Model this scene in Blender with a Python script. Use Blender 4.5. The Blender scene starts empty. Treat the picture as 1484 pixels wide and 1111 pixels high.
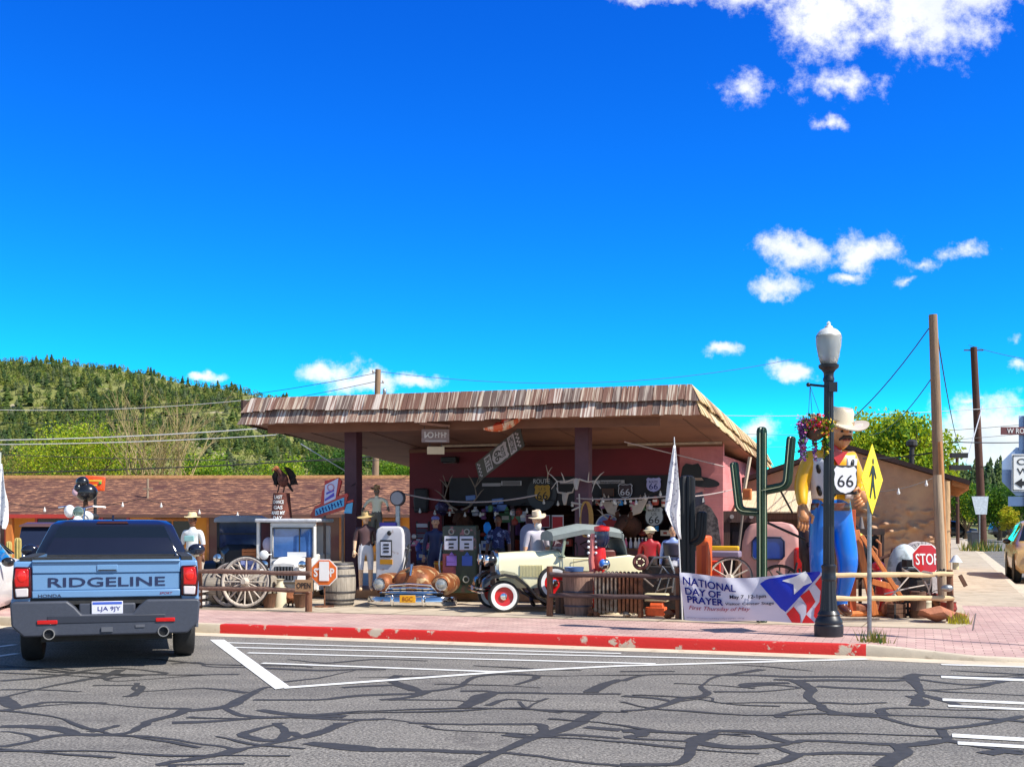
import bpy, bmesh, math, random
from mathutils import Vector as V, Matrix, Euler
import numpy as np
R = math.radians
rnd = random.Random(7)
scene = bpy.context.scene
COL = scene.collection
# ------------------------------------------------------------------ camera, sky, sun, exposure
FP, HZ, CH = 1700.0, 758.0, 1.75          # focal length in photo pixels, horizon row, eye height
cam_d = bpy.data.cameras.new('camera'); cam = bpy.data.objects.new('camera', cam_d); COL.objects.link(cam)
cam_d.sensor_width = 36.0; cam_d.lens = 36.0*FP/1484.0; cam_d.shift_y = (HZ-555.5)/1484.0
cam_d.clip_start = .1; cam_d.clip_end = 6000
cam.location = (0, 0, CH); cam.rotation_euler = (R(90), 0, 0)
scene.camera = cam
SUN = V((.63, -.31, .75)).normalized()
sl = bpy.data.lights.new('sun', 'SUN'); sl.energy = 4.6; sl.angle = R(.5); sl.color = (1, .95, .86)
so = bpy.data.objects.new('sun', sl); COL.objects.link(so)
so.rotation_euler = SUN.to_track_quat('Z', 'Y').to_euler(); so.location = (20, -10, 30)
scene.view_settings.view_transform = 'Standard'; scene.view_settings.look = 'None'
scene.view_settings.exposure = 0.6; scene.view_settings.gamma = 1.0
world = bpy.data.worlds.new('World'); scene.world = world; world.use_nodes = True

def build_sky():
    nt = world.node_tree; nt.nodes.clear(); N = nt.nodes.new; L = nt.links.new
    def mth(op, a, b=None, c=None):
        n = N('ShaderNodeMath'); n.operation = op
        for i, q in enumerate((a, b, c)):
            if q is None: continue
            if isinstance(q, (int, float)): n.inputs[i].default_value = q
            else: L(q, n.inputs[i])
        return n.outputs[0]
    out = N('ShaderNodeOutputWorld'); bg = N('ShaderNodeBackground')
    sky = N('ShaderNodeTexSky'); sky.sky_type = 'NISHITA'; sky.sun_disc = False
    sky.sun_elevation = math.asin(SUN.z); sky.sun_rotation = math.atan2(SUN.x, SUN.y)
    sky.air_density = 1.0; sky.dust_density = .0; sky.ozone_density = 3.0; sky.altitude = 2000
    hs = N('ShaderNodeHueSaturation'); hs.inputs['Saturation'].default_value = 1.75; hs.inputs['Value'].default_value = 1.1
    hs.inputs['Hue'].default_value = .5
    L(sky.outputs[0], hs.inputs['Color'])
    # deepen the zenith and clear the horizon as the photo's clear high-altitude air does
    sc_ = N('ShaderNodeSeparateColor'); L(hs.outputs[0], sc_.inputs[0]); cc_ = N('ShaderNodeCombineColor')
    gg = mth('MULTIPLY', mth('POWER', sc_.outputs[1], 1.55), .772)
    L(mth('MULTIPLY', gg, .025), cc_.inputs[0]); L(gg, cc_.inputs[1]); L(mth('MULTIPLY', sc_.outputs[2], 1.55), cc_.inputs[2])
    tc = N('ShaderNodeTexCoord'); sp = N('ShaderNodeSeparateXYZ'); L(tc.outputs['Generated'], sp.inputs[0])
    x, y, z = sp.outputs
    ys = mth('MAXIMUM', y, .02)
    u = mth('DIVIDE', x, ys); w = mth('DIVIDE', z, ys)
    cb = N('ShaderNodeCombineXYZ'); L(u, cb.inputs[0]); L(w, cb.inputs[1])
    # noise in sky direction space: a warp and a puffy density
    # the clear northern sky low ahead is deeper and cleaner than the rest of the dome
    hb = N('ShaderNodeHueSaturation'); hb.inputs['Saturation'].default_value = 1.1; hb.inputs['Value'].default_value = 1.1; L(sky.outputs[0], hb.inputs['Color'])
    wn = N('ShaderNodeMapRange'); wn.interpolation_type = 'SMOOTHSTEP'; L(y, wn.inputs[0]); wn.inputs[1].default_value = .5; wn.inputs[2].default_value = .82
    base = N('ShaderNodeMix'); base.data_type = 'RGBA'; L(wn.outputs[0], base.inputs[0]); L(hb.outputs[0], base.inputs[6]); L(cc_.outputs[0], base.inputs[7])
    nw = N('ShaderNodeTexNoise'); nw.inputs['Scale'].default_value = 16; nw.inputs['Detail'].default_value = 5; nw.inputs['Roughness'].default_value = .6
    L(cb.outputs[0], nw.inputs['Vector'])
    sw = N('ShaderNodeSeparateColor'); L(nw.outputs['Color'], sw.inputs[0])
    u2 = mth('ADD', u, mth('MULTIPLY', mth('SUBTRACT', sw.outputs[0], .5), .052))
    w2 = mth('ADD', w, mth('MULTIPLY', mth('SUBTRACT', sw.outputs[1], .5), .045))
    nd = N('ShaderNodeTexNoise'); nd.inputs['Scale'].default_value = 40; nd.inputs['Detail'].default_value = 9; nd.inputs['Roughness'].default_value = .68
    L(cb.outputs[0], nd.inputs['Vector'])
    nd2 = N('ShaderNodeTexNoise'); nd2.inputs['Scale'].default_value = 9; nd2.inputs['Detail'].default_value = 3
    L(cb.outputs[0], nd2.inputs['Vector'])
    blobs = [(1190, 34, 84, 70), (1230, -20, 170, 66), (1330, 12, 150, 82), (1400, -5, 75, 50), (950, -14, 95, 26), (1080, -22, 80, 35),
             (1080, 128, 48, 32, .8), (1220, 126, 82, 28, .78), (1205, 176, 36, 17, .7), (1150, 365, 62, 34), (1250, 370, 58, 34, .95), (1230, 404, 34, 13, .9),
             (1130, 416, 52, 20, .9), (1395, 368, 50, 14, .75), (1325, 385, 35, 14, .6), (1300, 407, 24, 12, .7),
             (478, 534, 58, 26), (530, 552, 60, 24), (600, 549, 58, 18, .9), (1045, 516, 44, 15, .9), (1150, 540, 44, 17, .95), (300, 547, 36, 13, .9),
             (1440, 634, 120, 66, 1.3), (1465, 605, 50, 20, .8), (1478, 525, 26, 16, .8), (1100, 630, 50, 22, .7), (1405, 575, 25, 7, .7), (1275, 515, 14, 5, .4), (1478, 490, 14, 10, .4),
             (-700, 480, 300, 60), (2300, 400, 300, 90), (2000, 650, 250, 40)]
    acc = None
    for b in blobs:
        px, py, rx, ry = b[:4]; k = b[4] if len(b) > 4 else 1.0
        a = mth('MULTIPLY', mth('SUBTRACT', u2, (px-742)/FP), FP/rx)
        c = mth('MULTIPLY', mth('SUBTRACT', w2, (758-py)/FP), FP/ry)
        d = mth('SQRT', mth('ADD', mth('MULTIPLY', a, a), mth('MULTIPLY', c, c)))
        m = mth('MULTIPLY', mth('MAXIMUM', mth('SUBTRACT', 1.28, d), 0), k)
        acc = m if acc is None else mth('MAXIMUM', acc, m)
    den = mth('ADD', acc, mth('MULTIPLY', mth('SUBTRACT', nd.outputs[0], .5), 1.9))
    mr = N('ShaderNodeMapRange'); mr.interpolation_type = 'SMOOTHSTEP'
    L(den, mr.inputs[0]); mr.inputs[1].default_value = .28; mr.inputs[2].default_value = 1.12
    gate = mth('GREATER_THAN', acc, .001)
    fac = mth('MULTIPLY', mth('MULTIPLY', mr.outputs[0], gate), mth('GREATER_THAN', y, .05))
    fac = mth('MULTIPLY', fac, .97)
    # cloud body: bright, softly greyer where it is thickest
    cr = N('ShaderNodeMix'); cr.data_type = 'RGBA'
    cr.inputs[6].default_value = (7.6, 7.7, 7.7, 1); cr.inputs[7].default_value = (5.6, 6.1, 6.7, 1)
    mr2 = N('ShaderNodeMapRange'); L(mth('MULTIPLY', nd2.outputs[0], mth('MINIMUM', den, 1.6)), mr2.inputs[0]); mr2.inputs[1].default_value = .36; mr2.inputs[2].default_value = .85
    L(mr2.outputs[0], cr.inputs[0])
    mx = N('ShaderNodeMix'); mx.data_type = 'RGBA'
    L(fac, mx.inputs[0]); L(base.outputs[2], mx.inputs[6]); L(cr.outputs[2], mx.inputs[7])
    L(mx.outputs[2], bg.inputs[0]); bg.inputs[1].default_value = .1
    L(bg.outputs[0], out.inputs[0])
build_sky()

# ------------------------------------------------------------------ frames and helpers
TH = R(19); CT, ST = math.cos(TH), math.sin(TH)      # the corner lot is turned 19 degrees
UV_ROT = -TH
def uv(u, v, z=0): return V((CT*u+ST*v, -ST*u+CT*v, z))
def at(px, Y, z): return V(((px-742)/FP*Y, Y, z))
def P(px, py, Y): return V(((px-742)/FP*Y, Y, CH+(HZ-py)/FP*Y))
def G(px, py, z=.15):
    Y = FP*(CH-z)/(py-HZ); return V(((px-742)/FP*Y, Y, z))
def Yv(px, v): return v/(ST*(px-742)/FP+CT)
def PV(px, py, v): return P(px, py, Yv(px, v))

class MB:
    """collects shapes; build() links them as ONE mesh object"""
    def __init__(s): s.v = []; s.f = []; s.m = []; s.M = None; s.mi = 0
    def add(s, vs, fs):
        o = len(s.v)
        if s.M is not None: vs = [s.M @ V(a) for a in vs]
        s.v += [tuple(a) for a in vs]; s.f += [tuple(o+i for i in f) for f in fs]; s.m += [s.mi]*len(fs); return s
    def box(s, c, d, rot=None):
        c = V(c); h = V(d)/2; E = Euler(rot).to_matrix() if rot else None
        vs = []
        for x in (-1, 1):
            for y in (-1, 1):
                for z in (-1, 1):
                    p = V((x*h.x, y*h.y, z*h.z)); vs.append(c+(E @ p if E else p))
        return s.add(vs, [(0, 1, 3, 2), (4, 6, 7, 5), (0, 4, 5, 1), (2, 3, 7, 6), (0, 2, 6, 4), (1, 5, 7, 3)])
    def b2(s, x0, x1, y0, y1, z0, z1): return s.box(((x0+x1)/2, (y0+y1)/2, (z0+z1)/2), (x1-x0, y1-y0, z1-z0))
    def tube(s, pts, r, n=8, cap=True, closed=False):
        pts = [V(p) for p in pts]; k = len(pts)
        rs = r if isinstance(r, (list, tuple)) else [r]*k
        vs = []; fs = []; up = None
        for i, p in enumerate(pts):
            if closed: t = pts[(i+1) % k]-pts[i-1]
            else: t = pts[min(i+1, k-1)]-pts[max(i-1, 0)]
            if t.length < 1e-9: t = V((0, 0, 1))
            t.normalize()
            if up is None: up = V((0, 0, 1)) if abs(t.z) < .9 else V((1, 0, 0))
            a = t.cross(up)
            if a.length < 1e-6: a = t.orthogonal()
            a.normalize(); b = a.cross(t); up = b if b.length > 0 else up
            for j in range(n):
                q = 2*math.pi*j/n; vs.append(p+(a*math.cos(q)+b*math.sin(q))*rs[i])
        kk = k if closed else k-1
        for i in range(kk):
            for j in range(n):
                a0 = i*n+j; a1 = i*n+(j+1) % n; i2 = (i+1) % k
                fs.append((a0, a1, i2*n+(j+1) % n, i2*n+j))
        if cap and not closed: fs += [tuple(range(n-1, -1, -1)), tuple((k-1)*n+j for j in range(n))]
        return s.add(vs, fs)
    def cyl(s, p0, p1, r0, r1=None, n=16): return s.tube([p0, p1], [r0, r0 if r1 is None else r1], n)
    def lathe(s, prof, n=24, o=(0, 0, 0), axis='Z', cap=True):
        vs = []; fs = []; k = len(prof); o = V(o)
        for r, z in prof:
            for j in range(n):
                q = 2*math.pi*j/n; a, b = r*math.cos(q), r*math.sin(q)
                vs.append(o+V((a, b, z) if axis == 'Z' else ((z, a, b) if axis == 'X' else (b, z, a))))
        for i in range(k-1):
            for j in range(n): fs.append((i*n+j, i*n+(j+1) % n, (i+1)*n+(j+1) % n, (i+1)*n+j))
        if cap and prof[0][0] > 1e-5: fs.append(tuple(range(n-1, -1, -1)))
        if cap and prof[-1][0] > 1e-5: fs.append(tuple((k-1)*n+j for j in range(n)))
        return s.add(vs, fs)
    def ell(s, c, r, n=16, m=10, rot=None, fn=None):
        c = V(c); r = V(r) if not isinstance(r, (int, float)) else V((r, r, r)); E = Euler(rot).to_matrix() if rot else None
        vs = []; fs = []
        for i in range(m+1):
            a = math.pi*i/m
            for j in range(n):
                q = 2*math.pi*j/n; d = V((math.sin(a)*math.cos(q), math.sin(a)*math.sin(q), math.cos(a)))
                k = fn(d) if fn else 1
                p = V((d.x*r.x, d.y*r.y, d.z*r.z))*k
                vs.append(c+(E @ p if E else p))
        for i in range(m):
            for j in range(n): fs.append((i*n+j, (i+1)*n+j, (i+1)*n+(j+1) % n, i*n+(j+1) % n))
        return s.add(vs, fs)
    def prism(s, pts, y0, y1, plane='XZ', rnd_=0):
        """polygon pts (2-D) extruded y0..y1 along the missing axis"""
        def mk(a, b, t):
            return {'XZ': (a, t, b), 'XY': (a, b, t), 'YZ': (t, a, b)}[plane]
        n = len(pts); vs = [mk(a, b, y0) for a, b in pts]+[mk(a, b, y1) for a, b in pts]
        fs = [tuple(range(n)), tuple(range(2*n-1, n-1, -1))]+[(i, n+i, n+(i+1) % n, (i+1) % n) for i in range(n)]
        return s.add(vs, fs)
    def loft(s, rings, cap=True, closed=True):
        n = len(rings[0]); vs = [p for r in rings for p in r]; fs = []
        jn = n if closed else n-1
        for i in range(len(rings)-1):
            for j in range(jn): fs.append((i*n+j, i*n+(j+1) % n, (i+1)*n+(j+1) % n, (i+1)*n+j))
        if cap: fs += [tuple(range(n-1, -1, -1)), tuple((len(rings)-1)*n+j for j in range(n))]
        return s.add(vs, fs)
    def sheet(s, fn, nu, nv, th=0):
        """fn(a,b) a,b in 0..1 -> point"""
        vs = [fn(i/nu, j/nv) for j in range(nv+1) for i in range(nu+1)]; w = nu+1
        fs = [(j*w+i, j*w+i+1, (j+1)*w+i+1, (j+1)*w+i) for j in range(nv) for i in range(nu)]
        return s.add(vs, fs)
    def torus(s, c, R0, r, axis='X', n=28, m=10, sx=1.0):
        c = V(c); pts = []
        vs = []; fs = []
        for i in range(n):
            a = 2*math.pi*i/n
            for j in range(m):
                b = 2*math.pi*j/m; rr = R0+r*math.cos(b); h = r*math.sin(b)*sx
                p = {'X': V((h, rr*math.cos(a), rr*math.sin(a))), 'Y': V((rr*math.cos(a), h, rr*math.sin(a))), 'Z': V((rr*math.cos(a), rr*math.sin(a), h))}[axis]
                vs.append(c+p)
        for i in range(n):
            for j in range(m): fs.append((i*m+j, i*m+(j+1) % m, ((i+1) % n)*m+(j+1) % m, ((i+1) % n)*m+j))
        return s.add(vs, fs)
    def build(s, name, mat, parent=None, smooth=35, bevel=0, fix=True, seg=2, solid=0, subd=0):
        me = bpy.data.meshes.new(name); me.from_pydata(s.v, [], s.f)
        mats = mat if isinstance(mat, (list, tuple)) else [mat]
        for m in mats: me.materials.append(m)
        if len(mats) > 1: me.polygons.foreach_set('material_index', s.m)
        if fix:
            bm = bmesh.new(); bm.from_mesh(me); bmesh.ops.remove_doubles(bm, verts=bm.verts, dist=1e-5)
            bmesh.ops.recalc_face_normals(bm, faces=bm.faces); bm.to_mesh(me); bm.free()
        if smooth:
            me.polygons.foreach_set('use_smooth', [True]*len(me.polygons)); me.set_sharp_from_angle(angle=R(smooth))
        me.update()
        o = bpy.data.objects.new(name, me); COL.objects.link(o)
        if parent is not None: o.parent = parent
        if solid: md = o.modifiers.new('solid', 'SOLIDIFY'); md.thickness = solid; md.offset = 0
        if bevel: md = o.modifiers.new('bevel', 'BEVEL'); md.width = bevel; md.segments = seg; md.limit_method = 'ANGLE'; md.angle_limit = R(35); md.use_clamp_overlap = True
        if subd: md = o.modifiers.new('subd', 'SUBSURF'); md.levels = subd; md.render_levels = subd
        return o

def tag(o, label=None, cat=None, group=None, kind=None):
    if label: o['label'] = label
    if cat: o['category'] = cat
    if group: o['group'] = group
    if kind: o['kind'] = kind
    return o
def thing(name, label, cat, loc=(0, 0, 0), rz=0, group=None, sc=1.0):
    o = bpy.data.objects.new(name, None); COL.objects.link(o); o.empty_display_size = .1
    o.location = loc; o.rotation_euler = (0, 0, rz)
    o.scale = (sc, sc, sc) if isinstance(sc, (int, float)) else sc
    return tag(o, label, cat, group)
def copy_tree(o, parent=None):
    c = o.copy(); COL.objects.link(c); c.parent = parent
    for ch in list(o.children): copy_tree(ch, c)
    return c

# ------------------------------------------------------------------ materials (all procedural)
_mc = {}
def srgb(r, g, b):
    f = lambda c: (c/255/12.92) if c/255 <= .04045 else ((c/255+.055)/1.055)**2.4
    return (f(r), f(g), f(b))
def M(name, c, rough=.6, metal=0, var=.25, scale=7, bump=0, bscale=None, c2=None, thr=None, st=(1, 1, 1), coat=0, spec=.5, detail=6, c3=None, s3=2, t3=(.5, .7), soft=.12, coord='Object'):
    if name in _mc: return _mc[name]
    m = bpy.data.materials.new(name); m.use_nodes = True; nt = m.node_tree; N = nt.nodes.new; L = nt.links.new
    b = nt.nodes['Principled BSDF']
    tc = N('ShaderNodeTexCoord'); mp = N('ShaderNodeMapping'); L(tc.outputs[coord], mp.inputs[0]); mp.inputs['Scale'].default_value = st
    n = N('ShaderNodeTexNoise'); n.inputs['Scale'].default_value = scale; n.inputs['Detail'].default_value = detail; n.inputs['Roughness'].default_value = .65
    L(mp.outputs[0], n.inputs['Vector'])
    r = N('ShaderNodeValToRGB'); L(n.outputs[0], r.inputs[0])
    if c2 is None:
        a = tuple(max(0, x*(1-var)) for x in c); d = tuple(min(1, x*(1+var)) for x in c)
        r.color_ramp.elements[0].position = .3; r.color_ramp.elements[1].position = .7
    else:
        a, d = c, c2; t = thr if thr is not None else .5
        r.color_ramp.elements[0].position = t-soft; r.color_ramp.elements[1].position = t+soft
    r.color_ramp.elements[0].color = (*a, 1); r.color_ramp.elements[1].color = (*d, 1)
    colout = r.outputs[0]
    if c3 is not None:
        n3 = N('ShaderNodeTexNoise'); n3.inputs['Scale'].default_value = s3; n3.inputs['Detail'].default_value = 5; L(tc.outputs[coord], n3.inputs['Vector'])
        mr = N('ShaderNodeMapRange'); L(n3.outputs[0], mr.inputs[0]); mr.inputs[1].default_value = t3[0]; mr.inputs[2].default_value = t3[1]
        mx = N('ShaderNodeMix'); mx.data_type = 'RGBA'; L(mr.outputs[0], mx.inputs[0]); L(colout, mx.inputs[6]); mx.inputs[7].default_value = (*c3, 1); colout = mx.outputs[2]
    L(colout, b.inputs['Base Color'])
    b.inputs['Roughness'].default_value = rough; b.inputs['Metallic'].default_value = metal
    b.inputs['Specular IOR Level'].default_value = spec
    if coat: b.inputs['Coat Weight'].default_value = coat; b.inputs['Coat Roughness'].default_value = .04
    if bump:
        bp = N('ShaderNodeBump'); bp.inputs['Strength'].default_value = bump; bp.inputs['Distance'].default_value = .02
        nb = N('ShaderNodeTexNoise'); nb.inputs['Scale'].default_value = bscale or scale*3; nb.inputs['Detail'].default_value = 6
        L(mp.outputs[0], nb.inputs['Vector']); L(nb.outputs[0], bp.inputs['Height']); L(bp.outputs[0], b.inputs['Normal'])
    _mc[name] = m; return m
def paint(name, c, rough=.28, var=.06): return M(name, c, rough, 0, var, 3, coat=.5)
def flat(name, c, rough=.5): return M(name, c, rough, 0, .05, 5)
def wood(name, c, ax='z', c2=None, var=.35, k=1.0):
    st = {'z': (9, 9, .7), 'x': (.7, 9, 9), 'y': (9, .7, 9)}[ax]
    return M(name, c, .8, 0, var, 4*k, bump=.4, bscale=6*k, st=st, c2=c2)
def rust(name, c, c2=srgb(60, 30, 18), thr=.52, scale=9, rough=.75, metal=.2): return M(name, c, rough, metal, .3, scale, bump=.3, c2=c2, thr=thr, soft=.1)
def glass(name, tint=(.75, .8, .82), rough=.02, ior=1.3):
    if name in _mc: return _mc[name]
    m = bpy.data.materials.new(name); m.use_nodes = True; nt = m.node_tree
    b = nt.nodes['Principled BSDF']; b.inputs['Base Color'].default_value = (*tint, 1); b.inputs['Transmission Weight'].default_value = 1
    b.inputs['Roughness'].default_value = rough; b.inputs['IOR'].default_value = ior
    _mc[name] = m; return m
CHROME = M('chrome', (.78, .79, .8), .1, 1, .08, 5)
DULLM = M('dull_metal', (.38, .39, .4), .42, .9, .3, 12)
BLACK = paint('black_paint', (.012, .012, .015), .25)
RUB = M('rubber', (.022, .022, .023), .75, 0, .3, 14, bump=.2)
WHITE = paint('white_paint', (.78, .78, .77), .35)
DGL = M('dark_glass', (.006, .008, .012), .04, 0, .05, 4, coat=1)
GLASS = glass('clear_glass')
TIRE = RUB
INK = flat('ink_black', (.012, .012, .014))
INKW = flat('ink_white', (.8, .8, .78))
INKB = M('ink_navy', srgb(25, 35, 120), .9, 0, .05, 5, spec=.1)
INKR = flat('ink_red', srgb(170, 25, 25))
WOODG = wood('grey_wood', srgb(120, 106, 98)); WOODGX = wood('grey_wood_x', srgb(120, 108, 100), 'x')
WOODB = wood('brown_wood', srgb(96, 66, 48)); WOODBX = wood('brown_wood_x', srgb(86, 62, 48), 'x')
SKIN = flat('mannequin_skin', srgb(214, 164, 130), .45)

def text(s, mat, parent, loc, h=None, w=None, name='lettering', bold=0, rot=(R(90), 0, 0), ext=.002, shear=0, sx=None, align='CENTER'):
    cu = bpy.data.curves.new('txt', 'FONT'); cu.body = s; cu.size = 1; cu.align_x = align; cu.align_y = 'CENTER'
    cu.offset = bold; cu.extrude = ext*10; cu.shear = shear; cu.resolution_u = 3
    ob = bpy.data.objects.new('txt', cu); COL.objects.link(ob)
    bpy.context.view_layer.update()
    me = bpy.data.meshes.new_from_object(ob.evaluated_get(bpy.context.evaluated_depsgraph_get()))
    bpy.data.objects.remove(ob); bpy.data.curves.remove(cu)
    n = len(me.vertices); co = np.empty(n*3); me.vertices.foreach_get('co', co); co = co.reshape(-1, 3)
    ww = co[:, 0].max()-co[:, 0].min(); hh = co[:, 1].max()-co[:, 1].min()
    co[:, 1] -= (co[:, 1].max()+co[:, 1].min())/2
    if align == 'CENTER': co[:, 0] -= (co[:, 0].max()+co[:, 0].min())/2
    ky = h/hh if h else w/ww; kx = w/ww if w else ky
    co[:, 0] *= kx; co[:, 1] *= ky; co[:, 2] *= .1
    me.vertices.foreach_set('co', co.ravel()); me.materials.clear(); me.materials.append(mat); me.update()
    me.name = name
    o = bpy.data.objects.new(name, me); COL.objects.link(o); o.location = loc; o.rotation_euler = rot
    if parent is not None: o.parent = parent
    return o
# ------------------------------------------------------------------ ground, road, kerb, pavement
def road_mat():
    m = bpy.data.materials.new('asphalt'); m.use_nodes = True; nt = m.node_tree; N = nt.nodes.new; L = nt.links.new; b = nt.nodes['Principled BSDF']
    tc = N('ShaderNodeTexCoord')
    def noi(s, d=6, st=None):
        n = N('ShaderNodeTexNoise'); n.inputs['Scale'].default_value = s; n.inputs['Detail'].default_value = d; n.inputs['Roughness'].default_value = .7
        if st:
            mp = N('ShaderNodeMapping'); mp.inputs['Scale'].default_value = st; mp.inputs['Rotation'].default_value = (0, 0, TH); L(tc.outputs['Object'], mp.inputs[0]); L(mp.outputs[0], n.inputs[0])
        else: L(tc.outputs['Object'], n.inputs[0])
        return n
    a = noi(42, 4); c = noi(.5, 5, (.35, 1.6, 1)); g = noi(9, 5)
    r1 = N('ShaderNodeValToRGB'); L(a.outputs[0], r1.inputs[0]); e = r1.color_ramp.elements
    e[0].position = .38; e[0].color = (.07, .064, .058, 1); e[1].position = .66; e[1].color = (.44, .41, .37, 1)
    r2 = N('ShaderNodeValToRGB'); L(c.outputs[0], r2.inputs[0]); e = r2.color_ramp.elements
    e[0].position = .35; e[0].color = (.66, .65, .65, 1); e[1].position = .65; e[1].color = (1.05, 1.03, 1.0, 1)
    r3 = N('ShaderNodeValToRGB'); L(g.outputs[0], r3.inputs[0]); e = r3.color_ramp.elements
    e[0].position = .3; e[0].color = (.8, .8, .8, 1); e[1].position = .7; e[1].color = (1.1, 1.1, 1.1, 1)
    m1 = N('ShaderNodeMix'); m1.data_type = 'RGBA'; m1.blend_type = 'MULTIPLY'; m1.inputs[0].default_value = 1; L(r1.outputs[0], m1.inputs[6]); L(r2.outputs[0], m1.inputs[7])
    m2 = N('ShaderNodeMix'); m2.data_type = 'RGBA'; m2.blend_type = 'MULTIPLY'; m2.inputs[0].default_value = 1; L(m1.outputs[2], m2.inputs[6]); L(r3.outputs[0], m2.inputs[7])
    o_ = noi(.9, 7); r4 = N('ShaderNodeValToRGB'); L(o_.outputs[0], r4.inputs[0]); e = r4.color_ramp.elements      # old oil and rubber stains, pale scuffs
    e[0].position = .33; e[0].color = (.72, .71, .72, 1); e[1].position = .42; e[1].color = (1, 1, 1, 1); e2 = e.new(.66); e2.color = (1, 1, 1, 1); e3 = e.new(.74); e3.color = (1.14, 1.12, 1.08, 1)
    m3 = N('ShaderNodeMix'); m3.data_type = 'RGBA'; m3.blend_type = 'MULTIPLY'; m3.inputs[0].default_value = 1; L(m2.outputs[2], m3.inputs[6]); L(r4.outputs[0], m3.inputs[7])
    L(m3.outputs[2], b.inputs['Base Color']); b.inputs['Roughness'].default_value = .85
    bp = N('ShaderNodeBump'); bp.inputs['Strength'].default_value = .8; bp.inputs['Distance'].default_value = .012; L(a.outputs[0], bp.inputs['Height']); L(bp.outputs[0], b.inputs['Normal'])
    return m
def paver_mat():
    m = bpy.data.materials.new('pavers'); m.use_nodes = True; nt = m.node_tree; N = nt.nodes.new; L = nt.links.new; b = nt.nodes['Principled BSDF']
    tc = N('ShaderNodeTexCoord'); mp = N('ShaderNodeMapping'); mp.inputs['Rotation'].default_value = (0, 0, TH); L(tc.outputs['Object'], mp.inputs[0])
    br = N('ShaderNodeTexBrick'); L(mp.outputs[0], br.inputs[0]); br.inputs['Scale'].default_value = 1
    br.inputs['Brick Width'].default_value = .24; br.inputs['Row Height'].default_value = .12; br.inputs['Mortar Size'].default_value = .006; br.inputs['Bias'].default_value = .1
    br.inputs['Color1'].default_value = (*srgb(186, 150, 144), 1); br.inputs['Color2'].default_value = (*srgb(206, 174, 164), 1); br.inputs['Mortar'].default_value = (*srgb(140, 114, 106), 1)
    n = N('ShaderNodeTexNoise'); n.inputs['Scale'].default_value = 1.3; n.inputs['Detail'].default_value = 8; L(tc.outputs['Object'], n.inputs[0])
    r = N('ShaderNodeValToRGB'); L(n.outputs[0], r.inputs[0]); e = r.color_ramp.elements
    e[0].position = .35; e[0].color = (.84, .82, .82, 1); e[1].position = .65; e[1].color = (1.06, 1.05, 1.04, 1)
    x = N('ShaderNodeMix'); x.data_type = 'RGBA'; x.blend_type = 'MULTIPLY'; x.inputs[0].default_value = 1; L(br.outputs[0], x.inputs[6]); L(r.outputs[0], x.inputs[7])
    L(x.outputs[2], b.inputs['Base Color']); b.inputs['Roughness'].default_value = .8
    bp = N('ShaderNodeBump'); bp.inputs['Strength'].default_value = .35; bp.inputs['Distance'].default_value = .01; bp.invert = True; L(br.outputs[1], bp.inputs['Height']); L(bp.outputs[0], b.inputs['Normal'])
    return m
ASPH = road_mat(); PAVE = paver_mat()
CONC = M('concrete', srgb(188, 172, 150), .85, 0, .16, 1.6, bump=.25, bscale=60, c3=srgb(150, 132, 110), s3=3, t3=(.55, .75))
GUTT = M('gutter_concrete', srgb(205, 190, 168), .85, 0, .14, 2.2, bump=.25, bscale=60, c3=srgb(160, 142, 120), s3=5, t3=(.58, .72))
REDK = M('red_kerb_paint', srgb(206, 38, 30), .6, 0, .2, 5, bump=.3, bscale=40, c2=srgb(196, 178, 158), thr=.63, soft=.02, c3=srgb(196, 178, 158), s3=2.6, t3=(.63, .67))
DIRT = M('dry_earth', srgb(128, 116, 82), .95, 0, .3, .06, c2=srgb(92, 104, 52), thr=.5)

def struct(mb, name, mat, **k): return tag(mb.build(name, mat, **k), kind='structure')
def poly_sheet(pts, z): return MB().add([V((p[0], p[1], z)) for p in pts], [tuple(range(len(pts)))])
struct(poly_sheet([(-3000, -60), (3000, -60), (3000, 5000), (-3000, 5000)], -.03), 'ground', DIRT, smooth=0)
q = lambda u, v: tuple(uv(u, v)[:2])
struct(poly_sheet([(-90, -30), (90, -30), q(80, 16.2), q(11, 16.2), q(12.5, 140), q(4.5, 140), q(2.2, 24), q(2.2, 16), q(-90, 16.4)], 0), 'road', ASPH, smooth=0)
# corner lot: a slab with a kerb; the kerb runs along v=16.1, drops towards the corner ramp, then turns into the side street
KZ = .15
kl = [(-60, 16.1), (-12.0, 16.1), (-10.45, 16.1), (-.62, 16.1), (-.2, 16.06), (.7, 15.98), (1.5, 16.0), (2.0, 16.3), (2.3, 17.0), (2.35, 18.2), (2.3, 24.5), (4.9, 140)]
kz = [.15, .15, .15, .15, .13, .06, .05, .06, .1, .14, .15, .15]
def kerb(i0, i1, name, mat, w=.16, trim=(0, 0)):
    m = MB(); rings = []
    for i in range(i0, i1+1):
        p = V(kl[i]); d = V(kl[min(i+1, len(kl)-1)])-V(kl[max(i-1, 0)]); d.normalize(); nn = V((-d.y, d.x)); z = kz[i]
        if nn.y < 0 and i < 8: nn = -nn
        if i >= 8: nn = V((-abs(nn.x), nn.y)) 
        a = uv(*(p), 0); b_ = uv(*(p+nn*w), 0)
        rings.append([V((a.x, a.y, -.02)), V((a.x, a.y, z-.025)), uv(*(p+nn*.02))+V((0, 0, z)), V((b_.x, b_.y, z)), V((b_.x, b_.y, -.02))])
    m.loft(rings)
    return struct(m, name, mat, smooth=40)
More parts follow.
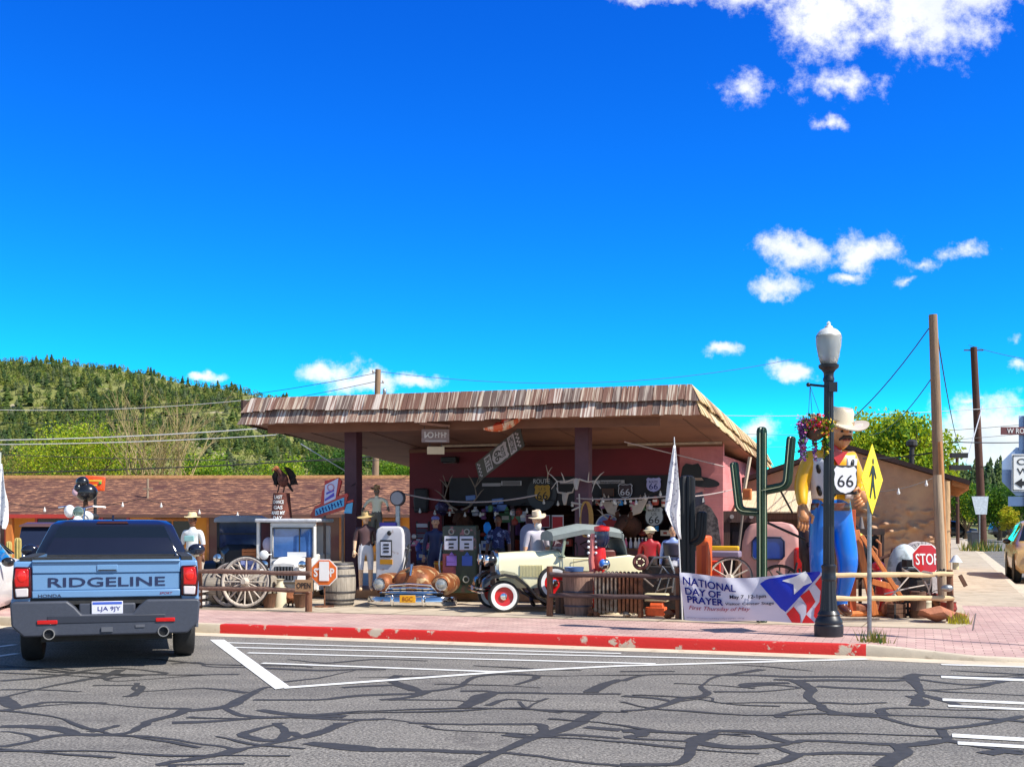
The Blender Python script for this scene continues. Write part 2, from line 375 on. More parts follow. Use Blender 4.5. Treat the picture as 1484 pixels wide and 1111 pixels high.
# split long straight stretches so paint wear noise has geometry to sit on
kerb(0, 2, 'kerb', GUTT); kerb(2, 3, 'kerb', REDK); kerb(3, 11, 'kerb', GUTT)
m = MB(); rows = []
for i in range(len(kl)):
    p = V(kl[i]); d = V(kl[min(i+1, len(kl)-1)])-V(kl[max(i-1, 0)]); d.normalize(); nn = V((d.y, -d.x))
    if i >= 8: nn = V((abs(nn.x), nn.y))
    a = uv(*p); b_ = uv(*(p+nn*.42)); rows.append([V((a.x, a.y, .006)), V((b_.x, b_.y, .004))])
for i in range(len(rows)-1): m.add([rows[i][0], rows[i][1], rows[i+1][1], rows[i+1][0]], [(0, 1, 2, 3)])
struct(m, 'gutter', GUTT, smooth=0)
# pavers from kerb to v=18.8 and down the side street
m = MB()
top = [(-60, 18.95), (-10.45, 18.95), (-.62, 19.15), (-.2, 18.98), (.5, 19.0), (.8, 19.2), (.85, 24.5)]
inner = []
for i in range(len(kl)-1):
    p = V(kl[i]); d = V(kl[min(i+1, len(kl)-1)])-V(kl[max(i-1, 0)]); d.normalize(); nn = V((-d.y, d.x))
    if i >= 8: nn = V((-abs(nn.x), nn.y))
    r = p+nn*.155; inner.append((r.x, r.y, kz[i]-.003))
front = [inner[0], inner[1], inner[2], inner[3], inner[4], inner[5], inner[6], inner[7], inner[8], inner[9], (2.14, 24.5, .147)]
tops = [top[0], top[1], (-9.9, 19), top[2], (-.3, 19.2), (.2, 19.3), (.4, 19.4), (.5, 19.6), (.6, 19.9), (.7, 20.2), (.6, 24.5)]
for i in range(len(front)-1):
    a, b_, c, d = front[i], front[i+1], tops[i+1], tops[i]
    K = 6; vs = []
    for j in range(K+1):
        t = j/K
        for f, g in ((a, d), (b_, c)):
            x = f[0]+(g[0]-f[0])*t; y = f[1]+(g[1]-f[1])*t; z = f[2]+(.147-f[2])*min(1, t*1.6); w = uv(x, y, z); vs.append(w)
    m.add(vs, [(2*j, 2*j+1, 2*j+3, 2*j+2) for j in range(K)])
struct(m, 'pavement', PAVE, smooth=30)
# concrete lot slab and plain side walk
lot = [(-60, 18.75), (-10.45, 18.75), (-9.9, 18.8), (-.62, 18.95), (.5, 19.0), (.8, 19.9), (.85, 24.5), (.9, 60), (-60, 60)]
struct(poly_sheet([tuple(uv(*p)[:2]) for p in lot], .15), 'lot', CONC, smooth=0)
struct(poly_sheet([q(.85, 24.5), q(2.14, 24.5), q(4.75, 140), q(2.3, 140), q(.9, 60)], .148), 'path', CONC, smooth=0)
m = MB()       # joints of the slab and the lip between pavers and slab
for a, b_ in (((-60, 18.75), (-9.9, 18.8)), ((-9.9, 18.8), (.5, 19.0))):
    A, B = uv(*a, .156), uv(*b_, .156); d = (B-A).normalized(); nrm = V((-d.y, d.x, 0))
    m.add([A, B, B+nrm*.03, A+nrm*.03], [(0, 1, 2, 3)])
for k in range(9):
    u0 = -12+k*1.6; A, B = uv(u0, 18.85, .155), uv(u0+.2, 22.4, .155); m.add([A, B, B+V((.018, 0, 0)), A+V((.018, 0, 0))], [(0, 1, 2, 3)])
struct(m, 'slab_joints', flat('joint_dark', srgb(120, 104, 86)), smooth=0)

WMARK = M('road_paint', (.78, .77, .74), .6, 0, .08, 30, c2=(.45, .44, .42), thr=.66, soft=.05)
def ribbon(m, pts, w, z=.006):
    pts = [V((p[0], p[1], 0)) for p in pts]; ws = w if isinstance(w, list) else [w]*len(pts); L_ = []
    for i, p in enumerate(pts):
        d = pts[min(i+1, len(pts)-1)]-pts[max(i-1, 0)]
        d = d.normalized() if d.length > 1e-6 else V((1, 0, 0)); nn = V((-d.y, d.x, 0)); zi = z+i*4e-6; L_ += [p+nn*ws[i]/2+V((0, 0, zi)), p-nn*ws[i]/2+V((0, 0, zi))]
    m.add(L_, [(2*i, 2*i+1, 2*i+3, 2*i+2) for i in range(len(pts)-1)])
gp = lambda x, y: G(x, y, 0)
m = MB()
m.add([gp(x, y)+V((0, 0, .008)) for x, y in ((304, 927), (325, 927), (421, 996), (399, 999))], [(0, 1, 2, 3)])
ribbon(m, [gp(410, 997), gp(739, 973), gp(900, 965), gp(1256, 955)], .13, .008)
for a, b_, w in (((318, 931), (900, 947), .1), ((334, 938), (1175, 957.5), .11), ((359, 946), (950, 962), .11), ((380, 961), (731, 974), .11),
                 ((1364, 963), (1700, 973), .12), ((-60, 945), (22, 934), .12), ((-80, 962), (25, 947), .12)): ribbon(m, [gp(*a), gp(*b_)], w, .0075)
for x0, y0, x1, y1, w in ((1364, 981, 1700, 994, .2), (1366, 1014, 1700, 1029, .16), (1374, 1023, 1700, 1038, .12), (1380, 1066, 1760, 1088, .17), (1388, 1077, 1760, 1099, .14)):
    ribbon(m, [gp(x0, y0), gp(x1, y1)], w, .0075)
struct(m, 'road_markings', WMARK, smooth=0)

# tar that seals the cracks of the asphalt: poured bands with uneven width
TAR = M('tar', (.042, .04, .039), .72, 0, .3, 12)
CR = {(0, 880, 2.394): '''0,255 170,240 330,215 420,210 540,222 570,230 480,235 370,245 400,255 560,245 740,232 830,232|0,285 130,285 280,292|0,335 20,310 100,290 190,270 350,240 420,215|0,310 60,345 150,330 250,328 370,332|0,360 100,345 300,332 480,345 600,350 640,352 600,375 530,390 440,435 290,442 240,430 200,420 100,412 0,413|0,430 60,435 130,455 40,478 0,482|130,455 230,440 400,443 540,450 640,465 760,480 840,490 1000,460 1110,430 1230,395 1330,385 1430,400 1484,405|310,430 350,425 410,408 380,415|320,270 440,270 490,275 470,300 440,310|480,262 480,290 700,280 860,295|600,400 740,395 870,385 900,380|620,360 780,345 850,310 910,280 950,275|780,345 820,370 900,380 1020,380 1240,390 1340,385|900,355 1020,372 1200,378|980,400 900,420 840,440 900,458 960,460 1000,440 960,400|980,460 1000,430 1060,450 1150,420 1180,400|1060,470 1200,490 1300,495 1484,495|830,490 760,510 600,535 550,545 620,545 850,542|600,195 690,190 730,205 870,208 920,210 1100,218 1230,215 1340,215|1000,180 1090,190 1150,192 1300,180 1484,185|960,260 1100,245 1240,215|880,320 1100,320 1250,305 1400,300 1450,300|1380,235 1360,255 1440,280 1450,300 1380,320''',
      (280, 880, 2.394): '''520,278 700,270 790,290 920,275 980,240 1100,230 1180,235 1190,245 1120,268|650,320 760,310 820,290|680,320 900,322 950,330 930,350 1000,305 1100,295 1240,298 1484,300|930,290 1040,292 1000,320 940,345|1020,340 1090,318 1190,325 1230,315 1160,345 1200,355 1380,365|1130,325 1160,350 1280,365|1400,365 1300,415 1180,450 1090,490 1020,520 960,553|750,400 900,405 1100,405 1200,405 1220,420 1190,440 1080,435 880,425 800,410|1080,440 1180,450 1300,440 1484,455|1360,415 1484,425|1020,500 1150,510 1330,535 1484,550|620,490 800,495 1010,505|1380,295 1420,270 1484,250|400,470 520,480 620,490''',
      (900, 880, 2.541): '''0,235 200,235|0,270 80,250 160,245 330,248 500,250 650,255 800,255 1060,260|520,228 440,240 350,255 300,290 320,320 220,335 180,355 90,375 0,380|0,325 130,335 210,345 330,330 350,350 500,350 680,352 760,350 850,355 980,350|340,310 500,310 620,300 660,295 560,285 460,290 480,280 620,278|560,265 640,270 700,300 690,330 730,360 760,380 850,395 960,400 960,375 1060,370 1250,378 1484,375|590,405 580,395 640,380 720,372|640,270 760,268 1000,270 1090,265 1300,285 1484,255|720,290 900,300 1080,305 1300,295 1400,270|1100,245 1070,255 1090,290 1100,320 1080,360 1120,350 1060,325|1100,320 1180,340 1240,360|960,400 1050,430 1180,445 1330,430 1430,410 1484,400|0,455 60,455 70,470 30,480 180,490 260,495|60,455 200,460 330,465 480,475|330,465 360,455 490,458 550,480 620,495 700,490 900,500 1010,505|260,495 330,465|260,495 420,515 560,510 620,500|560,510 650,540 800,535 1010,540|650,540 600,565 500,587|260,500 250,540 200,575 0,580|1010,505 1040,530 1000,560 960,587|1020,510 1130,500 1200,490 1330,515 1484,530|1180,450 1200,490|1340,540 1400,530 1484,540'''}
m = MB(); rr = random.Random(3); tz = 0
for (ox, oy, s), t in CR.items():
    for ln in t.split('|'):
        pts = [gp(ox+float(a.split(',')[0])/s, oy+float(a.split(',')[1])/s) for a in ln.split()]
        dense = []; L_ = len(pts)
        for i in range(L_-1):          # Catmull-Rom through the traced points, then small wobble
            p0, p1, p2, p3 = pts[max(i-1, 0)], pts[i], pts[i+1], pts[min(i+2, L_-1)]
            k = max(3, int((p2-p1).length/.12))
            for j in range(k):
                t_ = j/k; t2 = t_*t_; t3 = t2*t_
                c = .5*((2*p1)+(p2-p0)*t_+(2*p0-5*p1+4*p2-p3)*t2+(3*p1-p0-3*p2+p3)*t3)
                dense.append(c+V((rr.gauss(0, .008), rr.gauss(0, .008), 0)))
        dense.append(pts[-1])
        w0 = rr.uniform(.07, .105); ph = rr.random()*9; ws = [w0*(1+.35*math.sin(ph+i*.31)+.3*math.sin(ph*2+i*.11))+rr.uniform(-.004, .004) for i in range(len(dense))]
        ribbon(m, dense, ws, .0035+tz*.00003); tz += 1
for k in range(26):      # thinner meandering seams between the broad ones
    px, py = rr.uniform(-40, 1520), 962+150*rr.random()**1.1; p = gp(px, py); hd = rr.choice((0, 3.1416))-TH+rr.gauss(0, .35); pts = []
    for i in range(int(rr.uniform(10, 40))):
        pts.append(p.copy()); hd += rr.gauss(0, .13)-.06*math.sin(hd+TH)*(1 if math.cos(hd) > 0 else -1); p = p+V((math.cos(hd), math.sin(hd), 0))*.1
    w0 = rr.uniform(.04, .07); ribbon(m, pts, [w0*(1+.4*math.sin(i*.5+k)) for i in range(len(pts))], .0035+tz*.00003); tz += 1
struct(m, 'tar_lines', TAR, smooth=0)
# ------------------------------------------------------------------ hills with far-off woods
def prof(X, pts):
    for i in range(len(pts)-1):
        if pts[i][0] <= X <= pts[i+1][0]:
            t = (X-pts[i][0])/(pts[i+1][0]-pts[i][0]); t = t*t*(3-2*t); return pts[i][1]+(pts[i+1][1]-pts[i][1])*t
    return pts[0][1] if X < pts[0][0] else pts[-1][1]
YR, YB = 620, 280
def ridge_pts(l, Y): return [((px-742)/FP*Y, (HZ-py)/FP*Y+CH) for px, py in l]
RP = ridge_pts([(-900, 640), (-500, 570), (-250, 540), (-60, 528), (60, 524), (140, 531), (210, 541), (270, 556), (330, 564), (400, 578), (460, 586), (560, 610), (700, 640), (900, 700), (1200, 745)], YR)
from mathutils import noise as mn
def hz(X, Y):
    t = (Y-YB)/(YR-YB); h = prof(X*YR/max(Y, YR*.55) if Y < YR else X, RP)
    if t <= 0: return 0
    if t > 1: return h*max(0, 1-(t-1)*.7)
    return h*(t**1.15)+mn.noise(V((X*.012, Y*.012, 0)))*9*math.sin(math.pi*t)+mn.noise(V((X*.04, Y*.04, 3)))*2.5*math.sin(math.pi*t)
HILLM = M('hillside', srgb(112, 118, 56), .95, 0, .3, .02, c2=srgb(148, 142, 88), thr=.55, c3=srgb(170, 158, 130), s3=.11, t3=(.6, .68))
m = MB(); NX, NY = 90, 40
m.sheet(lambda a, b: V((-620+a*900, YB+b*520, hz(-620+a*900, YB+b*520)-.3)), NX, NY)
struct(m, 'hill', HILLM, fix=False, smooth=60)
RP2 = ridge_pts([(1150, 735), (1300, 712), (1390, 700), (1440, 692), (1500, 686), (1700, 690), (2100, 720), (2600, 750)], 560)
def hz2(X, Y):
    t = (Y-330)/(560-330); h = prof(X*560/max(Y, 300), RP2); t = max(0, min(1.6, t))
    return h*(t if t < 1 else max(0, 1-(t-1)*.7))+mn.noise(V((X*.02, Y*.02, 7)))*2*math.sin(math.pi*min(1, t))
m = MB(); m.sheet(lambda a, b: V((120+a*520, 330+b*330, hz2(120+a*520, 330+b*330)-.2)), 40, 24)
struct(m, 'hill', HILLM, fix=False, smooth=60)

class Inst:
    """many small meshes merged fast with numpy into one mesh"""
    def __init__(s): s.V = []; s.F = []; s.Mi = []; s.n = 0
    def put(s, tv, tf, loc, sc, rz, mi):
        c, sn = math.cos(rz), math.sin(rz); v = tv*np.array(sc); w = np.empty_like(v)
        w[:, 0] = v[:, 0]*c-v[:, 1]*sn+loc[0]; w[:, 1] = v[:, 0]*sn+v[:, 1]*c+loc[1]; w[:, 2] = v[:, 2]+loc[2]
        s.V.append(w); s.F.append(tf+s.n); s.Mi.append(np.full(len(tf), mi)); s.n += len(v)
    def build(s, name, mats, parent=None, smooth=False):
        Vv = np.concatenate(s.V); Ff = np.concatenate(s.F); Mi = np.concatenate(s.Mi); k = Ff.shape[1]
        me = bpy.data.meshes.new(name); me.vertices.add(len(Vv)); me.vertices.foreach_set('co', Vv.astype('f').ravel())
        me.loops.add(Ff.size); me.loops.foreach_set('vertex_index', Ff.astype('i').ravel())
        me.polygons.add(len(Ff)); me.polygons.foreach_set('loop_start', np.arange(0, Ff.size, k, dtype='i'))
        me.polygons.foreach_set('material_index', Mi.astype('i'))
        for mt in mats: me.materials.append(mt)
        me.update(calc_edges=True); me.validate()
        o = bpy.data.objects.new(name, me); COL.objects.link(o)
        if parent is not None: o.parent = parent
        return o
nr = np.random.default_rng(5)
def conifer_tpl(seed, lay=6, n=7):
    g = np.random.default_rng(seed); vs = []; fs = []
    for i in range(lay):
        z = .12+.8*i/lay; r = .26*(1-.82*(i/lay))*g.uniform(.75, 1.15); top = z+.26*(1-.5*i/lay)
        base = len(vs); vs.append((g.normal(0, .01), g.normal(0, .01), min(1, top)))
        for j in range(n):
            a = 2*math.pi*(j+g.uniform(-.25, .25))/n; rr_ = r*g.uniform(.6, 1.25); vs.append((rr_*math.cos(a), rr_*math.sin(a), z+g.uniform(-.05, .03)))
        for j in range(n): fs.append((base, base+1+j, base+1+(j+1) % n))
    return np.array(vs), np.array(fs)
def bush_tpl(seed, n=60, leaf=.22):
    g = np.random.default_rng(seed); vs = []; fs = []
    for i in range(n):
        d = g.normal(size=3); d /= np.linalg.norm(d); p = d*g.uniform(.6, 1)*np.array([.5, .5, .45])+np.array([0, 0, .5])
        a = g.normal(size=3); a /= np.linalg.norm(a); b_ = np.cross(a, g.normal(size=3)); b_ /= np.linalg.norm(b_); s_ = leaf*g.uniform(.5, 1.1)
        k = len(vs); vs += [p-a*s_*.5, p+b_*s_*.5, p+a*s_*.5]; fs.append((k, k+1, k+2))
    return np.array(vs), np.array(fs)
CT_ = [conifer_tpl(i) for i in range(6)]; BT_ = [bush_tpl(20+i, 48, .27) for i in range(4)]
def leafm(name, c, var=.3): 
    m = M(name, c, .6, 0, var, .8, spec=.2); nt = m.node_tree; b = nt.nodes['Principled BSDF']; tr = nt.nodes.new('ShaderNodeBsdfTranslucent'); mx = nt.nodes.new('ShaderNodeMixShader')
    mx.inputs[0].default_value = .42; nt.links.new(b.inputs['Base Color'].links[0].from_socket, tr.inputs[0]); nt.links.new(b.outputs[0], mx.inputs[1]); nt.links.new(tr.outputs[0], mx.inputs[2]); nt.links.new(mx.outputs[0], nt.nodes['Material Output'].inputs[0])
    return m
LF = [leafm('needles_dark', srgb(64, 86, 48)), leafm('needles_mid', srgb(90, 110, 54)), leafm('needles_olive', srgb(126, 134, 66)), leafm('scrub_green', srgb(138, 160, 62)), leafm('scrub_olive', srgb(162, 168, 80)), leafm('needles_grey', srgb(98, 110, 76))]
I = Inst()
g = np.random.default_rng(11); cnt = 0
while cnt < 9800:
    Y = YB+(YR-YB)*g.uniform(0.03, 1.04)**.9; X = g.uniform(-.62, .16)*Y
    px = 742+FP*X/Y
    if px < -150 or px > 900: continue
    dens = .5+.9*mn.noise(V((X*.014, Y*.014, 9)))
    if g.random() > .13+dens*.9: continue
    cnt += 1; z = hz(X, Y)-.5
    if g.random() < .3:
        h = g.uniform(3.4, 6.6)*(.85 if Y > 560 else 1); t = CT_[g.integers(6)]; w = h*g.uniform(1.0, 1.6)
        I.put(t[0], t[1], (X, Y, z), (w, w, h), g.uniform(0, 6.28), int(g.choice([0, 0, 1, 1, 2, 5])))
    else:
        k_ = g.random() < .6; h = g.uniform(2.8, 5) if k_ else g.uniform(1.5, 3); t = BT_[g.integers(4)]; w = h*(g.uniform(.65, .95) if k_ else g.uniform(1, 1.7))
        I.put(t[0], t[1], (X, Y, z), (w, w, h), g.uniform(0, 6.28), int(g.choice([0, 1, 1, 2, 2, 5]) if k_ else g.choice([2, 3, 3, 4, 4]))) 
o = I.build('wooded_hillside', LF); tag(o, 'mixed pine and scrub wood covering the hill at the left', 'woods', kind='stuff')
I = Inst()
for k in range(900):
    Y = g.uniform(340, 580); X = g.uniform(.3, .85)*Y*.62
    t = CT_[g.integers(6)]; h = g.uniform(7, 13); w = h*g.uniform(.7, 1.05); I.put(t[0], t[1], (X, Y, hz2(X, Y)-.4), (w, w, h), g.uniform(0, 6.28), int(g.choice([0, 0, 1, 1, 5])))
o = I.build('pine_wood', LF); tag(o, 'dark pine wood on the rise at the far right', 'woods', kind='stuff')
# ------------------------------------------------------------------ trees of their own
BARK = M('bark', srgb(104, 86, 66), .9, 0, .35, 8, bump=.5)
BARKP = M('bark_pale', srgb(158, 140, 98), .9, 0, .3, 8, bump=.4)
LB = [leafm('leaf_bright', srgb(134, 164, 42)), leafm('leaf_yellow', srgb(178, 190, 44)), leafm('leaf_fresh', srgb(92, 132, 40)), leafm('leaf_deep', srgb(58, 96, 36)), leafm('leaf_gold', srgb(190, 180, 50)), leafm('leaf_dry', srgb(150, 140, 70))]
def leaves(blobs, n, leaf, seed, mats, wts, parent, name='crown', hollow=.45):
    g = np.random.default_rng(seed); I = Inst(); vol = np.array([b[3]*b[4]*b[5] for b in blobs])**.75; vol /= vol.sum()
    bi = g.choice(len(blobs), n, p=vol); B = np.array(blobs)
    # clumps: leaves gather round random clump centres inside each blob
    ncl = max(12, n//45); cb = g.choice(len(blobs), ncl, p=vol); d = g.normal(size=(ncl, 3)); d /= np.linalg.norm(d, axis=1)[:, None]
    cc = B[cb, :3]+d*B[cb, 3:6]*(g.uniform(hollow, 1.0, ncl)[:, None]); cm = g.choice(len(mats), ncl, p=np.array(wts)/sum(wts))
    ci = g.integers(0, ncl, n); size = B[cb, 3:6].mean(axis=1)[ci]*.36
    p = cc[ci]+np.clip(g.normal(size=(n, 3)), -1.7, 1.7)*size[:, None]*np.array([1, 1, .75])
    a = g.normal(size=(n, 3)); a /= np.linalg.norm(a, axis=1)[:, None]; b = np.cross(a, g.normal(size=(n, 3))); b /= np.linalg.norm(b, axis=1)[:, None]
    s = leaf*g.uniform(.5, 1.2, n)[:, None]
    Q = np.stack([p-a*s*.5, p+b*s*.32, p+a*s*.5, p-b*s*.32], axis=1).reshape(-1, 3)
    I.V = [Q]; I.F = [np.arange(4*n).reshape(-1, 4)]; mi = cm[ci]; fl = g.random(n) < .25; mi[fl] = g.choice(len(mats), fl.sum(), p=np.array(wts)/sum(wts)); I.Mi = [mi]; I.n = 4*n
    return I.build(name, [LB[i] for i in mats], parent)
def limbs(m, base, h, r, seed, spread, nl=9, lev=3, z0=.3):
    rg = random.Random(seed)
    def br(p, d, L_, r_, k):
        pts = [p]; q = p.copy(); dd = d.copy()
        for i in range(4):
            dd = (dd+V((rg.gauss(0, .13), rg.gauss(0, .13), rg.gauss(.03, .08)))).normalized(); q = q+dd*L_/4; pts.append(q.copy())
        m.tube(pts, [r_*(1-.17*i) for i in range(5)], 6, cap=False)
        if k > 0:
            for i in range(3 if k > 1 else 4):
                t = rg.choice((2, 3, 4)); a = rg.uniform(0, 6.28); nd = (dd*1.1+V((math.cos(a), math.sin(a), rg.uniform(0, .6)))*spread).normalized()
                br(pts[t], nd, L_*rg.uniform(.45, .7), r_*.5, k-1)
    m.tube([V(base), V(base)+V((.03*h, 0, h*z0))], [r*1.2, r*.9], 9)
    for i in range(nl):
        a = 6.28*i/nl+rg.uniform(-.3, .3); d = V((math.cos(a)*spread, math.sin(a)*spread, 1)).normalized()
        br(V(base)+V((.03*h, 0, h*z0*rg.uniform(.75, 1))), d, h*rg.uniform(.4, .62), r*.5, lev-1)
def tree(label, px, Y, top, wpx, n, leaf, mats, wts, seed, z0=0, bot=.25, tr=.22, spread=.75, nm='leafy_tree', cat='tree', nl=7, grp=None, hollow=.45, bark=BARK):
    b = at(px, Y, z0); h = (HZ-top)/FP*Y+CH-z0; w = wpx/FP*Y/2
    t = thing(nm, label, cat, b, 0, grp)
    m = MB(); limbs(m, (0, 0, -.2), h*.66, tr, seed, spread*.8, nl); m.build('trunk', bark, t)
    rg = random.Random(seed); bl = []; zc = (1+bot)/2; hz_ = (1-bot)/2
    for i in range(18):
        cz = 1-2*(i+.5)/18; q = math.sqrt(1-cz*cz); a = i*2.39996+rg.uniform(-.3, .3); k = rg.uniform(.52, .7)
        bl.append((math.cos(a)*q*w*k, math.sin(a)*q*w*k, (zc+cz*hz_*.66)*h, w*rg.uniform(.3, .42), w*rg.uniform(.3, .42), h*hz_*rg.uniform(.28, .42)))
    bl.append((0, 0, h*zc, w*.5, w*.5, h*hz_*.5))
    leaves(bl, n, leaf, seed, mats, wts, t, hollow=hollow)
    return t
GL = 'bright trees at the foot of the hill'
tree('widest yellow-green willow, left of the leafless tree', 118, 82, 602, 200, 17000, .19, [0, 1, 5, 2], [3, 4, 2, 1], 1, grp=GL, hollow=.3)
tree('bright green low tree just right of the leafless tree', 300, 86, 652, 120, 10000, .19, [0, 2, 1], [4, 3, 1], 2, grp=GL)
tree('lime green tree behind the eagle sculpture', 405, 84, 660, 120, 10000, .19, [0, 2, 1], [4, 3, 2], 3, grp=GL)
tree('green tree seen between canopy post and far utility pole', 492, 92, 640, 110, 10000, .2, [3, 2], [4, 2], 4, grp=GL)
tree('pale green tree under the canopy edge right of the far utility pole', 575, 90, 652, 90, 8000, .2, [0, 2], [3, 4], 5, grp=GL)
tree('olive scrubby tree half cut by the left edge of the photo', 35, 92, 640, 130, 6500, .19, [5, 2], [4, 2], 6, grp=GL)
b = at(225, 80, 0); t = thing('bare_tree', 'tall leafless tan tree standing above the motel roof', 'tree', b)
m = MB()
for k in range(2): limbs(m, (k*1.6-1.0, k*.5, -.2), 10.2-k*.6, .2, 31+k, .42, 7, 4, .22)
m.build('trunk', BARKP, t); leaves([(0, 0, 5.2, 3, 2, 2.6)], 2200, .16, 9, [5, 1], [2, 1], t)
tree('big round bright yellow-green tree behind the brown gabled building', 1293, 58, 590, 178, 34000, .22, [1, 0, 2, 3], [5, 3, 1, 1], 12, bot=.2, tr=.3, hollow=.6)
tree('green tree across the side street left of the trapezoid sign back', 1400, 130, 696, 60, 5000, .28, [2, 3, 1], [3, 2, 1], 13)
tree('leafy green tree behind the parked black car', 1448, 120, 700, 100, 9000, .27, [2, 3, 0], [3, 3, 1], 14)
tree('small golden shrub beside the parked black car', 1462, 108, 732, 34, 2500, .2, [4, 1], [3, 1], 15, nm='shrub', cat='shrub', tr=.08)
tree('tall green tree at the right edge behind the one way sign', 1500, 110, 690, 90, 6000, .26, [3, 2], [3, 2], 16)
tree('dark tree left of the small pole', 1372, 150, 690, 40, 2500, .3, [3, 2], [4, 1], 17)
# weeds and grass tufts
def tuft(label, loc, n, h, sp, seed, cols=('leaf_fresh', 'leaf_dry')):
    g = random.Random(seed); t = thing('weed_tuft', label, 'weeds', loc)
    m = MB()
    for i in range(n):
        a = g.uniform(0, 6.28); r = g.uniform(0, sp); hh = h*g.uniform(.4, 1); x, y = r*math.cos(a), r*math.sin(a); l = g.uniform(.1, .5)*hh; b_ = g.uniform(0, 6.28); w = .012*h/.25
        m.mi = g.choice((0, 1)); m.add([(x-w, y, 0), (x+w, y, 0), (x+l*math.cos(b_), y+l*math.sin(b_), hh)], [(0, 1, 2)])
    m.build('blades', [_mc[cols[0]], _mc[cols[1]]], t, fix=False, smooth=0)
tuft('dry weeds growing at the end of the red kerb', G(1268, 940, .05), 110, .3, .22, 1, ('leaf_dry', 'leaf_deep'))
tuft('green weeds round the foot of the dark utility pole', G(1426, 798), 150, .75, 1.3, 2, ('leaf_deep', 'leaf_dry'))
tuft('yellow dry weeds at the right fence post', G(1392, 903), 70, .22, .2, 3, ('leaf_dry', 'leaf_gold'))
# ------------------------------------------------------------------ long motel at the back left
def roof_mat():
    m = M('roof_shingle', srgb(96, 62, 50), .9, 0, .3, 2.2, bump=.5, bscale=14, st=(1.2, 6, 6), c2=srgb(196, 140, 104), thr=.57, soft=.04, c3=srgb(84, 48, 42), s3=1.6, t3=(.5, .72)); return m
ORW = M('orange_stucco', srgb(206, 140, 58), .85, 0, .12, 2, bump=.2)
CREAM = M('cream_stucco', srgb(232, 206, 150), .85, 0, .1, 2, bump=.2)
REDT = paint('red_trim', srgb(168, 30, 24), .5)
DKR = paint('maroon_door', srgb(78, 28, 26), .5)
DARKW = M('dark_window', (.015, .016, .02), .15, 0, .2, 3)
YEL = paint('yellow_trim', srgb(236, 196, 20), .5)
x0, x1 = -26.5, -2.6
t = thing('motel', 'long low orange motel with a brown shingle roof', 'building', (0, 50, .15))
m = MB(); m.b2(x0, x1, 0, 9, 0, 2.1); m.build('wall', ORW, t)
m = MB(); m.b2(x0, -21.2, -.04, -.005, 0, .95); m.build('wall_base', CREAM, t)
ra = .0
m = MB()
for r in range(16):                     # courses of shingles, each a little proud of the next
    y_ = -1.1+r*5.4/16; z_ = 1.98+r*1.72/16
    m.add([V((x0-.3, y_, z_)), V((x1+.3, y_, z_)), V((x1+.3, y_+.36, z_+.105)), V((x0-.3, y_+.36, z_+.105)), V((x0-.3, y_, z_-.035)), V((x1+.3, y_, z_-.035))], [(0, 1, 2, 3), (4, 5, 1, 0)])
m.add([V((x0-.3, 4.3, 3.7)), V((x1+.3, 4.3, 3.7)), V((x1+.3, 9.6, 1.98)), V((x0-.3, 9.6, 1.98))], [(0, 1, 2, 3)])
m.build('roof', roof_mat(), t, smooth=0, fix=False)
m = MB(); m.b2(x0-.3, x1+.3, 4.2, 4.5, 3.68, 3.82); m.build('ridge_cap', M('ridge_tan', srgb(200, 150, 100), .8), t)
m = MB(); m.b2(x0-.3, -17.4, -1.16, -1.1, 1.82, 1.98); m.b2(x0-.3, -17.4, -1.1, 0, 1.9, 1.94); m.build('fascia', REDT, t)
m = MB(); m.b2(-17.4, x1+.3, -1.16, -1.1, 1.84, 1.98); m.b2(-17.4, x1+.3, -1.1, 0, 1.9, 1.94); m.build('fascia', paint('brown_trim', srgb(84, 48, 40), .6), t)
m = MB(); m.b2(x0, -20.5, -.45, -.05, 0, .28); m.build('kerb_stripe', YEL, t)
for i, (a, w, zz, h, mt, nm) in enumerate(((-22.6, 1.0, 0, 1.85, DKR, 'door'), (-20.2, 2.6, .7, 1.1, DARKW, 'window'), (-24.6, 1.2, .8, .9, DARKW, 'window'), (-17.4, 1.0, 0, 1.85, DKR, 'door'), (-15.2, 1.5, .8, .9, DARKW, 'window'), (-12.9, .95, 0, 1.85, DKR, 'door'),
                           (-10.6, 1.5, .8, .9, DARKW, 'window'), (-8.3, .95, 0, 1.85, DKR, 'door'), (-6.2, 1.4, .8, .9, DARKW, 'window'), (-4.2, .95, 0, 1.85, DKR, 'door'))):
    m = MB(); m.b2(a, a+w, -.06, -.01, zz, zz+h); d = m.build(nm, mt, t)
    fr = REDT if a < -17 else M('tan_frame', srgb(170, 110, 60), .7)
    m = MB(); m.b2(a-.09, a, -.1, -.005, zz, zz+h+.09); m.b2(a+w, a+w+.09, -.1, -.005, zz, zz+h+.09); m.b2(a, a+w, -.1, -.005, zz+h, zz+h+.09)
    if nm == 'window': m.b2(a-.12, a+w+.12, -.13, -.005, zz-.08, zz); m.b2(a+w/2-.03, a+w/2+.03, -.09, -.005, zz, zz+h)
    m.build('frame', fr, d)
for a in (-23.4, -21.0): m = MB(); m.b2(a-.13, a+.13, -1.05, -.8, 0, 1.9); m.build('porch_post', wood('orange_wood', srgb(186, 110, 50)), t)
m = MB(); m.cyl((-15.9, 1.2, 2.4), (-15.9, 1.2, 3.55), .05, .05, 8); m.box((-15.9, 1.2, 3.1), (.4, .08, .06)); o = m.build('roof_mast', wood('grey_mast', srgb(150, 130, 110)), t)

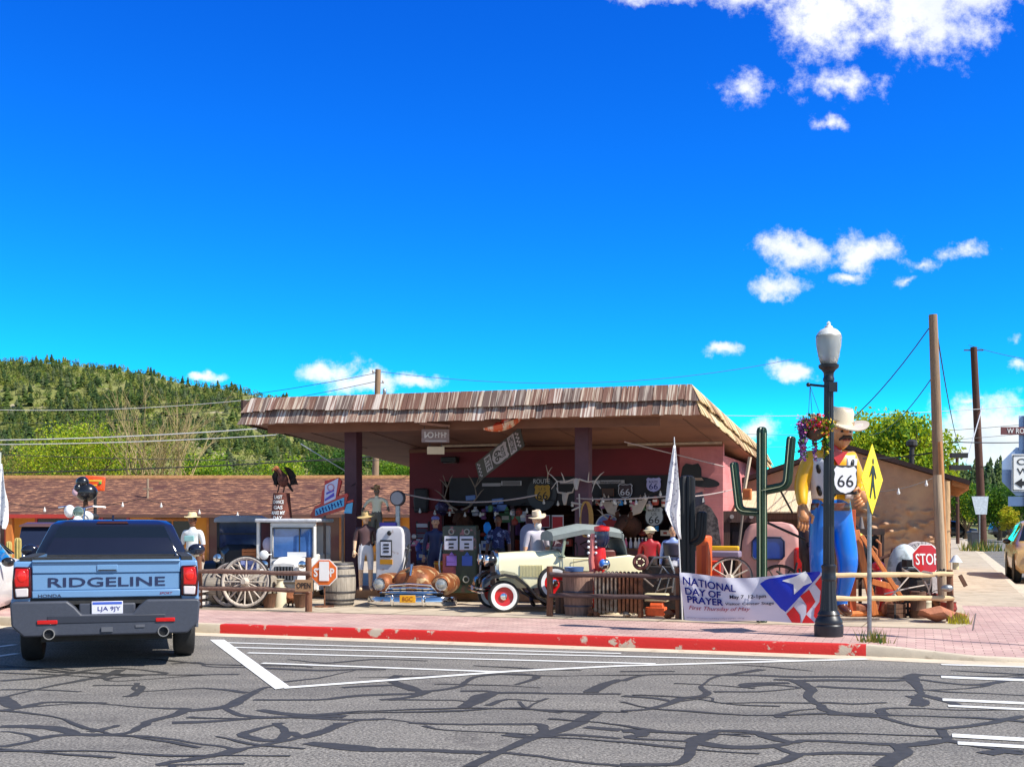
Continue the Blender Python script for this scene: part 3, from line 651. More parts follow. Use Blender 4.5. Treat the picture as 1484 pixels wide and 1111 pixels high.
# ------------------------------------------------------------------ brown gabled building at the right
STUC = M('brown_stucco', srgb(182, 144, 116), .95, 0, .14, 3, bump=.35, bscale=26, c3=srgb(206, 168, 130), s3=.9, t3=(.5, .7))
DKROOF = M('dark_roof_edge', srgb(58, 40, 38), .8, 0, .3, 6)
t = thing('gabled_building', 'brown rough stucco building with a low gable roof', 'building', uv(.79, 30, .15), UV_ROT)
W, HW, HR, HX = 4.9, 2.62, 3.42, -2.45
m = MB(); nx, ny = 190, 90
def relief(a, b):
    x = -W+a*W; top = HW+(HR-HW)*(1-abs(x-HX)/2.45); z = b*top
    band = math.exp(-((z-1.6-.25*math.sin(x*1.7))/.55)**2)*(1 if x > -3.2 else .45)
    n = mn.noise(V((x*2.1+z*.8, z*5.5-x*1.3, 2))); n2 = mn.noise(V((x*5, z*11, 5)))
    d = band*max(0, n*.9+n2*.7-.0)*.34+mn.noise(V((x*7, z*7, 1)))*.012
    return V((x, -d, z))
m.sheet(relief, nx, ny); m.build('wall', STUC, t, fix=False, smooth=180)
m = MB(); m.prism([(-W, 0), (0, 0), (0, HW), (HX, HR), (-W, HW)], .03, 15); m.build('wall', STUC, t, smooth=0)
m = MB(); e = .42; sl_ = (HR-HW)/2.45
for s in (-1, 1):
    xe = HX+s*(2.45+e); ze = HW-sl_*e
    m.prism([(HX, HR+.02), (xe, ze+.02), (xe, ze+.13), (HX, HR+.13)] if s > 0 else [(HX, HR+.02), (HX, HR+.13), (xe, ze+.13), (xe, ze+.02)], -.28, 15.3)
m.build('roof', DKROOF, t, smooth=0)
for k in range(14):
    m = MB(); y = -.2+k*.6; m.prism([(.02, HW-.12), (.40, HW-sl_*.40-.1), (.40, HW-sl_*.40+.015), (.02, HW+.015)], y, y+.07); m.build('rafter', wood('rafter_wood', srgb(176, 112, 62), 'x'), t, smooth=0)
m = MB(); m.tube([(-.14, -.25, 0), (-.13, -.26, 1.3), (-.12, -.25, 2.6)], [.12, .105, .1], 12); m.build('corner_post', wood('log_tan', srgb(186, 150, 110), k=1.4), t)
m = MB(); m.cyl((-.9, 5, 2.9), (-.9, 5, 3.75), .07, .07, 10); m.lathe([(.07, 0), (.15, .05), (.15, .16), (.05, .22)], 10, (-.9, 5, 3.75)); m.build('vent_pipe', flat('pipe_dark', srgb(56, 50, 48)), t)

# low shed with a pale plank roof between the station and the gabled building
c = PV(1138, 800, 27.6); c.z = .15
t = thing('shed', 'low open shed with a pale weathered plank roof', 'shed', c, UV_ROT)
m = MB()
for k in range(11):
    x = -1.15+k*.21; m.prism([(-.2, 1.84), (1.3, 2.36), (1.3, 2.385), (-.2, 1.865+rnd.uniform(0, .012))], x, x+.2, 'YZ')
m.build('roof', M('pale_plank', srgb(214, 194, 160), .85, 0, .2, 3, st=(8, 1, 1), bump=.3), t, smooth=0)
m = MB()
for x in (-1.1, 1.1): m.box((x, -.1, .9), (.09, .09, 1.8)); m.box((x, 1.2, 1.1), (.09, .09, 2.3))
m.box((0, -.12, 1.75), (2.3, .06, .12)); m.build('frame', WOODB, t)
m = MB(); m.b2(-1.15, 1.15, 1.25, 1.29, 0, 2.2); m.build('back_wall', wood('shed_boards', srgb(70, 50, 40)), t)

# ------------------------------------------------------------------ old gas station with its wide canopy
ST0 = uv(-3.835, 21.95, 0)
st = thing('gas_station', 'old red roadside gas station with a wide flat wood-shake canopy', 'building', ST0, UV_ROT)
def SP(px, py, y):  # photo ray -> station-local point on the plane y
    p = PV(px, py, 21.95+y)-ST0; return V((CT*p.x-ST*p.y, ST*p.x+CT*p.y, p.z))
WX0, WX1, YW, LX, LY = -8.05, -.3, 4.75, -9.93, 12.0
fb = lambda x, y: 3.80+.07*(-x/9.93)-.052*y          # lower edge of the shakes
sf = lambda x, y: 3.86+.07*(-x/9.93)-.062*y          # soffit
SHK = [M('shake_'+n, c, .85, 0, .2, 2.2, bump=.5, bscale=4, detail=3, st=(9, .3, .35), c2=c2, thr=th, soft=.05) for n, c, c2, th in
       (('a', srgb(140, 104, 88), srgb(204, 186, 166), .53), ('b', srgb(126, 90, 76), srgb(196, 174, 154), .57), ('c', srgb(140, 104, 92), srgb(218, 202, 188), .5), ('d', srgb(112, 90, 82), srgb(180, 164, 150), .55))]
SHT = [M('shake_tan_'+n, c, .85, 0, .2, 2.2, bump=.5, bscale=4, detail=3, st=(.3, 9, .35), c2=c2, thr=th, soft=.06) for n, c, c2, th in
       (('a', srgb(190, 160, 112), srgb(222, 200, 156), .5), ('b', srgb(168, 134, 96), srgb(212, 186, 140), .5), ('c', srgb(204, 178, 130), srgb(228, 208, 168), .5), ('d', srgb(150, 112, 84), srgb(200, 170, 128), .55))]
rg = random.Random(21)
def shakes(side):
    m = MB(); L_ = 9.93 if side == 'front' else LY
    for row in (0, 1):
        a = -.02
        while a < L_:
            w = rg.choice((.1, .14, .17, .2, .24, .28)); w = min(w, L_-a+.03); m.mi = rg.choice((0, 0, 1, 1, 2, 3))
            lo = row*.275-rg.uniform(0, .035); hi = .335+row*.26
            wave = .03*math.sin(a*.9)+.012*math.sin(a*3.1)
            for _ in (0,):
                pts = []; jo = rg.uniform(-.03, .004)
                for q_, (h, off) in enumerate(((lo, -.055+.0*row), (hi, -.012), (hi, .01), (lo, -.033))):
                    inn = h/.58*.22+off+(0 if row == 0 else -.025)+(jo if h == lo else 0)
                    pts.append((inn, h+(wave if row else wave*.4)*(1 if h == lo else 0)))
                k0, k1 = a+.006, a+w-.006
                vs = []
                for k in (k0, k1):
                    for inn, h in pts:
                        kk = min(max(k, inn), L_-(inn if side == 'front' else 0))
                        if side == 'front': x, y = -kk, inn
                        else: x, y = -inn, kk
                        vs.append(V((x, y, fb(x, y)+h)))
                m.add(vs, [(0, 1, 2, 3), (7, 6, 5, 4), (0, 4, 5, 1), (1, 5, 6, 2), (2, 6, 7, 3), (3, 7, 4, 0)])
            a += w
    return m
shakes('front').build('front_shakes', SHK, st, smooth=0, fix=False)
shakes('side').build('side_shakes', SHT, st, smooth=0, fix=False)
BRN = M('fascia_brown', srgb(126, 88, 70), .8, 0, .12, 3)
m = MB()   # carcass behind the shakes, left edge board, roof deck
def slab(x0, x1, y0, y1, f0, f1):
    vs = [V((x, y, f(x, y))) for f in (f0, f1) for x, y in ((x0, y0), (x1, y0), (x1, y1), (x0, y1))]
    return vs, [(3, 2, 1, 0), (4, 5, 6, 7), (0, 1, 5, 4), (1, 2, 6, 5), (2, 3, 7, 6), (3, 0, 4, 7)]
m.add(*slab(-9.68, -.26, .26, LY, lambda x, y: sf(x, y)+.06, lambda x, y: fb(x, y)+.57)); m.build('roof_deck', M('roof_tar', srgb(90, 80, 76), .9), st, smooth=0)
m = MB(); m.add(*slab(-9.93, -.03, .03, LY, lambda x, y: sf(x, y), lambda x, y: sf(x, y)+.04))
m.build('soffit', M('soffit_paint', srgb(140, 98, 78), .75, 0, .08, 1.5, c3=srgb(112, 76, 64), s3=.8, t3=(.5, .7)), st, smooth=0)
m = MB(); m.add(*slab(-9.6, -.9, .62, .68, lambda x, y: sf(x, y)-.17, lambda x, y: sf(x, y)+.01)); m.add(*slab(-9.2, -1.0, .66, .9, lambda x, y: sf(x, y)-.035, lambda x, y: sf(x, y)-.002)); m.build('canopy_beam', BRN, st, smooth=0)
m = MB(); m.add(*slab(-9.95, -9.9, .1, LY, lambda x, y: fb(x, y)+.02, lambda x, y: fb(x, y)+.55)); m.build('edge_board', M('edge_dark', srgb(70, 50, 44), .8), st, smooth=0)
for k in range(7):
    x = -9.2+1.45*k; m = MB(); m.add(*slab(x, x+.025, .95, 4.7, lambda x, y: sf(x, y)-.012, lambda x, y: sf(x, y)-.001)); m.build('soffit_batten', M('batten_brown', srgb(112, 80, 66), .8), st, smooth=0)
PURP = M('post_maroon', srgb(92, 58, 70), .6, 0, .18, 3, bump=.2)
for x in (-2.73, -8.06):
    m = MB(); m.b2(x-.15, x+.15, 1.55, 1.85, .15, sf(x, 1.7)+.002); m.build('canopy_post', PURP, st, bevel=.015)
MAR = M('maroon_wall', srgb(120, 36, 46), .7, 0, .22, 1.2, c3=srgb(70, 26, 38), s3=.6, t3=(.42, .7))
def pinkbrick():
    m = M('pink_block', srgb(206, 128, 128), .8, 0, .12, 2, c3=srgb(180, 100, 104), s3=1.5, t3=(.5, .75)); nt = m.node_tree; N = nt.nodes.new; L = nt.links.new
    br = N('ShaderNodeTexBrick'); tc = N('ShaderNodeTexCoord'); mp = N('ShaderNodeMapping'); mp.inputs['Rotation'].default_value = (R(90), 0, 0); L(tc.outputs['Object'], mp.inputs[0]); L(mp.outputs[0], br.inputs[0])
    br.inputs['Scale'].default_value = 1; br.inputs['Brick Width'].default_value = .4; br.inputs['Row Height'].default_value = .18; br.inputs['Mortar Size'].default_value = .012
    bp = N('ShaderNodeBump'); bp.invert = True; bp.inputs['Strength'].default_value = .5; bp.inputs['Distance'].default_value = .01; L(br.outputs[1], bp.inputs['Height']); L(bp.outputs[0], nt.nodes['Principled BSDF'].inputs['Normal'])
    return m
PINK = pinkbrick()
xo0 = SP(640, 760, YW).x; xo1 = SP(985, 760, YW).x; zo = 2.78
m = MB(); zt = sf(-4, YW)
m.b2(WX0, xo0, YW, YW+.2, .15, zt); m.b2(xo0, xo1, YW, YW+.2, zo, zt); m.build('front_wall', MAR, st, smooth=0)
m = MB(); m.b2(xo1, WX1, YW, YW+.2, .15, zt); m.b2(WX1-.2, WX1, YW+.2, LY, .15, zt-.3); m.build('block_wall', PINK, st, smooth=0)
m = MB(); m.b2(WX0, WX0+.2, YW+.2, LY, .15, zt-.3); m.b2(WX0+.2, WX1-.2, LY-.2, LY, .15, 3); m.build('rear_wall', MAR, st, smooth=0)
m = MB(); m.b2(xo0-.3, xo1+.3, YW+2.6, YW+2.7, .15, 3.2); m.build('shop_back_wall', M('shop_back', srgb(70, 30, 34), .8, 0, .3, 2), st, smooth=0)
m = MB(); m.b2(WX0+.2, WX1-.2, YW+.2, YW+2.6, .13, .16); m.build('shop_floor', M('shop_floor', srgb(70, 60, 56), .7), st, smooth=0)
m = MB(); m.b2(xo0-.32, xo0-.3, YW+.2, YW+2.6, .15, 3.2); m.b2(xo1+.3, xo1+.32, YW+.2, YW+2.6, .15, 3.2); m.build('shop_side_wall', MAR, st, smooth=0)
m = MB(); m.b2(WX0, WX1-.0, YW-.05, YW-.005, zt-.1, zt-.02); m.build('wall_trim', BRN, st, smooth=0)
m = MB()
for zz in (.75, 1.15, 1.55, 1.95): m.b2(xo0+.1, xo1-.1, YW+2.25, YW+2.6, zz, zz+.03)
m.build('shop_shelf', WOODBX, st, smooth=0)
m = MB()    # bay frames of the shop front
for px in (640, 742, 852, 985): x = SP(px, 760, YW).x; m.b2(x-.05, x+.05, YW+.02, YW+.14, .15, zo)
m.build('bay_frame', flat('bay_maroon', srgb(70, 26, 34)), st, smooth=0)
# fluorescent tube battens under the soffit
for px0, px1, y in ((640, 755, 4.2), (910, 1046, 4.45)):
    a, b_ = SP(px0, 650, y).x, SP(px1, 650, y).x
    m = MB(); m.b2(a, b_, y-.04, y+.04, sf(a, y)-.07, sf(a, y)-.02); m.build('tube_batten', M('batten', srgb(200, 180, 160), .6), st, smooth=0)
# pump island
isl = MB(); isl.b2(-9.3, -3.2, .7, 2.35, .152, .33); tag(isl.build('pump_island', M('island_block', srgb(176, 134, 100), .9, 0, .25, 4, bump=.4), st, bevel=.02))
# ------------------------------------------------------------------ utility poles, wires
PW = M('pole_wood', srgb(146, 120, 96), .9, 0, .35, 3, bump=.5, st=(9, 9, .5)); PWD = M('pole_dark', srgb(86, 56, 46), .9, 0, .35, 3, bump=.5, st=(9, 9, .5))
PWG = M('pole_grey', srgb(172, 150, 124), .9, 0, .3, 3, bump=.5, st=(9, 9, .5))
def pole(label, base, top, r0, r1, mat, nm='utility_pole', extra=None, cat='utility pole'):
    t = thing(nm, label, cat, base); d = V(top)-V(base)
    m = MB(); m.tube([(0, 0, -.1), d*.5, d], [r0, (r0+r1)/2, r1], 14); m.build('shaft', mat, t)
    if extra: extra(t, d)
    return t
IRON = flat('iron_black', srgb(34, 32, 34)); INSUL = paint('insulator', srgb(190, 180, 170))
def arms(t, d):
    m = MB()
    for k, z in ((-1, d.z*.985), (1, d.z*.93)): m.cyl((d.x+k*.02, 0, z-.06), (d.x+k*.24, 0, z), .022, .022, 8); m.ell((d.x+k*.27, 0, z+.03), (.06, .06, .1), 10, 6)
    m.build('insulator', INSUL, t)
    m = MB(); m.ell((d.x+.34, 0, d.z*.88), (.1, .1, .2), 10, 8); m.build('transformer', DULLM, t)
pole('far tan utility pole rising behind the canopy roof', at(541, 62, 0), P(548, 535, 62), .2, .15, PW, extra=arms)
def boxes(t, d):
    m = MB(); m.box((.32, 0, 3.0), (.34, .12, .1)); m.box((.36, .02, 2.75), (.42, .12, .1)); m.build('splice_box', IRON, t)
pole('thick weathered tan utility pole beside the brown building', at(1367, 24.2, .15), P(1352, 456, 24.2), .135, .085, PW, extra=boxes)
def xarm(t, d):
    m = MB(); m.box((d.x, 0, d.z*.985), (1.2, .06, .07)); m.build('crossarm', PWD, t)
pole('dark brown utility pole standing in the weeds of the side street', at(1425, 73, .1), P(1411, 503, 73), .26, .2, PWD, extra=xarm)
pole('small dark pole between the brown building and the side street cars', at(1388, 92, .1), P(1387, 657, 92), .14, .12, PWD)
pole('short grey weathered post standing in front of the tan utility pole', at(1368, 20.15, .15), P(1358, 688, 20.15), .085, .072, PWG, 'wooden_post', cat='post')
pole('thin tan pole leaning against the grey weathered post', at(1373, 23.9, .15), P(1362, 640, 23.9), .05, .045, wood('pole_orange', srgb(190, 130, 80)), 'wooden_post', cat='post')
WIRE = flat('wire_dark', (.02, .02, .025)); WIREL = flat('wire_light', (.5, .5, .52))
def wire(label, a, b, sag, r=.014, mat=WIRE, grp='overhead wires'):
    a, b = V(a), V(b); pts = [a.lerp(b, i/14)-V((0, 0, sag*4*(i/14)*(1-i/14))) for i in range(15)]
    o0 = a.copy(); m = MB(); m.tube([p-o0 for p in pts], r, 5, cap=False); o = m.build('overhead_wire', mat, None, fix=False); o.location = o0
    return tag(o, label, 'wire', grp)
wl = 'overhead wire crossing in front of the wooded hill'
wire('black overhead wire just above the motel roof', P(-60, 686, 38), P(560, 660, 40), .1, .022)
wire('upper of two pale wires across the foot of the hill', P(-60, 638, 45), P(372, 621, 45), .1, .022, WIREL)
wire('lower of two pale wires across the foot of the hill', P(-60, 644, 45), P(400, 630, 45), .1, .018, WIREL)
wire('thin dark wire halfway down the hill at the left', P(-60, 656, 47), P(700, 664, 55), .2, .015)
wire('faint wire across the upper hillside', P(-60, 592, 60), P(380, 577, 62), .3, .015, WIREL)
wire('pale guy wire sloping down to the left canopy post', P(436, 643, 30), P(520, 694, 27), .0, .012, WIREL)
wire('wire from the far tan pole leading off to the left', P(548, 540, 62), P(-100, 580, 90), 1.2, .016)
wire('lower wire from the far tan pole leading off to the left', P(548, 552, 62), P(-100, 604, 90), 1.2, .016)
wire('wire from the far tan pole to the right over the canopy', P(548, 538, 62), P(1150, 520, 70), 1., .014)
wire('upper pale wire behind the lamp to the right edge', P(1040, 602, 68), P(1620, 574, 72), .4, .02, WIREL)
wire('second wire behind the lamp to the right edge', P(1040, 628, 60), P(1620, 598, 72), .5, .016)
wire('third wire behind the lamp to the right edge', P(1040, 648, 60), P(1620, 612, 72), .4, .014)
wire('wire dropping from the top of the tan pole to the left', P(1346, 476, 24.3), P(1150, 655, 34), .5, .012)
wire('short wire dropping from the tan pole behind the round tree', P(1350, 548, 24.3), P(1260, 630, 40), .3, .011)
wire('wire dropping from the tan pole top towards the right', P(1356, 470, 24.3), P(1395, 655, 60), .6, .014)
wire('wire through the black splice boxes to the right edge', P(1378, 640, 24.3), P(1620, 628, 30), .1, .012)
wire('wire above the brown roof to the tan pole', P(1250, 664, 24.6), P(1362, 653, 24.3), .05, .016)
wire('top wire from the dark pole to the right edge', P(1404, 500, 73), P(1620, 520, 80), .6, .016)
wire('white guy wire beside the dark pole', P(1424, 588, 73), P(1400, 672, 60), 0, .035, WIREL)
# ------------------------------------------------------------------ vehicles
def wheel(parent, c, r, w, rimmat, axis='X', white=0, spokes=5, wallmat=None, hub=CHROME, rim_r=.6, out=1, nm='wheel'):
    """tyre with rim; c in parent coordinates, axle along X"""
    x, y, z = c
    wl = thing(nm, None, None, c); wl.parent = parent
    if axis == 'Y': wl.rotation_euler = (0, 0, R(90))
    m = MB(); h = w/2
    m.lathe([(r*rim_r, -h*.8), (r*.8, -h), (r*.94, -h*.9), (r, -h*.6), (r, h*.6), (r*.94, h*.9), (r*.8, h), (r*rim_r, h*.8)], 32, axis='X', cap=False); m.build('tyre', TIRE, wl)
    if white:
        m = MB()
        for s in (-1, 1): m.lathe([(r*(rim_r+.01), s*(h*.85+.004)), (r*.72, s*(h*1.0+.004)), (r*.84, s*(h*.98+.004))], 36, axis='X', cap=False)
        m.build('white_wall', wallmat or WHITE, wl)
    m = MB()
    m.lathe([(r*rim_r*1.02, -h*.7), (r*rim_r*.98, h*.3*out), (r*rim_r*.55, h*.12*out), (r*.16, h*.25*out)] if spokes == 0 else [(r*rim_r*1.02, -h*.75), (r*rim_r*1.02, h*.75), (r*rim_r*.92, h*.8), (r*rim_r*.9, h*.2), (r*rim_r*.9, -h*.2), (r*.1, -h*.2)], 28, axis='X', cap=False)
    m.build('rim', rimmat, wl)
    m = MB()
    for k in range(spokes):
        a = 6.283*k/spokes; m.M = Matrix.Rotation(a, 4, 'X'); m.box((out*h*.35, 0, r*rim_r*.5), (w*.22, r*.17, r*rim_r*.95))
    m.M = None; m.lathe([(r*.22, -h*.1), (r*.22, out*h*.6), (r*.12, out*h*.75), (0, out*h*.78)], 16, axis='X'); m.build('hub', hub, wl)
    return wl

# ---- pale blue pickup, seen from behind
BLUE = paint('truck_blue', srgb(104, 144, 186), .22, .03); SLATE = M('slate_plastic', srgb(62, 66, 78), .5, 0, .1, 30, bump=.05)
NAVY = paint('cab_navy_shaded', srgb(26, 28, 44), .15, .05); REDL = paint('lamp_red', srgb(190, 16, 14), .12); CLEARL = paint('lamp_clear', srgb(210, 200, 200), .1)  # navy puts pillar shadow and roof reflection into the blue cab's paint
TB = V((-5.26, 15.35, 0)); tk = thing('pickup_truck', 'pale blue pickup truck parked with its tailgate towards us', 'pickup truck', TB, R(17.5), sc=1.08)
def arc(cy, r, z0, n=9, rev=False):
    pts = [(cy+r*math.cos(math.pi*i/n), .38+r*math.sin(math.pi*i/n)) for i in range(n+1)]
    pts = [(y, max(z, z0)) for y, z in pts]
    return pts
outl = [(-1.1, .5), (-1.13, .95), (-1.09, 1.2), (-.2, 1.225), (1.05, 1.235), (3.0, 1.2), (3.9, 1.1), (4.28, .95), (4.34, .5), (3.66, .42)]+arc(3.18, .46, .42)+[(2.7, .40), (.48, .40)]+arc(0, .47, .42)+[(-.5, .44)]
def tumble(p): return V((p.x*(1-.075*max(0, p.z-.85)-.06*max(0, .62-p.z)), p.y, p.z))
m = MB()
for s in (-1, 1):
    m2 = MB(); m2.prism(outl, s*.80, s*1.0, 'YZ'); m.add([tumble(V(v)) for v in m2.v], m2.f)
m.b2(-.8, .8, 3.05, 4.28, .5, 1.12); m.b2(-.8, .8, .95, 3.06, .45, 1.19)
m.build('body', BLUE, tk, bevel=.03, seg=3)
m = MB(); m.b2(-.8, .8, -1.02, .94, .55, .74); m.b2(-.79, .79, .9, .96, .74, 1.22); m.b2(-.92, -.8, -1.05, .94, 1.205, 1.245); m.b2(.8, .92, -1.05, .94, 1.205, 1.245); m.build('bed_liner', RUB, tk)
m = MB()   # tailgate: three bands with a recessed middle
m.b2(-.785, .785, -1.145, -1.06, 1.065, 1.205); m.b2(-.785, .785, -1.132, -1.06, .875, 1.066); m.b2(-.785, .785, -1.148, -1.06, .795, .876); m.b2(-.785, .785, -1.17, -1.08, 1.185, 1.215)
tg = m.build('tailgate', BLUE, tk, bevel=.012)
m = MB(); m.b2(-.775, .775, -1.1, -.95, 1.214, 1.245); m.build('rail_cap', RUB, tg)
m = MB(); m.b2(-.11, .11, -1.157, -1.146, 1.09, 1.16); m.build('handle', BLUE, tg, bevel=.012)
m = MB(); m.b2(-.1, .1, -1.1535, -1.1495, 1.098, 1.118); m.b2(-.095, .095, -1.161, -1.158, 1.094, 1.106); m.build('handle_slot', RUB, tg)
text('RIDGELINE', flat('badge_navy', srgb(34, 44, 80), .3), tg, (0, -1.134, .968), h=.105, w=1.24, bold=.012, ext=.004)
text('HONDA', flat('badge_dark', srgb(50, 60, 84), .3), tg, (-.6, -1.149, .822), h=.036, w=.24, bold=.02)
text('SPORT', flat('badge_red', srgb(120, 30, 50), .3), tg, (.63, -1.149, .832), h=.026, w=.14, bold=.01, shear=.2)
for s in (-1, 1):
    m = MB(); m.prism([(s*.79, .80), (s*.972, .79), (s*.985, .98), (s*.968, 1.145), (s*.79, 1.14)], -1.165, -.9); hs_ = m.build('tail_light', flat('lamp_housing', srgb(60, 8, 12), .2), tk, bevel=.02)
    m = MB(); m.prism([(s*.815, .925), (s*.955, .92), (s*.965, 1.0), (s*.95, 1.125), (s*.815, 1.12)], -1.178, -1.1); m.build('red_lens', REDL, hs_, bevel=.012); m = MB(); m.ell((s*.885, -1.178, 1.04), (.05, .008, .065), 14, 8); m.build('lit_spot', paint('lit_scarlet', srgb(224, 34, 26), .2), hs_)  # brighter red ellipse paints the lit look into the lens centre
    m = MB(); m.prism([(s*.82, .815), (s*.945, .81), (s*.955, .905), (s*.82, .91)], -1.178, -1.1); m.build('clear_lens', CLEARL, hs_, bevel=.012)
    m = MB(); m.b2(s*.955-.045, s*.955+.035, -1.12, -.98, .74, .79); m.build('corner_panel', BLUE, tk, bevel=.012)
m = MB(); m.b2(-.8, .8, -1.12, -1.0, .72, .795); m.build('bumper_gap', RUB, tk)
m = MB(); m.prism([(-1.0, .74), (-.985, .5), (-.86, .38), (.86, .38), (.98, .5), (1.0, .74), (.97, .765), (.42, .765), (.34, .70), (.27, .615), (-.27, .615), (-.34, .70), (-.42, .765), (-.97, .765)], -1.24, -.98)
m.b2(-.30, .30, -1.15, -1.0, .58, .73); m.build('rear_bumper', SLATE, tk, bevel=.035, seg=3)
m = MB(); m.b2(-.62, .62, -1.247, -1.235, .52, .6); m.build('bumper_crease', flat('slate_dark', srgb(44, 48, 60)), tk, bevel=.01)
m = MB(); m.b2(-.165, .165, -1.17, -1.155, .592, .752); pl = m.build('number_plate', flat('plate_white', srgb(214, 214, 226), .4), tk, bevel=.004)
text('LJA 9JY', INKB, pl, (0.02, -1.172, .664), h=.06, w=.24); m = MB(); m.b2(-.155, .155, -1.1725, -1.1705, .718, .745); m.build('plate_band', flat('plate_blue', srgb(60, 90, 190)), pl)
for s in (-1, 1):
    m = MB(); m.b2(s*.62-.105, s*.62+.105, -1.256, -1.232, .515, .56); m.build('reflector', REDL, tk, bevel=.008)
    m = MB(); m.lathe([(.05, .2), (.05, .0), (.062, 0), (.062, .2)], 20, (s*.60, -1.27, .41), 'Y', cap=False); m.build('exhaust_tip', CHROME, tk)
    m = MB(); m.lathe([(.001, .03), (.05, .03)], 20, (s*.60, -1.27, .41), 'Y'); m.build('exhaust_bore', INK, tk)
m = MB(); m.b2(-.06, .06, -1.26, -1.2, .42, .47); m.build('tow_hitch', flat('hitch_grey', srgb(90, 92, 100)), tk); m = MB(); m.b2(.3, .4, -1.25, -1.23, .46, .49); m.build('tow_socket', flat('hitch_grey', srgb(90, 92, 100)), tk)
m = MB(); m.b2(-.7, .7, -1.0, 4.1, .3, .5); m.cyl((-.8, 0, .38), (.8, 0, .38), .06); m.ell((0, 0, .38), (.15, .15, .13)); m.build('chassis', RUB, tk)  # dark box added to shade the underside; the axle runs through it
# cab: rings from belt line to roof
def ring(y0, y1, hw, z, k=.12):
    return [V((-hw, y0+k, z)), V((-hw+.12, y0, z)), V((hw-.12, y0, z)), V((hw, y0+k, z)), V((hw, y1-k, z)), V((hw-.14, y1, z)), V((-hw+.14, y1, z)), V((-hw, y1-k, z))]
m = MB(); m.loft([ring(.98, 3.2, .925, 1.18), ring(1.0, 3.15, .92, 1.26), ring(1.2, 2.55, .76, 1.6), ring(1.32, 2.42, .68, 1.655), ring(1.5, 2.3, .5, 1.67)]); m.build('cab', NAVY, tk, bevel=.02, smooth=50)
m = MB()
def pan(y0, z0, x0, y1, z1, x1, e): return [V((-x0, y0-e, z0)), V((x0, y0-e, z0)), V((x1, y1-e, z1)), V((-x1, y1-e, z1))]
m.loft([pan(1.01, 1.25, .80, 1.2, 1.585, .655, .012), pan(1.01, 1.25, .80, 1.2, 1.585, .655, -.03)]); m.build('rear_window', DGL, tk, bevel=.006)
for s in (-1, 1):
    m = MB(); m.loft([[V((s*(.925+e), 1.3, 1.25)), V((s*(.925+e), 2.95, 1.25)), V((s*(.775+e), 2.42, 1.575)), V((s*(.775+e), 1.42, 1.575))] for e in (-.05, .006)]); m.build('side_window', DGL, tk)
    m = MB(); m.ell((s*1.13, 2.72, 1.24), (.12, .06, .085), 14, 8); m.box((s*1.0, 2.72, 1.2), (.2, .05, .04)); m.build('door_mirror', NAVY, tk)
m = MB(); m.loft([[V((x*1.0, y, z)) for x, y, z in ((-.8, 3.19, 1.22), (.8, 3.19, 1.22), (.64, 2.56, 1.6), (-.64, 2.56, 1.6))], [V((x, y+.02, z)) for x, y, z in ((-.8, 3.19, 1.22), (.8, 3.19, 1.22), (.64, 2.56, 1.6), (-.64, 2.56, 1.6))]]); m.build('windscreen', DGL, tk)
m = MB(); m.prism([(-.2, 1.62), (.2, 1.62), (.18, 1.645), (-.18, 1.645)], 1.22, 1.27); m.build('brake_light', flat('dim_red', srgb(70, 20, 26), .2), tk)
m = MB(); m.prism([(1.5, 1.66), (1.72, 1.66), (1.56, 1.73)], -.014, .014, 'YZ'); m.build('roof_fin', NAVY, tk)
for s in (-1, 1):
    for y in (0, 3.18): wheel(tk, (s*.86, y, .375), .375, .25, flat('rim_dark', srgb(40, 42, 46), .3), spokes=5, hub=DULLM, out=s)
    for y in (0, 3.18):
        m = MB(); pts = [V((s*.99, y+.47*math.cos(math.pi*i/12), .38+.47*math.sin(math.pi*i/12))) for i in range(13)]; m.tube(pts, .028, 6); m.build('arch_trim', SLATE, tk)

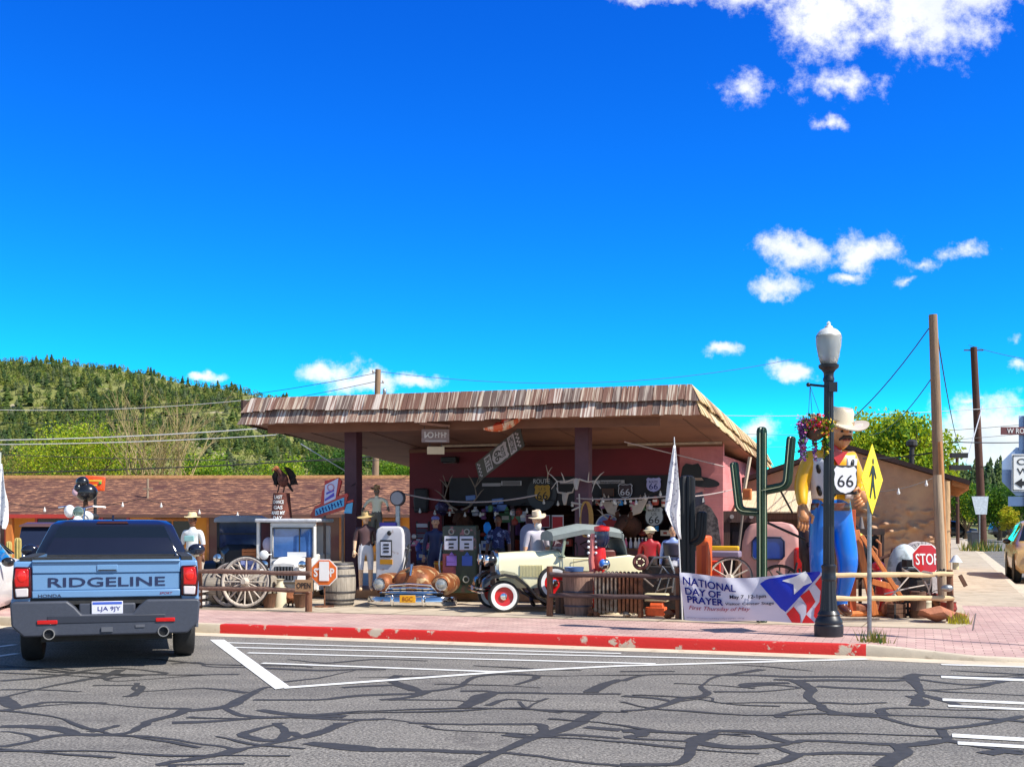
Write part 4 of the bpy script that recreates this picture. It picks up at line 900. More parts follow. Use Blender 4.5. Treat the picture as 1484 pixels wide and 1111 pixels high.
# ---- generic modern car: loft of cross sections
def car(nm, label, cat, loc, rz, st, mat, hw=.9, wr=.33, wy=(.9, 3.6), glass_=((1.2, 3.0)), sc=1.0, rim=DULLM, lampf=True):
    """st: list of (y, z_bottom, z_belt, z_roof, hw_roof); y=0 is the nose, y grows to the tail, car faces -y"""
    t = thing(nm, label, cat, loc, rz, sc=sc)
    m = MB(); rings = []
    for y, zb, zl, zr, hr in st:
        k = 1-.12*(abs(y-st[len(st)//2][0])/(st[-1][0]))**3
        w = hw*k; pts = [(w*.86, zb), (w*.98, zb+.12), (w, (zb+zl)/2), (w*.96, zl), (max(hr, .1), zr-.05 if zr-zl > .1 else zr), (max(hr-.16, .05), zr)]
        rings.append([V((x, y, z)) for x, z in pts]+[V((-x, y, z)) for x, z in reversed(pts)])
    m.loft(rings); m.build('body', mat, t, bevel=0, smooth=45)
    cab = [s for s in st if s[3]-s[2] > .25]; a, b = cab[0], cab[-1]
    for s in (-1, 1):
        m = MB(); i = st.index(a); j = st.index(b)
        def sp(q, f, e):
            k = 1-.12*(abs(q[0]-st[len(st)//2][0])/(st[-1][0]))**3; x0 = hw*k*.96; return V((s*(x0+(q[4]-x0)*f+e), q[0], q[2]+(q[3]-.05-q[2])*f))
        for q0, q1 in zip(st[i:j], st[i+1:j+1]):
            m.loft([[sp(q0, .12, e), sp(q1, .12, e), sp(q1, .88, e), sp(q0, .88, e)] for e in (.008, -.03)])
        m.build('side_window', DGL, t)
        m = MB(); m.ell((s*(hw+.1), a[0]+.15, a[2]+.06), (.11, .06, .08), 12, 8); m.build('door_mirror', BLACK, t)
    for (q0, q1, nm2) in ((st[st.index(a)-1], a, 'windscreen'), (b, st[st.index(b)+1], 'rear_window')):
        m = MB(); lo, hi = (q0, q1) if nm2 == 'windscreen' else (q1, q0); sg = -1 if nm2 == 'windscreen' else 1
        A, B = V((0, lo[0], lo[3])), V((0, hi[0], hi[3])); nrm = V((0, sg*abs(B.z-A.z), abs(B.y-A.y)))
        if nrm.length > 0: nrm.normalize()
        p0, p1 = A.lerp(B, .1), A.lerp(B, .93)
        vs = [[V((-hw*.82, p0.y, p0.z))+nrm*e, V((hw*.82, p0.y, p0.z))+nrm*e, V((hi[4]-.06, p1.y, p1.z))+nrm*e, V((-hi[4]+.06, p1.y, p1.z))+nrm*e] for e in (.012, -.02)]
        m.loft(vs); m.build(nm2, DGL, t)
    for y in wy:
        for s in (-1, 1):
            wheel(t, (s*(hw-.1), y, wr), wr, .22, rim, out=s)
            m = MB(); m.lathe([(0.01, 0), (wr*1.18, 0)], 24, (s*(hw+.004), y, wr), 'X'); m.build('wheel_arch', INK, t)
    if lampf:
        for s in (-1, 1):
            m = MB(); m.ell((s*hw*.68, .07, st[0][2]-.06), (.17, .1, .09), 12, 8); m.build('headlight', CLEARL, t)
            m = MB(); m.ell((s*hw*.7, st[-1][0]-.05, st[-1][2]-.05), (.16, .09, .1), 12, 8); m.build('tail_light', REDL, t)
    m = MB(); m.b2(-hw*.5, hw*.5, -.03, .1, st[0][1]+.12, st[0][2]-.12); m.build('grille', INK, t, bevel=.02)
    return t
SED = [(0, .3, .62, .66, .5), (.12, .22, .7, .76, .6), (1.15, .2, .88, .95, .72), (1.95, .2, .92, 1.38, .6), (2.5, .2, .92, 1.45, .58), (3.2, .2, .93, 1.4, .57), (4.0, .22, .95, 1.05, .68), (4.5, .25, .92, .96, .66), (4.6, .35, .8, .84, .6)]
SUV = [(0, .38, .8, .84, .6), (.1, .3, .9, .98, .7), (1.1, .28, 1.08, 1.13, .78), (1.75, .28, 1.1, 1.7, .66), (2.6, .28, 1.1, 1.78, .65), (4.0, .28, 1.12, 1.74, .64), (4.45, .32, 1.1, 1.64, .64), (4.6, .34, 1.05, 1.1, .74), (4.66, .4, .9, .94, .7)]
wc = car('parked_car', 'white car parked beside the blue pickup, cut off by the left edge', 'car', V((-9.62, 18.6, 0)), R(12), SED, WHITE, sc=1.08, lampf=True)
car('parked_car', 'tan truck-like car parked at the right edge facing us', 'car', uv(3.72, 36.6, 0), UV_ROT, SUV, paint('tan_paint', srgb(196, 160, 110), .3), hw=.97, wr=.38, sc=1.04)
car('parked_car', 'black car parked across the far end of the side street', 'car', G(1424, 781, 0)+V((0, 2, 0)), R(84), SUV, BLACK, hw=.97, wr=.38, sc=1.15)
car('parked_car', 'dark blue car half hidden behind the parked black car', 'car', at(1497, 146, 0), R(84), SUV, paint('dkblue_paint', srgb(34, 38, 60)), hw=.97, wr=.38, sc=1.1)
car('parked_car', 'silver car parked left of the dark utility pole', 'car', at(1391, 152, 0), R(8), SUV, paint('silver_paint', srgb(176, 178, 182)), hw=.95, wr=.36, sc=1.1)

# ---- cream old roadster with black fenders
CRM = paint('cream_paint', srgb(246, 238, 198), .25, .03); SAGE = paint('sage_trim', srgb(140, 152, 132), .4); REDW = paint('wheel_red', srgb(196, 24, 28), .3)
TOP = M('canvas_top', srgb(134, 142, 140), .85, 0, .12, 6, bump=.2)
ra = thing('vintage_car', 'cream old roadster with black fenders and red whitewall wheels', 'car', V((-.26, 21.67, .15)), R(101))
m = MB()   # hood + tub: rings along y (y=0 front axle, forward is +y, so the tail is at negative y); left side is -x
def rr_(y, hw, z0, z1, k=.16): return [V((-hw, y, z0)), V((-hw, y, z1-k)), V((-hw*.9, y, z1-k*.45)), V((-hw*.6, y, z1-k*.08)), V((0, y, z1)), V((hw*.6, y, z1-k*.08)), V((hw*.9, y, z1-k*.45)), V((hw, y, z1-k)), V((hw, y, z0))]
m.loft([rr_(.02, .25, .42, 1.06), rr_(-.3, .3, .42, 1.08), rr_(-.82, .4, .42, 1.1), rr_(-1.08, .46, .4, 1.1, .1), rr_(-1.12, .5, .38, 1.02, .05)]); m.build('bonnet', CRM, ra, smooth=40)
m = MB()
def tub(y, hw, z0, z1): return [V((-hw*.9, y, z0)), V((-hw, y, z0+.15)), V((-hw, y, z1)), V((hw, y, z1)), V((hw, y, z0+.15)), V((hw*.9, y, z0))]
m.loft([tub(-1.1, .5, .38, .99), tub(-1.5, .54, .36, .97), tub(-2.0, .55, .36, .98), tub(-2.35, .53, .4, 1.02), tub(-2.62, .46, .5, .97), tub(-2.78, .36, .62, .84)]); m.build('body', CRM, ra, smooth=40, bevel=.02)
m = MB(); m.b2(-.47, .47, -2.2, -1.2, .9, .985); m.build('cockpit', INK, ra)
m = MB()
for i in range(16): m.b2(-.325-.006*i*.9, -.30, -.36-.026*i, -.35-.026*i, .62, .84)
m.build('louvres', paint('cream_shade', srgb(214, 204, 150)), ra)
m = MB(); m.b2(-.556, -.55, -1.9, -1.3, .5, .505); m.tube([(-.556, -1.3, .5), (-.556, -1.3, .95), (-.556, -1.9, .95), (-.556, -1.9, .5)], .006, 5); m.box((-.57, -1.75, .83), (.02, .1, .015)); m.build('door_seam', paint('cream_line', srgb(170, 160, 110)), ra)
m = MB(); m.prism([(-1.95, .5), (-1.5, .5), (-1.62, .72), (-1.78, .86), (-1.92, .9)], -.565, -.557, 'YZ'); m.build('side_moulding', SAGE, ra)
m = MB(); m.loft([[V((x, y, z)) for x, z in ((-.26, .42), (-.28, .75), (-.27, 1.0), (-.15, 1.09), (0, 1.11), (.15, 1.09), (.27, 1.0), (.28, .75), (.26, .42))] for y in (.02, .1)]); rs = m.build('radiator_shell', CHROME, ra, bevel=.015)
m = MB(); m.loft([[V((x*.84, y, .75+(z-.75)*.88)) for x, z in ((-.26, .42), (-.28, .75), (-.27, 1.0), (-.15, 1.09), (0, 1.11), (.15, 1.09), (.27, 1.0), (.28, .75), (.26, .42))] for y in (.09, .105)]); m.build('radiator_core', INK, rs)
for s in (-1, 1):
    m = MB(); m.ell((s*.34, .2, .93), (.105, .13, .105), 18, 12); hl = m.build('headlight', BLACK, ra); m = MB(); m.lathe([(.105, .0), (.112, .03), (.1, .06), (0, .085)], 20, (s*.34, .25, .93), 'Y'); m.build('lens', CHROME, hl)
    def fen(pts, w0, w1, th=.02):
        mm = MB(); mm.loft([[V((s*a, y, z)), V((s*(a+b)/2, y, z+.05)), V((s*b, y, z)), V((s*b, y, z-.05)), V((s*(a+b)/2, y, z+.02)), V((s*a, y, z-.03))] for (y, z), a, b in zip(pts, w0, w1)]); return mm
    fp = [(.40, .40), (.36, .55), (.22, .66), (0, .70), (-.22, .66), (-.42, .5), (-.6, .3), (-.78, .2), (-.95, .17)]
    fen(fp, [.3]*9, [.62, .66, .68, .69, .69, .69, .69, .69, .69]).build('front_fender', BLACK, ra, smooth=60)
    fp = [(-1.6, .18), (-1.68, .34), (-1.8, .52), (-1.95, .62), (-2.12, .62), (-2.3, .52), (-2.42, .36), (-2.48, .22)]
    fen(fp, [.42]*8, [.69]*8).build('rear_fender', BLACK, ra, smooth=60)
    m = MB(); m.b2(s*.56-.14, s*.56+.14, -1.65, -.9, .16, .19); m.build('running_board', BLACK, ra, bevel=.008)
    wheel(ra, (s*.56, 0, .285), .285, .13, REDW, white=1, spokes=0, out=s, rim_r=.6); wheel(ra, (s*.56, -1.98, .285), .285, .13, REDW, white=1, spokes=0, out=s, rim_r=.6)
    m = MB(); m.tube([(s*.3, .1, .4), (s*.45, .32, .38), (s*.5, .42, .36)], .02, 6); m.build('bumper_iron', BLACK, ra)
for zz in (.36, .43): m = MB(); m.tube([(-.66, .4, zz), (-.4, .47, zz), (.4, .47, zz), (.66, .4, zz)], .018, 8); m.build('bumper_bar', CHROME, ra)
m = MB(); m.b2(-.1, .1, .48, .49, .38, .46); m.build('number_plate', flat('plate_grey', srgb(160, 165, 190)), ra)
sw = wheel(ra, (-.60, -.93, .52), .31, .13, REDW, white=1, spokes=0, out=-1, rim_r=.62, nm='spare_wheel')
m = MB(); m.tube([(-.5, -1.1, 1.0), (-.5, -1.17, 1.43), (.5, -1.17, 1.43), (.5, -1.1, 1.0)], .028, 8); m.tube([(-.5, -1.1, 1.0), (.5, -1.1, 1.0)], .025, 8); wf = m.build('windscreen_frame', SAGE, ra)
m = MB(); m.loft([[V((-.49, -1.1+e, 1.02)), V((.49, -1.1+e, 1.02)), V((.49, -1.17+e, 1.42)), V((-.49, -1.17+e, 1.42))] for e in (0, .008)]); m.build('windscreen', GLASS, wf)
m = MB(); m.loft([[V((-.5, -1.04, .98)), V((0, -.98, 1.09)), V((.5, -1.04, .98))], [V((-.51, -1.16, .99)), V((0, -1.16, 1.12)), V((.51, -1.16, .99))]], closed=False, cap=False); m.build('cowl_trim', SAGE, ra, solid=.02)
m = MB()
def tp(y, z, hw): return [V((-hw, y, z-.08)), V((-hw*.8, y, z-.015)), V((0, y, z+.025)), V((hw*.8, y, z-.015)), V((hw, y, z-.08)), V((hw*.98, y, z-.17)), V((-hw*.98, y, z-.17))]
m.loft([tp(-.92, 1.45, .53), tp(-1.2, 1.51, .56), tp(-1.5, 1.57, .57), tp(-1.85, 1.55, .57), tp(-2.2, 1.5, .55), tp(-2.26, 1.46, .53)]); m.loft([tp(-2.22, 1.5, .55), tp(-2.3, 1.25, .54), tp(-2.34, 1.0, .52)]); m.build('canvas_roof', TOP, ra, smooth=40)
m = MB()
for s in (-1, 1): m.tube([(s*.52, -2.24, 1.42), (s*.53, -1.7, 1.2), (s*.53, -1.95, .97)], .014, 6)
m.build('roof_irons', BLACK, ra)
m = MB(); m.b2(-.44, .44, -2.15, -1.75, .75, 1.12); m.build('seat', flat('seat_red', srgb(96, 40, 36)), ra, bevel=.04)
m = MB(); m.torus((-.2, -1.42, 1.08), .16, .012, 'Y'); m.build('steering_wheel', INK, ra)

# ---- rusty chrome front of an old saloon
RST = M('rusty_hood', srgb(150, 88, 48), .55, .3, .3, 4, bump=.25, bscale=30, c2=srgb(96, 52, 34), thr=.55, c3=srgb(196, 164, 120), s3=5, t3=(.55, .64))
rn = thing('car_front', 'rusty old car front with chrome bumper and yellow plate', 'car front', V((-1.93, 22.35, .15)), UV_ROT*.35)
def rg2(y, pts): return [V((x, y, z)) for x, z in pts]
m = MB()
m.loft([rg2(.0, [(-.3, .3), (-.34, .46), (-.22, .56), (0, .6), (.22, .56), (.34, .46), (.3, .3)]), rg2(.12, [(-.36, .3), (-.4, .56), (-.3, .7), (0, .76), (.3, .7), (.4, .56), (.36, .3)]), rg2(.5, [(-.4, .3), (-.42, .54), (-.31, .7), (0, .78), (.31, .7), (.42, .54), (.4, .3)]), rg2(1.5, [(-.44, .3), (-.46, .6), (-.35, .75), (0, .83), (.35, .75), (.46, .6), (.44, .3)])])
m.build('hood', RST, rn, smooth=60, subd=1)
m = MB(); m.loft([[V((-.6, y, z)), V((-.55, y, z+.1)), V((.55, y, z+.1)), V((.6, y, z))] for y, z in ((.02, .34), (.2, .42), (.8, .48), (1.45, .5))]); m.build('apron', RST, rn, smooth=50, bevel=.02)
for s in (-1, 1):
    m = MB(); m.loft([[V((s*(.56+a*q.x), y, .42+b*q.y)) for q in [V((math.cos(k*.6283), math.sin(k*.6283))) for k in range(10)]] for y, a, b in ((-.02, .12, .12), (.06, .19, .2), (.3, .23, .24), (.8, .24, .22), (1.5, .22, .2))]); m.build('fender', RST, rn, smooth=60, subd=1)
    m = MB(); m.lathe([(.115, .02), (.125, -.02), (.11, -.06), (.1, -.06)], 24, (s*.6, -.02, .44), 'Y'); hh = m.build('headlight_rim', CHROME, rn); m = MB(); m.lathe([(.1, -.045), (.07, -.075), (0, -.09)], 24, (s*.6, -.02, .44), 'Y'); m.build('lens', M('lens_grey', srgb(170, 172, 168), .15, .4, .3, 20), hh)
m = MB()
for zz, w, r in ((.36, .52, .028), (.285, .6, .034), (.22, .5, .024)): m.tube([(-w, .06, zz-.01), (-w*.6, -.07, zz), (0, -.11, zz+.012), (w*.6, -.07, zz), (w, .06, zz-.01)], r, 10)
m.tube([(-.5, .03, .3), (-.4, -.03, .42), (0, -.09, .45), (.4, -.03, .42), (.5, .03, .3)], .022, 8); m.build('grille_bars', CHROME, rn)
m = MB(); m.b2(-.62, .62, .1, .3, .1, .44); m.build('grille_opening', INK, rn)
m = MB(); rings = []
for x, y in ((-.86, .2), (-.82, .0), (-.6, -.16), (-.3, -.21), (0, -.22), (.3, -.21), (.6, -.16), (.82, .0), (.86, .2)): rings.append([V((x, y-.0, .03)), V((x, y-.06, .07)), V((x, y-.075, .14)), V((x, y-.03, .21)), V((x, y+.03, .21)), V((x, y+.03, .03))])
m.loft(rings); bp_ = m.build('bumper', CHROME, rn, smooth=50)
for s in (-1, 1): m = MB(); m.ell((s*.3, -.27, .15), (.04, .05, .11), 12, 10); m.build('bumper_guard', CHROME, bp_)
m = MB(); m.b2(-.15, .15, -.31, -.295, .11, .25); pl = m.build('number_plate', flat('plate_yellow', srgb(232, 168, 20)), rn, bevel=.006); text('8GC', flat('plate_ink', srgb(140, 60, 20)), pl, (0, -.312, .18), h=.08, w=.2)
m = MB(); m.tube([(0, -.03, .6), (0, .1, .8), (0, .25, .83)], [.02, .03, .015], 8); m.build('hood_ornament', CHROME, rn)

# ---- black flat-topped vintage car facing us
vt = thing('vintage_car', 'black square vintage car standing behind the wagon wheel', 'car', at(343, 26.2, .15), R(8))
BT2 = M('faded_black', srgb(40, 40, 44), .5, 0, .3, 4); GREYT = M('grey_cloth_roof', srgb(150, 158, 170), .8, 0, .15, 5)
m = MB(); m.b2(-.52, .52, .9, 2.2, .4, .95); m.loft([rg2(.0, [(-.25, .45), (-.27, .9), (-.15, 1.02), (.15, 1.02), (.27, .9), (.25, .45)]), rg2(.9, [(-.42, .45), (-.46, 1.0), (-.3, 1.12), (.3, 1.12), (.46, 1.0), (.42, .45)])]); m.build('body', BT2, vt, bevel=.02)
m = MB()
for x in (-.5, .5):
    for y in (.92, 2.15): m.box((x, y, 1.3), (.06, .06, .8))
m.box((0, .92, 1.02), (1.04, .06, .06)); m.box((0, .9, 1.36), (1.04, .04, .035)); m.build('cabin_frame', BT2, vt)
m = MB(); m.b2(-.48, .48, .9, .91, 1.04, 1.62); m.build('windscreen', M('blue_glass', srgb(46, 60, 96), .1, 0, .3, 3, coat=.6), vt)
m = MB(); m.b2(-.5, .5, 2.1, 2.15, .9, 1.64); m.build('rear_panel', BT2, vt)
m = MB(); m.loft([[V((x, y, z)) for x, z in ((-.58, 1.62), (-.56, 1.72), (-.4, 1.78), (.4, 1.78), (.56, 1.72), (.58, 1.62))] for y in (.66, 2.3)]); m.build('roof', GREYT, vt, bevel=.03)
for s in (-1, 1):
    m = MB(); m.lathe([(.05, .1), (.1, .02), (.105, -.03), (.08, -.05), (0, -.06)], 18, (s*.4, -.05, .82), 'Y'); m.build('headlight', CHROME, vt)
    m = MB(); m.loft([[V((s*.44, y, z)), V((s*.7, y, z-.02)), V((s*.7, y, z-.06)), V((s*.44, y, z-.04))] for y, z in ((-.3, .45), (-.15, .68), (.1, .78), (.35, .7), (.6, .45), (.9, .3))]); m.build('front_fender', BT2, vt, smooth=50)
    wheel(vt, (s*.58, .1, .33), .33, .1, BT2, spokes=10, out=s, rim_r=.75); wheel(vt, (s*.58, 1.9, .33), .33, .1, BT2, spokes=10, out=s, rim_r=.75)

# ---- white work cab with big flat windscreen
wc = thing('truck_cab', 'white old work truck cab with a flat blue-tinted windscreen', 'truck', at(414, 24.6, .15), R(-6))
WW = M('chalk_white', srgb(226, 222, 216), .5, 0, .06, 3, c3=srgb(190, 176, 160), s3=4, t3=(.62, .72)); MRN = flat('maroon_int', srgb(74, 22, 34))
m = MB(); m.b2(-.34, .64, -.02, .1, .2, .88);
for a, b_, c_, d in ((-.34, -.27, .86, 1.6), (.57, .64, .86, 1.6), (-.34, .64, 1.5, 1.62)): m.b2(a, b_, .0, .1, c_, d)
m.b2(-.34, .64, 1.2, 1.26, .2, 1.55); m.b2(.58, .64, .1, 1.2, .2, .95); m.build('body', WW, wc, bevel=.03)
m = MB(); m.b2(-.27, .57, .03, .05, .88, 1.5); m.build('windscreen', M('sky_glass', srgb(70, 110, 170), .04, 0, .25, 2.5, coat=1), wc)
m = MB(); m.tube([(-.27, -.012, .88), (.57, -.012, .88), (.57, -.012, 1.5), (-.27, -.012, 1.5)], .018, 6, closed=True); m.box((.3, -.01, 1.19), (.02, .02, .6)); m.build('windscreen_seal', RUB, wc)
m = MB(); m.b2(-.66, .7, -.06, 1.3, 1.62, 1.7); m.build('roof', M('roof_grey_white', srgb(196, 198, 204), .5), wc, bevel=.03)
m = MB(); m.b2(-.64, -.36, .35, .4, .3, 1.6); m.build('open_door', MRN, wc)
m = MB(); m.b2(-.66, -.60, .1, .16, .6, 1.62); m.build('door_post', WW, wc)
m = MB(); m.ell((-.44, .22, 1.15), (.13, .1, .16), 14, 10); m.build('seat_back', flat('seat_pale', srgb(190, 180, 200)), wc, bevel=0)
m = MB(); m.ell((-.42, -.15, .94), (.1, .05, .1), 16, 10); m.cyl((-.42, -.1, .94), (-.28, 0, .95), .012); m.build('fender_mirror', WHITE, wc)
m = MB(); m.lathe([(.03, .2), (.04, .1), (.07, .02), (.12, -.03), (.0, .02)], 18, (-.14, -.2, .72), 'Y'); m.build('horn', CHROME, wc)
m = MB(); m.b2(.05, .45, -.05, -.03, .9, 1.0); m.build('dash_card', WHITE, wc)
m = MB(); m.loft([[V((.15+w*x, y, z)) for x, z in ((-1, .4), (-1, zt-.14), (-.8, zt-.03), (0, zt), (.8, zt-.03), (1, zt-.14), (1, .4))] for y, w, zt in ((-.62, .27, .8), (-.55, .29, .84), (0, .36, .92))]); m.build('bonnet', WW, wc, smooth=45, bevel=.01)
m = MB(); m.b2(-.05, .35, -.645, -.62, .44, .72); m.build('grille', INK, wc, bevel=.02)
for i in range(6): m = MB(); m.b2(-.02+.065*i, 0+.065*i, -.66, -.645, .45, .71); m.build('grille_slat', DULLM, wc)
for s in (-1, 1):
    m = MB(); m.loft([[V((.15+s*.3, y, z)), V((.15+s*.56, y, z-.02)), V((.15+s*.56, y, z-.07)), V((.15+s*.3, y, z-.06))] for y, z in ((-.72, .42), (-.62, .6), (-.42, .68), (-.2, .64), (0, .5))]); m.build('front_fender', WW, wc, smooth=50)
    m = MB(); m.lathe([(.04, .1), (.08, .02), (.085, -.03), (.06, -.05), (0, -.055)], 18, (.15+s*.4, -.66, .76), 'Y'); m.build('headlight', CHROME, wc)
    wheel(wc, (.15+s*.43, -.4, .3), .29, .14, WW, out=s)
for s in (-.3, .58): wheel(wc, (s, 1.0, .3), .3, .16, DULLM, out=-1 if s < 0 else 1)
m = MB(); m.b2(-.35, .65, -.8, -.72, .26, .36); m.build('bumper', DULLM, wc)

# ---- dark old car behind the left cactus
oc = thing('vintage_car', 'dark brown old saloon showing between cactus and pickup', 'car', at(62, 32, .15), R(20))
BRC = paint('brown_car', srgb(88, 62, 60), .4)
m = MB(); m.loft([rg2(0, [(-.5, .3), (-.6, .7), (-.3, .86), (.3, .86), (.6, .7), (.5, .3)]), rg2(1.0, [(-.6, .3), (-.7, .85), (-.4, .98), (.4, .98), (.7, .85), (.6, .3)]), rg2(3.2, [(-.7, .3), (-.75, .9), (-.6, 1.0), (.6, 1.0), (.75, .9), (.7, .3)])]); m.build('body', BRC, oc, bevel=.03)
m = MB(); m.loft([[V((s*hw, y, z)) for s, y in ((-1, y0), (1, y0), (1, y1), (-1, y1))] for hw, y0, y1, z in ((.68, 1.05, 3.1, .95), (.6, 1.3, 2.9, 1.5))]); m.build('cabin', flat('blue_dark_glass', srgb(32, 38, 58), .1), oc, bevel=.02)
m = MB(); m.loft([[V((s*hw, y, z)) for s, y in ((-1, y0), (1, y0), (1, y1), (-1, y1))] for hw, y0, y1, z in ((.66, 1.15, 3.05, 1.5), (.64, 1.2, 3.0, 1.56), (.45, 1.4, 2.7, 1.63))]); m.build('roof', BRC, oc, bevel=.02)
for s in (-1, 1): wheel(oc, (s*.62, .7, .3), .3, .14, DULLM, out=s); m = MB(); m.ell((s*.5, 0, .68), (.1, .1, .1), 12, 8); m.build('headlight', CHROME, oc)

# ---- rounded pink truck cab with a blue rear window
pc = thing('truck_cab', 'faded pink rounded old truck cab with a blue window and red fender', 'truck', at(1118, 23.6, .15), UV_ROT*.6)
PNK = M('faded_pink', srgb(206, 150, 142), .5, 0, .12, 2, c3=srgb(180, 120, 110), s3=4, t3=(.6, .72)); RDF = paint('fender_red', srgb(206, 26, 20), .35)
m = MB(); m.loft([[V((sx*hw, sy, z)) for sx, sy in ((-1, .06), (-.85, 0), (.85, 0), (1, .06), (1, 1.0), (.85, 1.1), (-.85, 1.1), (-1, 1.0))] for hw, z in ((.58, .5), (.6, .85), (.58, 1.2), (.52, 1.45), (.42, 1.58), (.2, 1.63))]); m.build('cab', PNK, pc, smooth=60, bevel=.03)
m = MB(); m.prism([(-.34, .88), (.2, .88), (.25, .94), (.25, 1.24), (.18, 1.32), (-.32, 1.32), (-.38, 1.24), (-.38, .94)], -.03, .03); m.build('rear_window', paint('window_blue', srgb(28, 62, 150), .12), pc, bevel=.02)
m = MB(); m.tube([(-.34, -.035, .88), (.2, -.035, .88), (.25, -.035, .94), (.25, -.035, 1.24), (.18, -.035, 1.32), (-.32, -.035, 1.32), (-.38, -.035, 1.24), (-.38, -.035, .94)], .018, 6, closed=True); m.build('window_seal', flat('seal_blue', srgb(16, 22, 60)), pc)
m = MB(); m.b2(.44, .66, -.06, .3, .48, 1.12); m.build('fender', RDF, pc, bevel=.06, seg=4)
m = MB(); m.b2(-.5, .5, -.3, 1.6, .32, .48); m.build('chassis', BLACK, pc)
for s in (-1, 1): wheel(pc, (s*.5, .6, .32), .32, .15, DULLM, out=s)
# ------------------------------------------------------------------ figures: one continuous skinned body each
BASE = dict(pelvis=(0, 0, .96), belly=(0, 0, 1.1), chest=(0, .01, 1.3), neck0=(0, .01, 1.46), neck=(0, 0, 1.55),
            shL=(.18, .01, 1.42), elL=(.24, .02, 1.15), wrL=(.26, -.04, .92), shR=(-.18, .01, 1.42), elR=(-.24, .02, 1.15), wrR=(-.26, -.04, .92),
            hipL=(.1, 0, .9), knL=(.11, -.02, .5), anL=(.11, .02, .1), toL=(.13, -.14, .04), hipR=(-.1, 0, .9), knR=(-.11, -.02, .5), anR=(-.11, .02, .1), toR=(-.13, -.14, .04), head=(0, -.01, 1.66))
RAD = dict(pelvis=.145, belly=.135, chest=.15, neck0=.075, neck=.055, sh=.075, el=.048, wr=.032, hip=.098, kn=.062, an=.042, to=.038)
BONES = [('pelvis', 'belly', 'hip'), ('belly', 'chest', 'torso'), ('chest', 'neck0', 'torso'), ('neck0', 'neck', 'skin')]
for s in 'LR': BONES += [('chest', 'sh'+s, 'torso'), ('sh'+s, 'el'+s, 'sleeve'), ('el'+s, 'wr'+s, 'fore'), ('pelvis', 'hip'+s, 'hip'), ('hip'+s, 'kn'+s, 'thigh'), ('kn'+s, 'an'+s, 'shin'), ('an'+s, 'to'+s, 'shoe')]
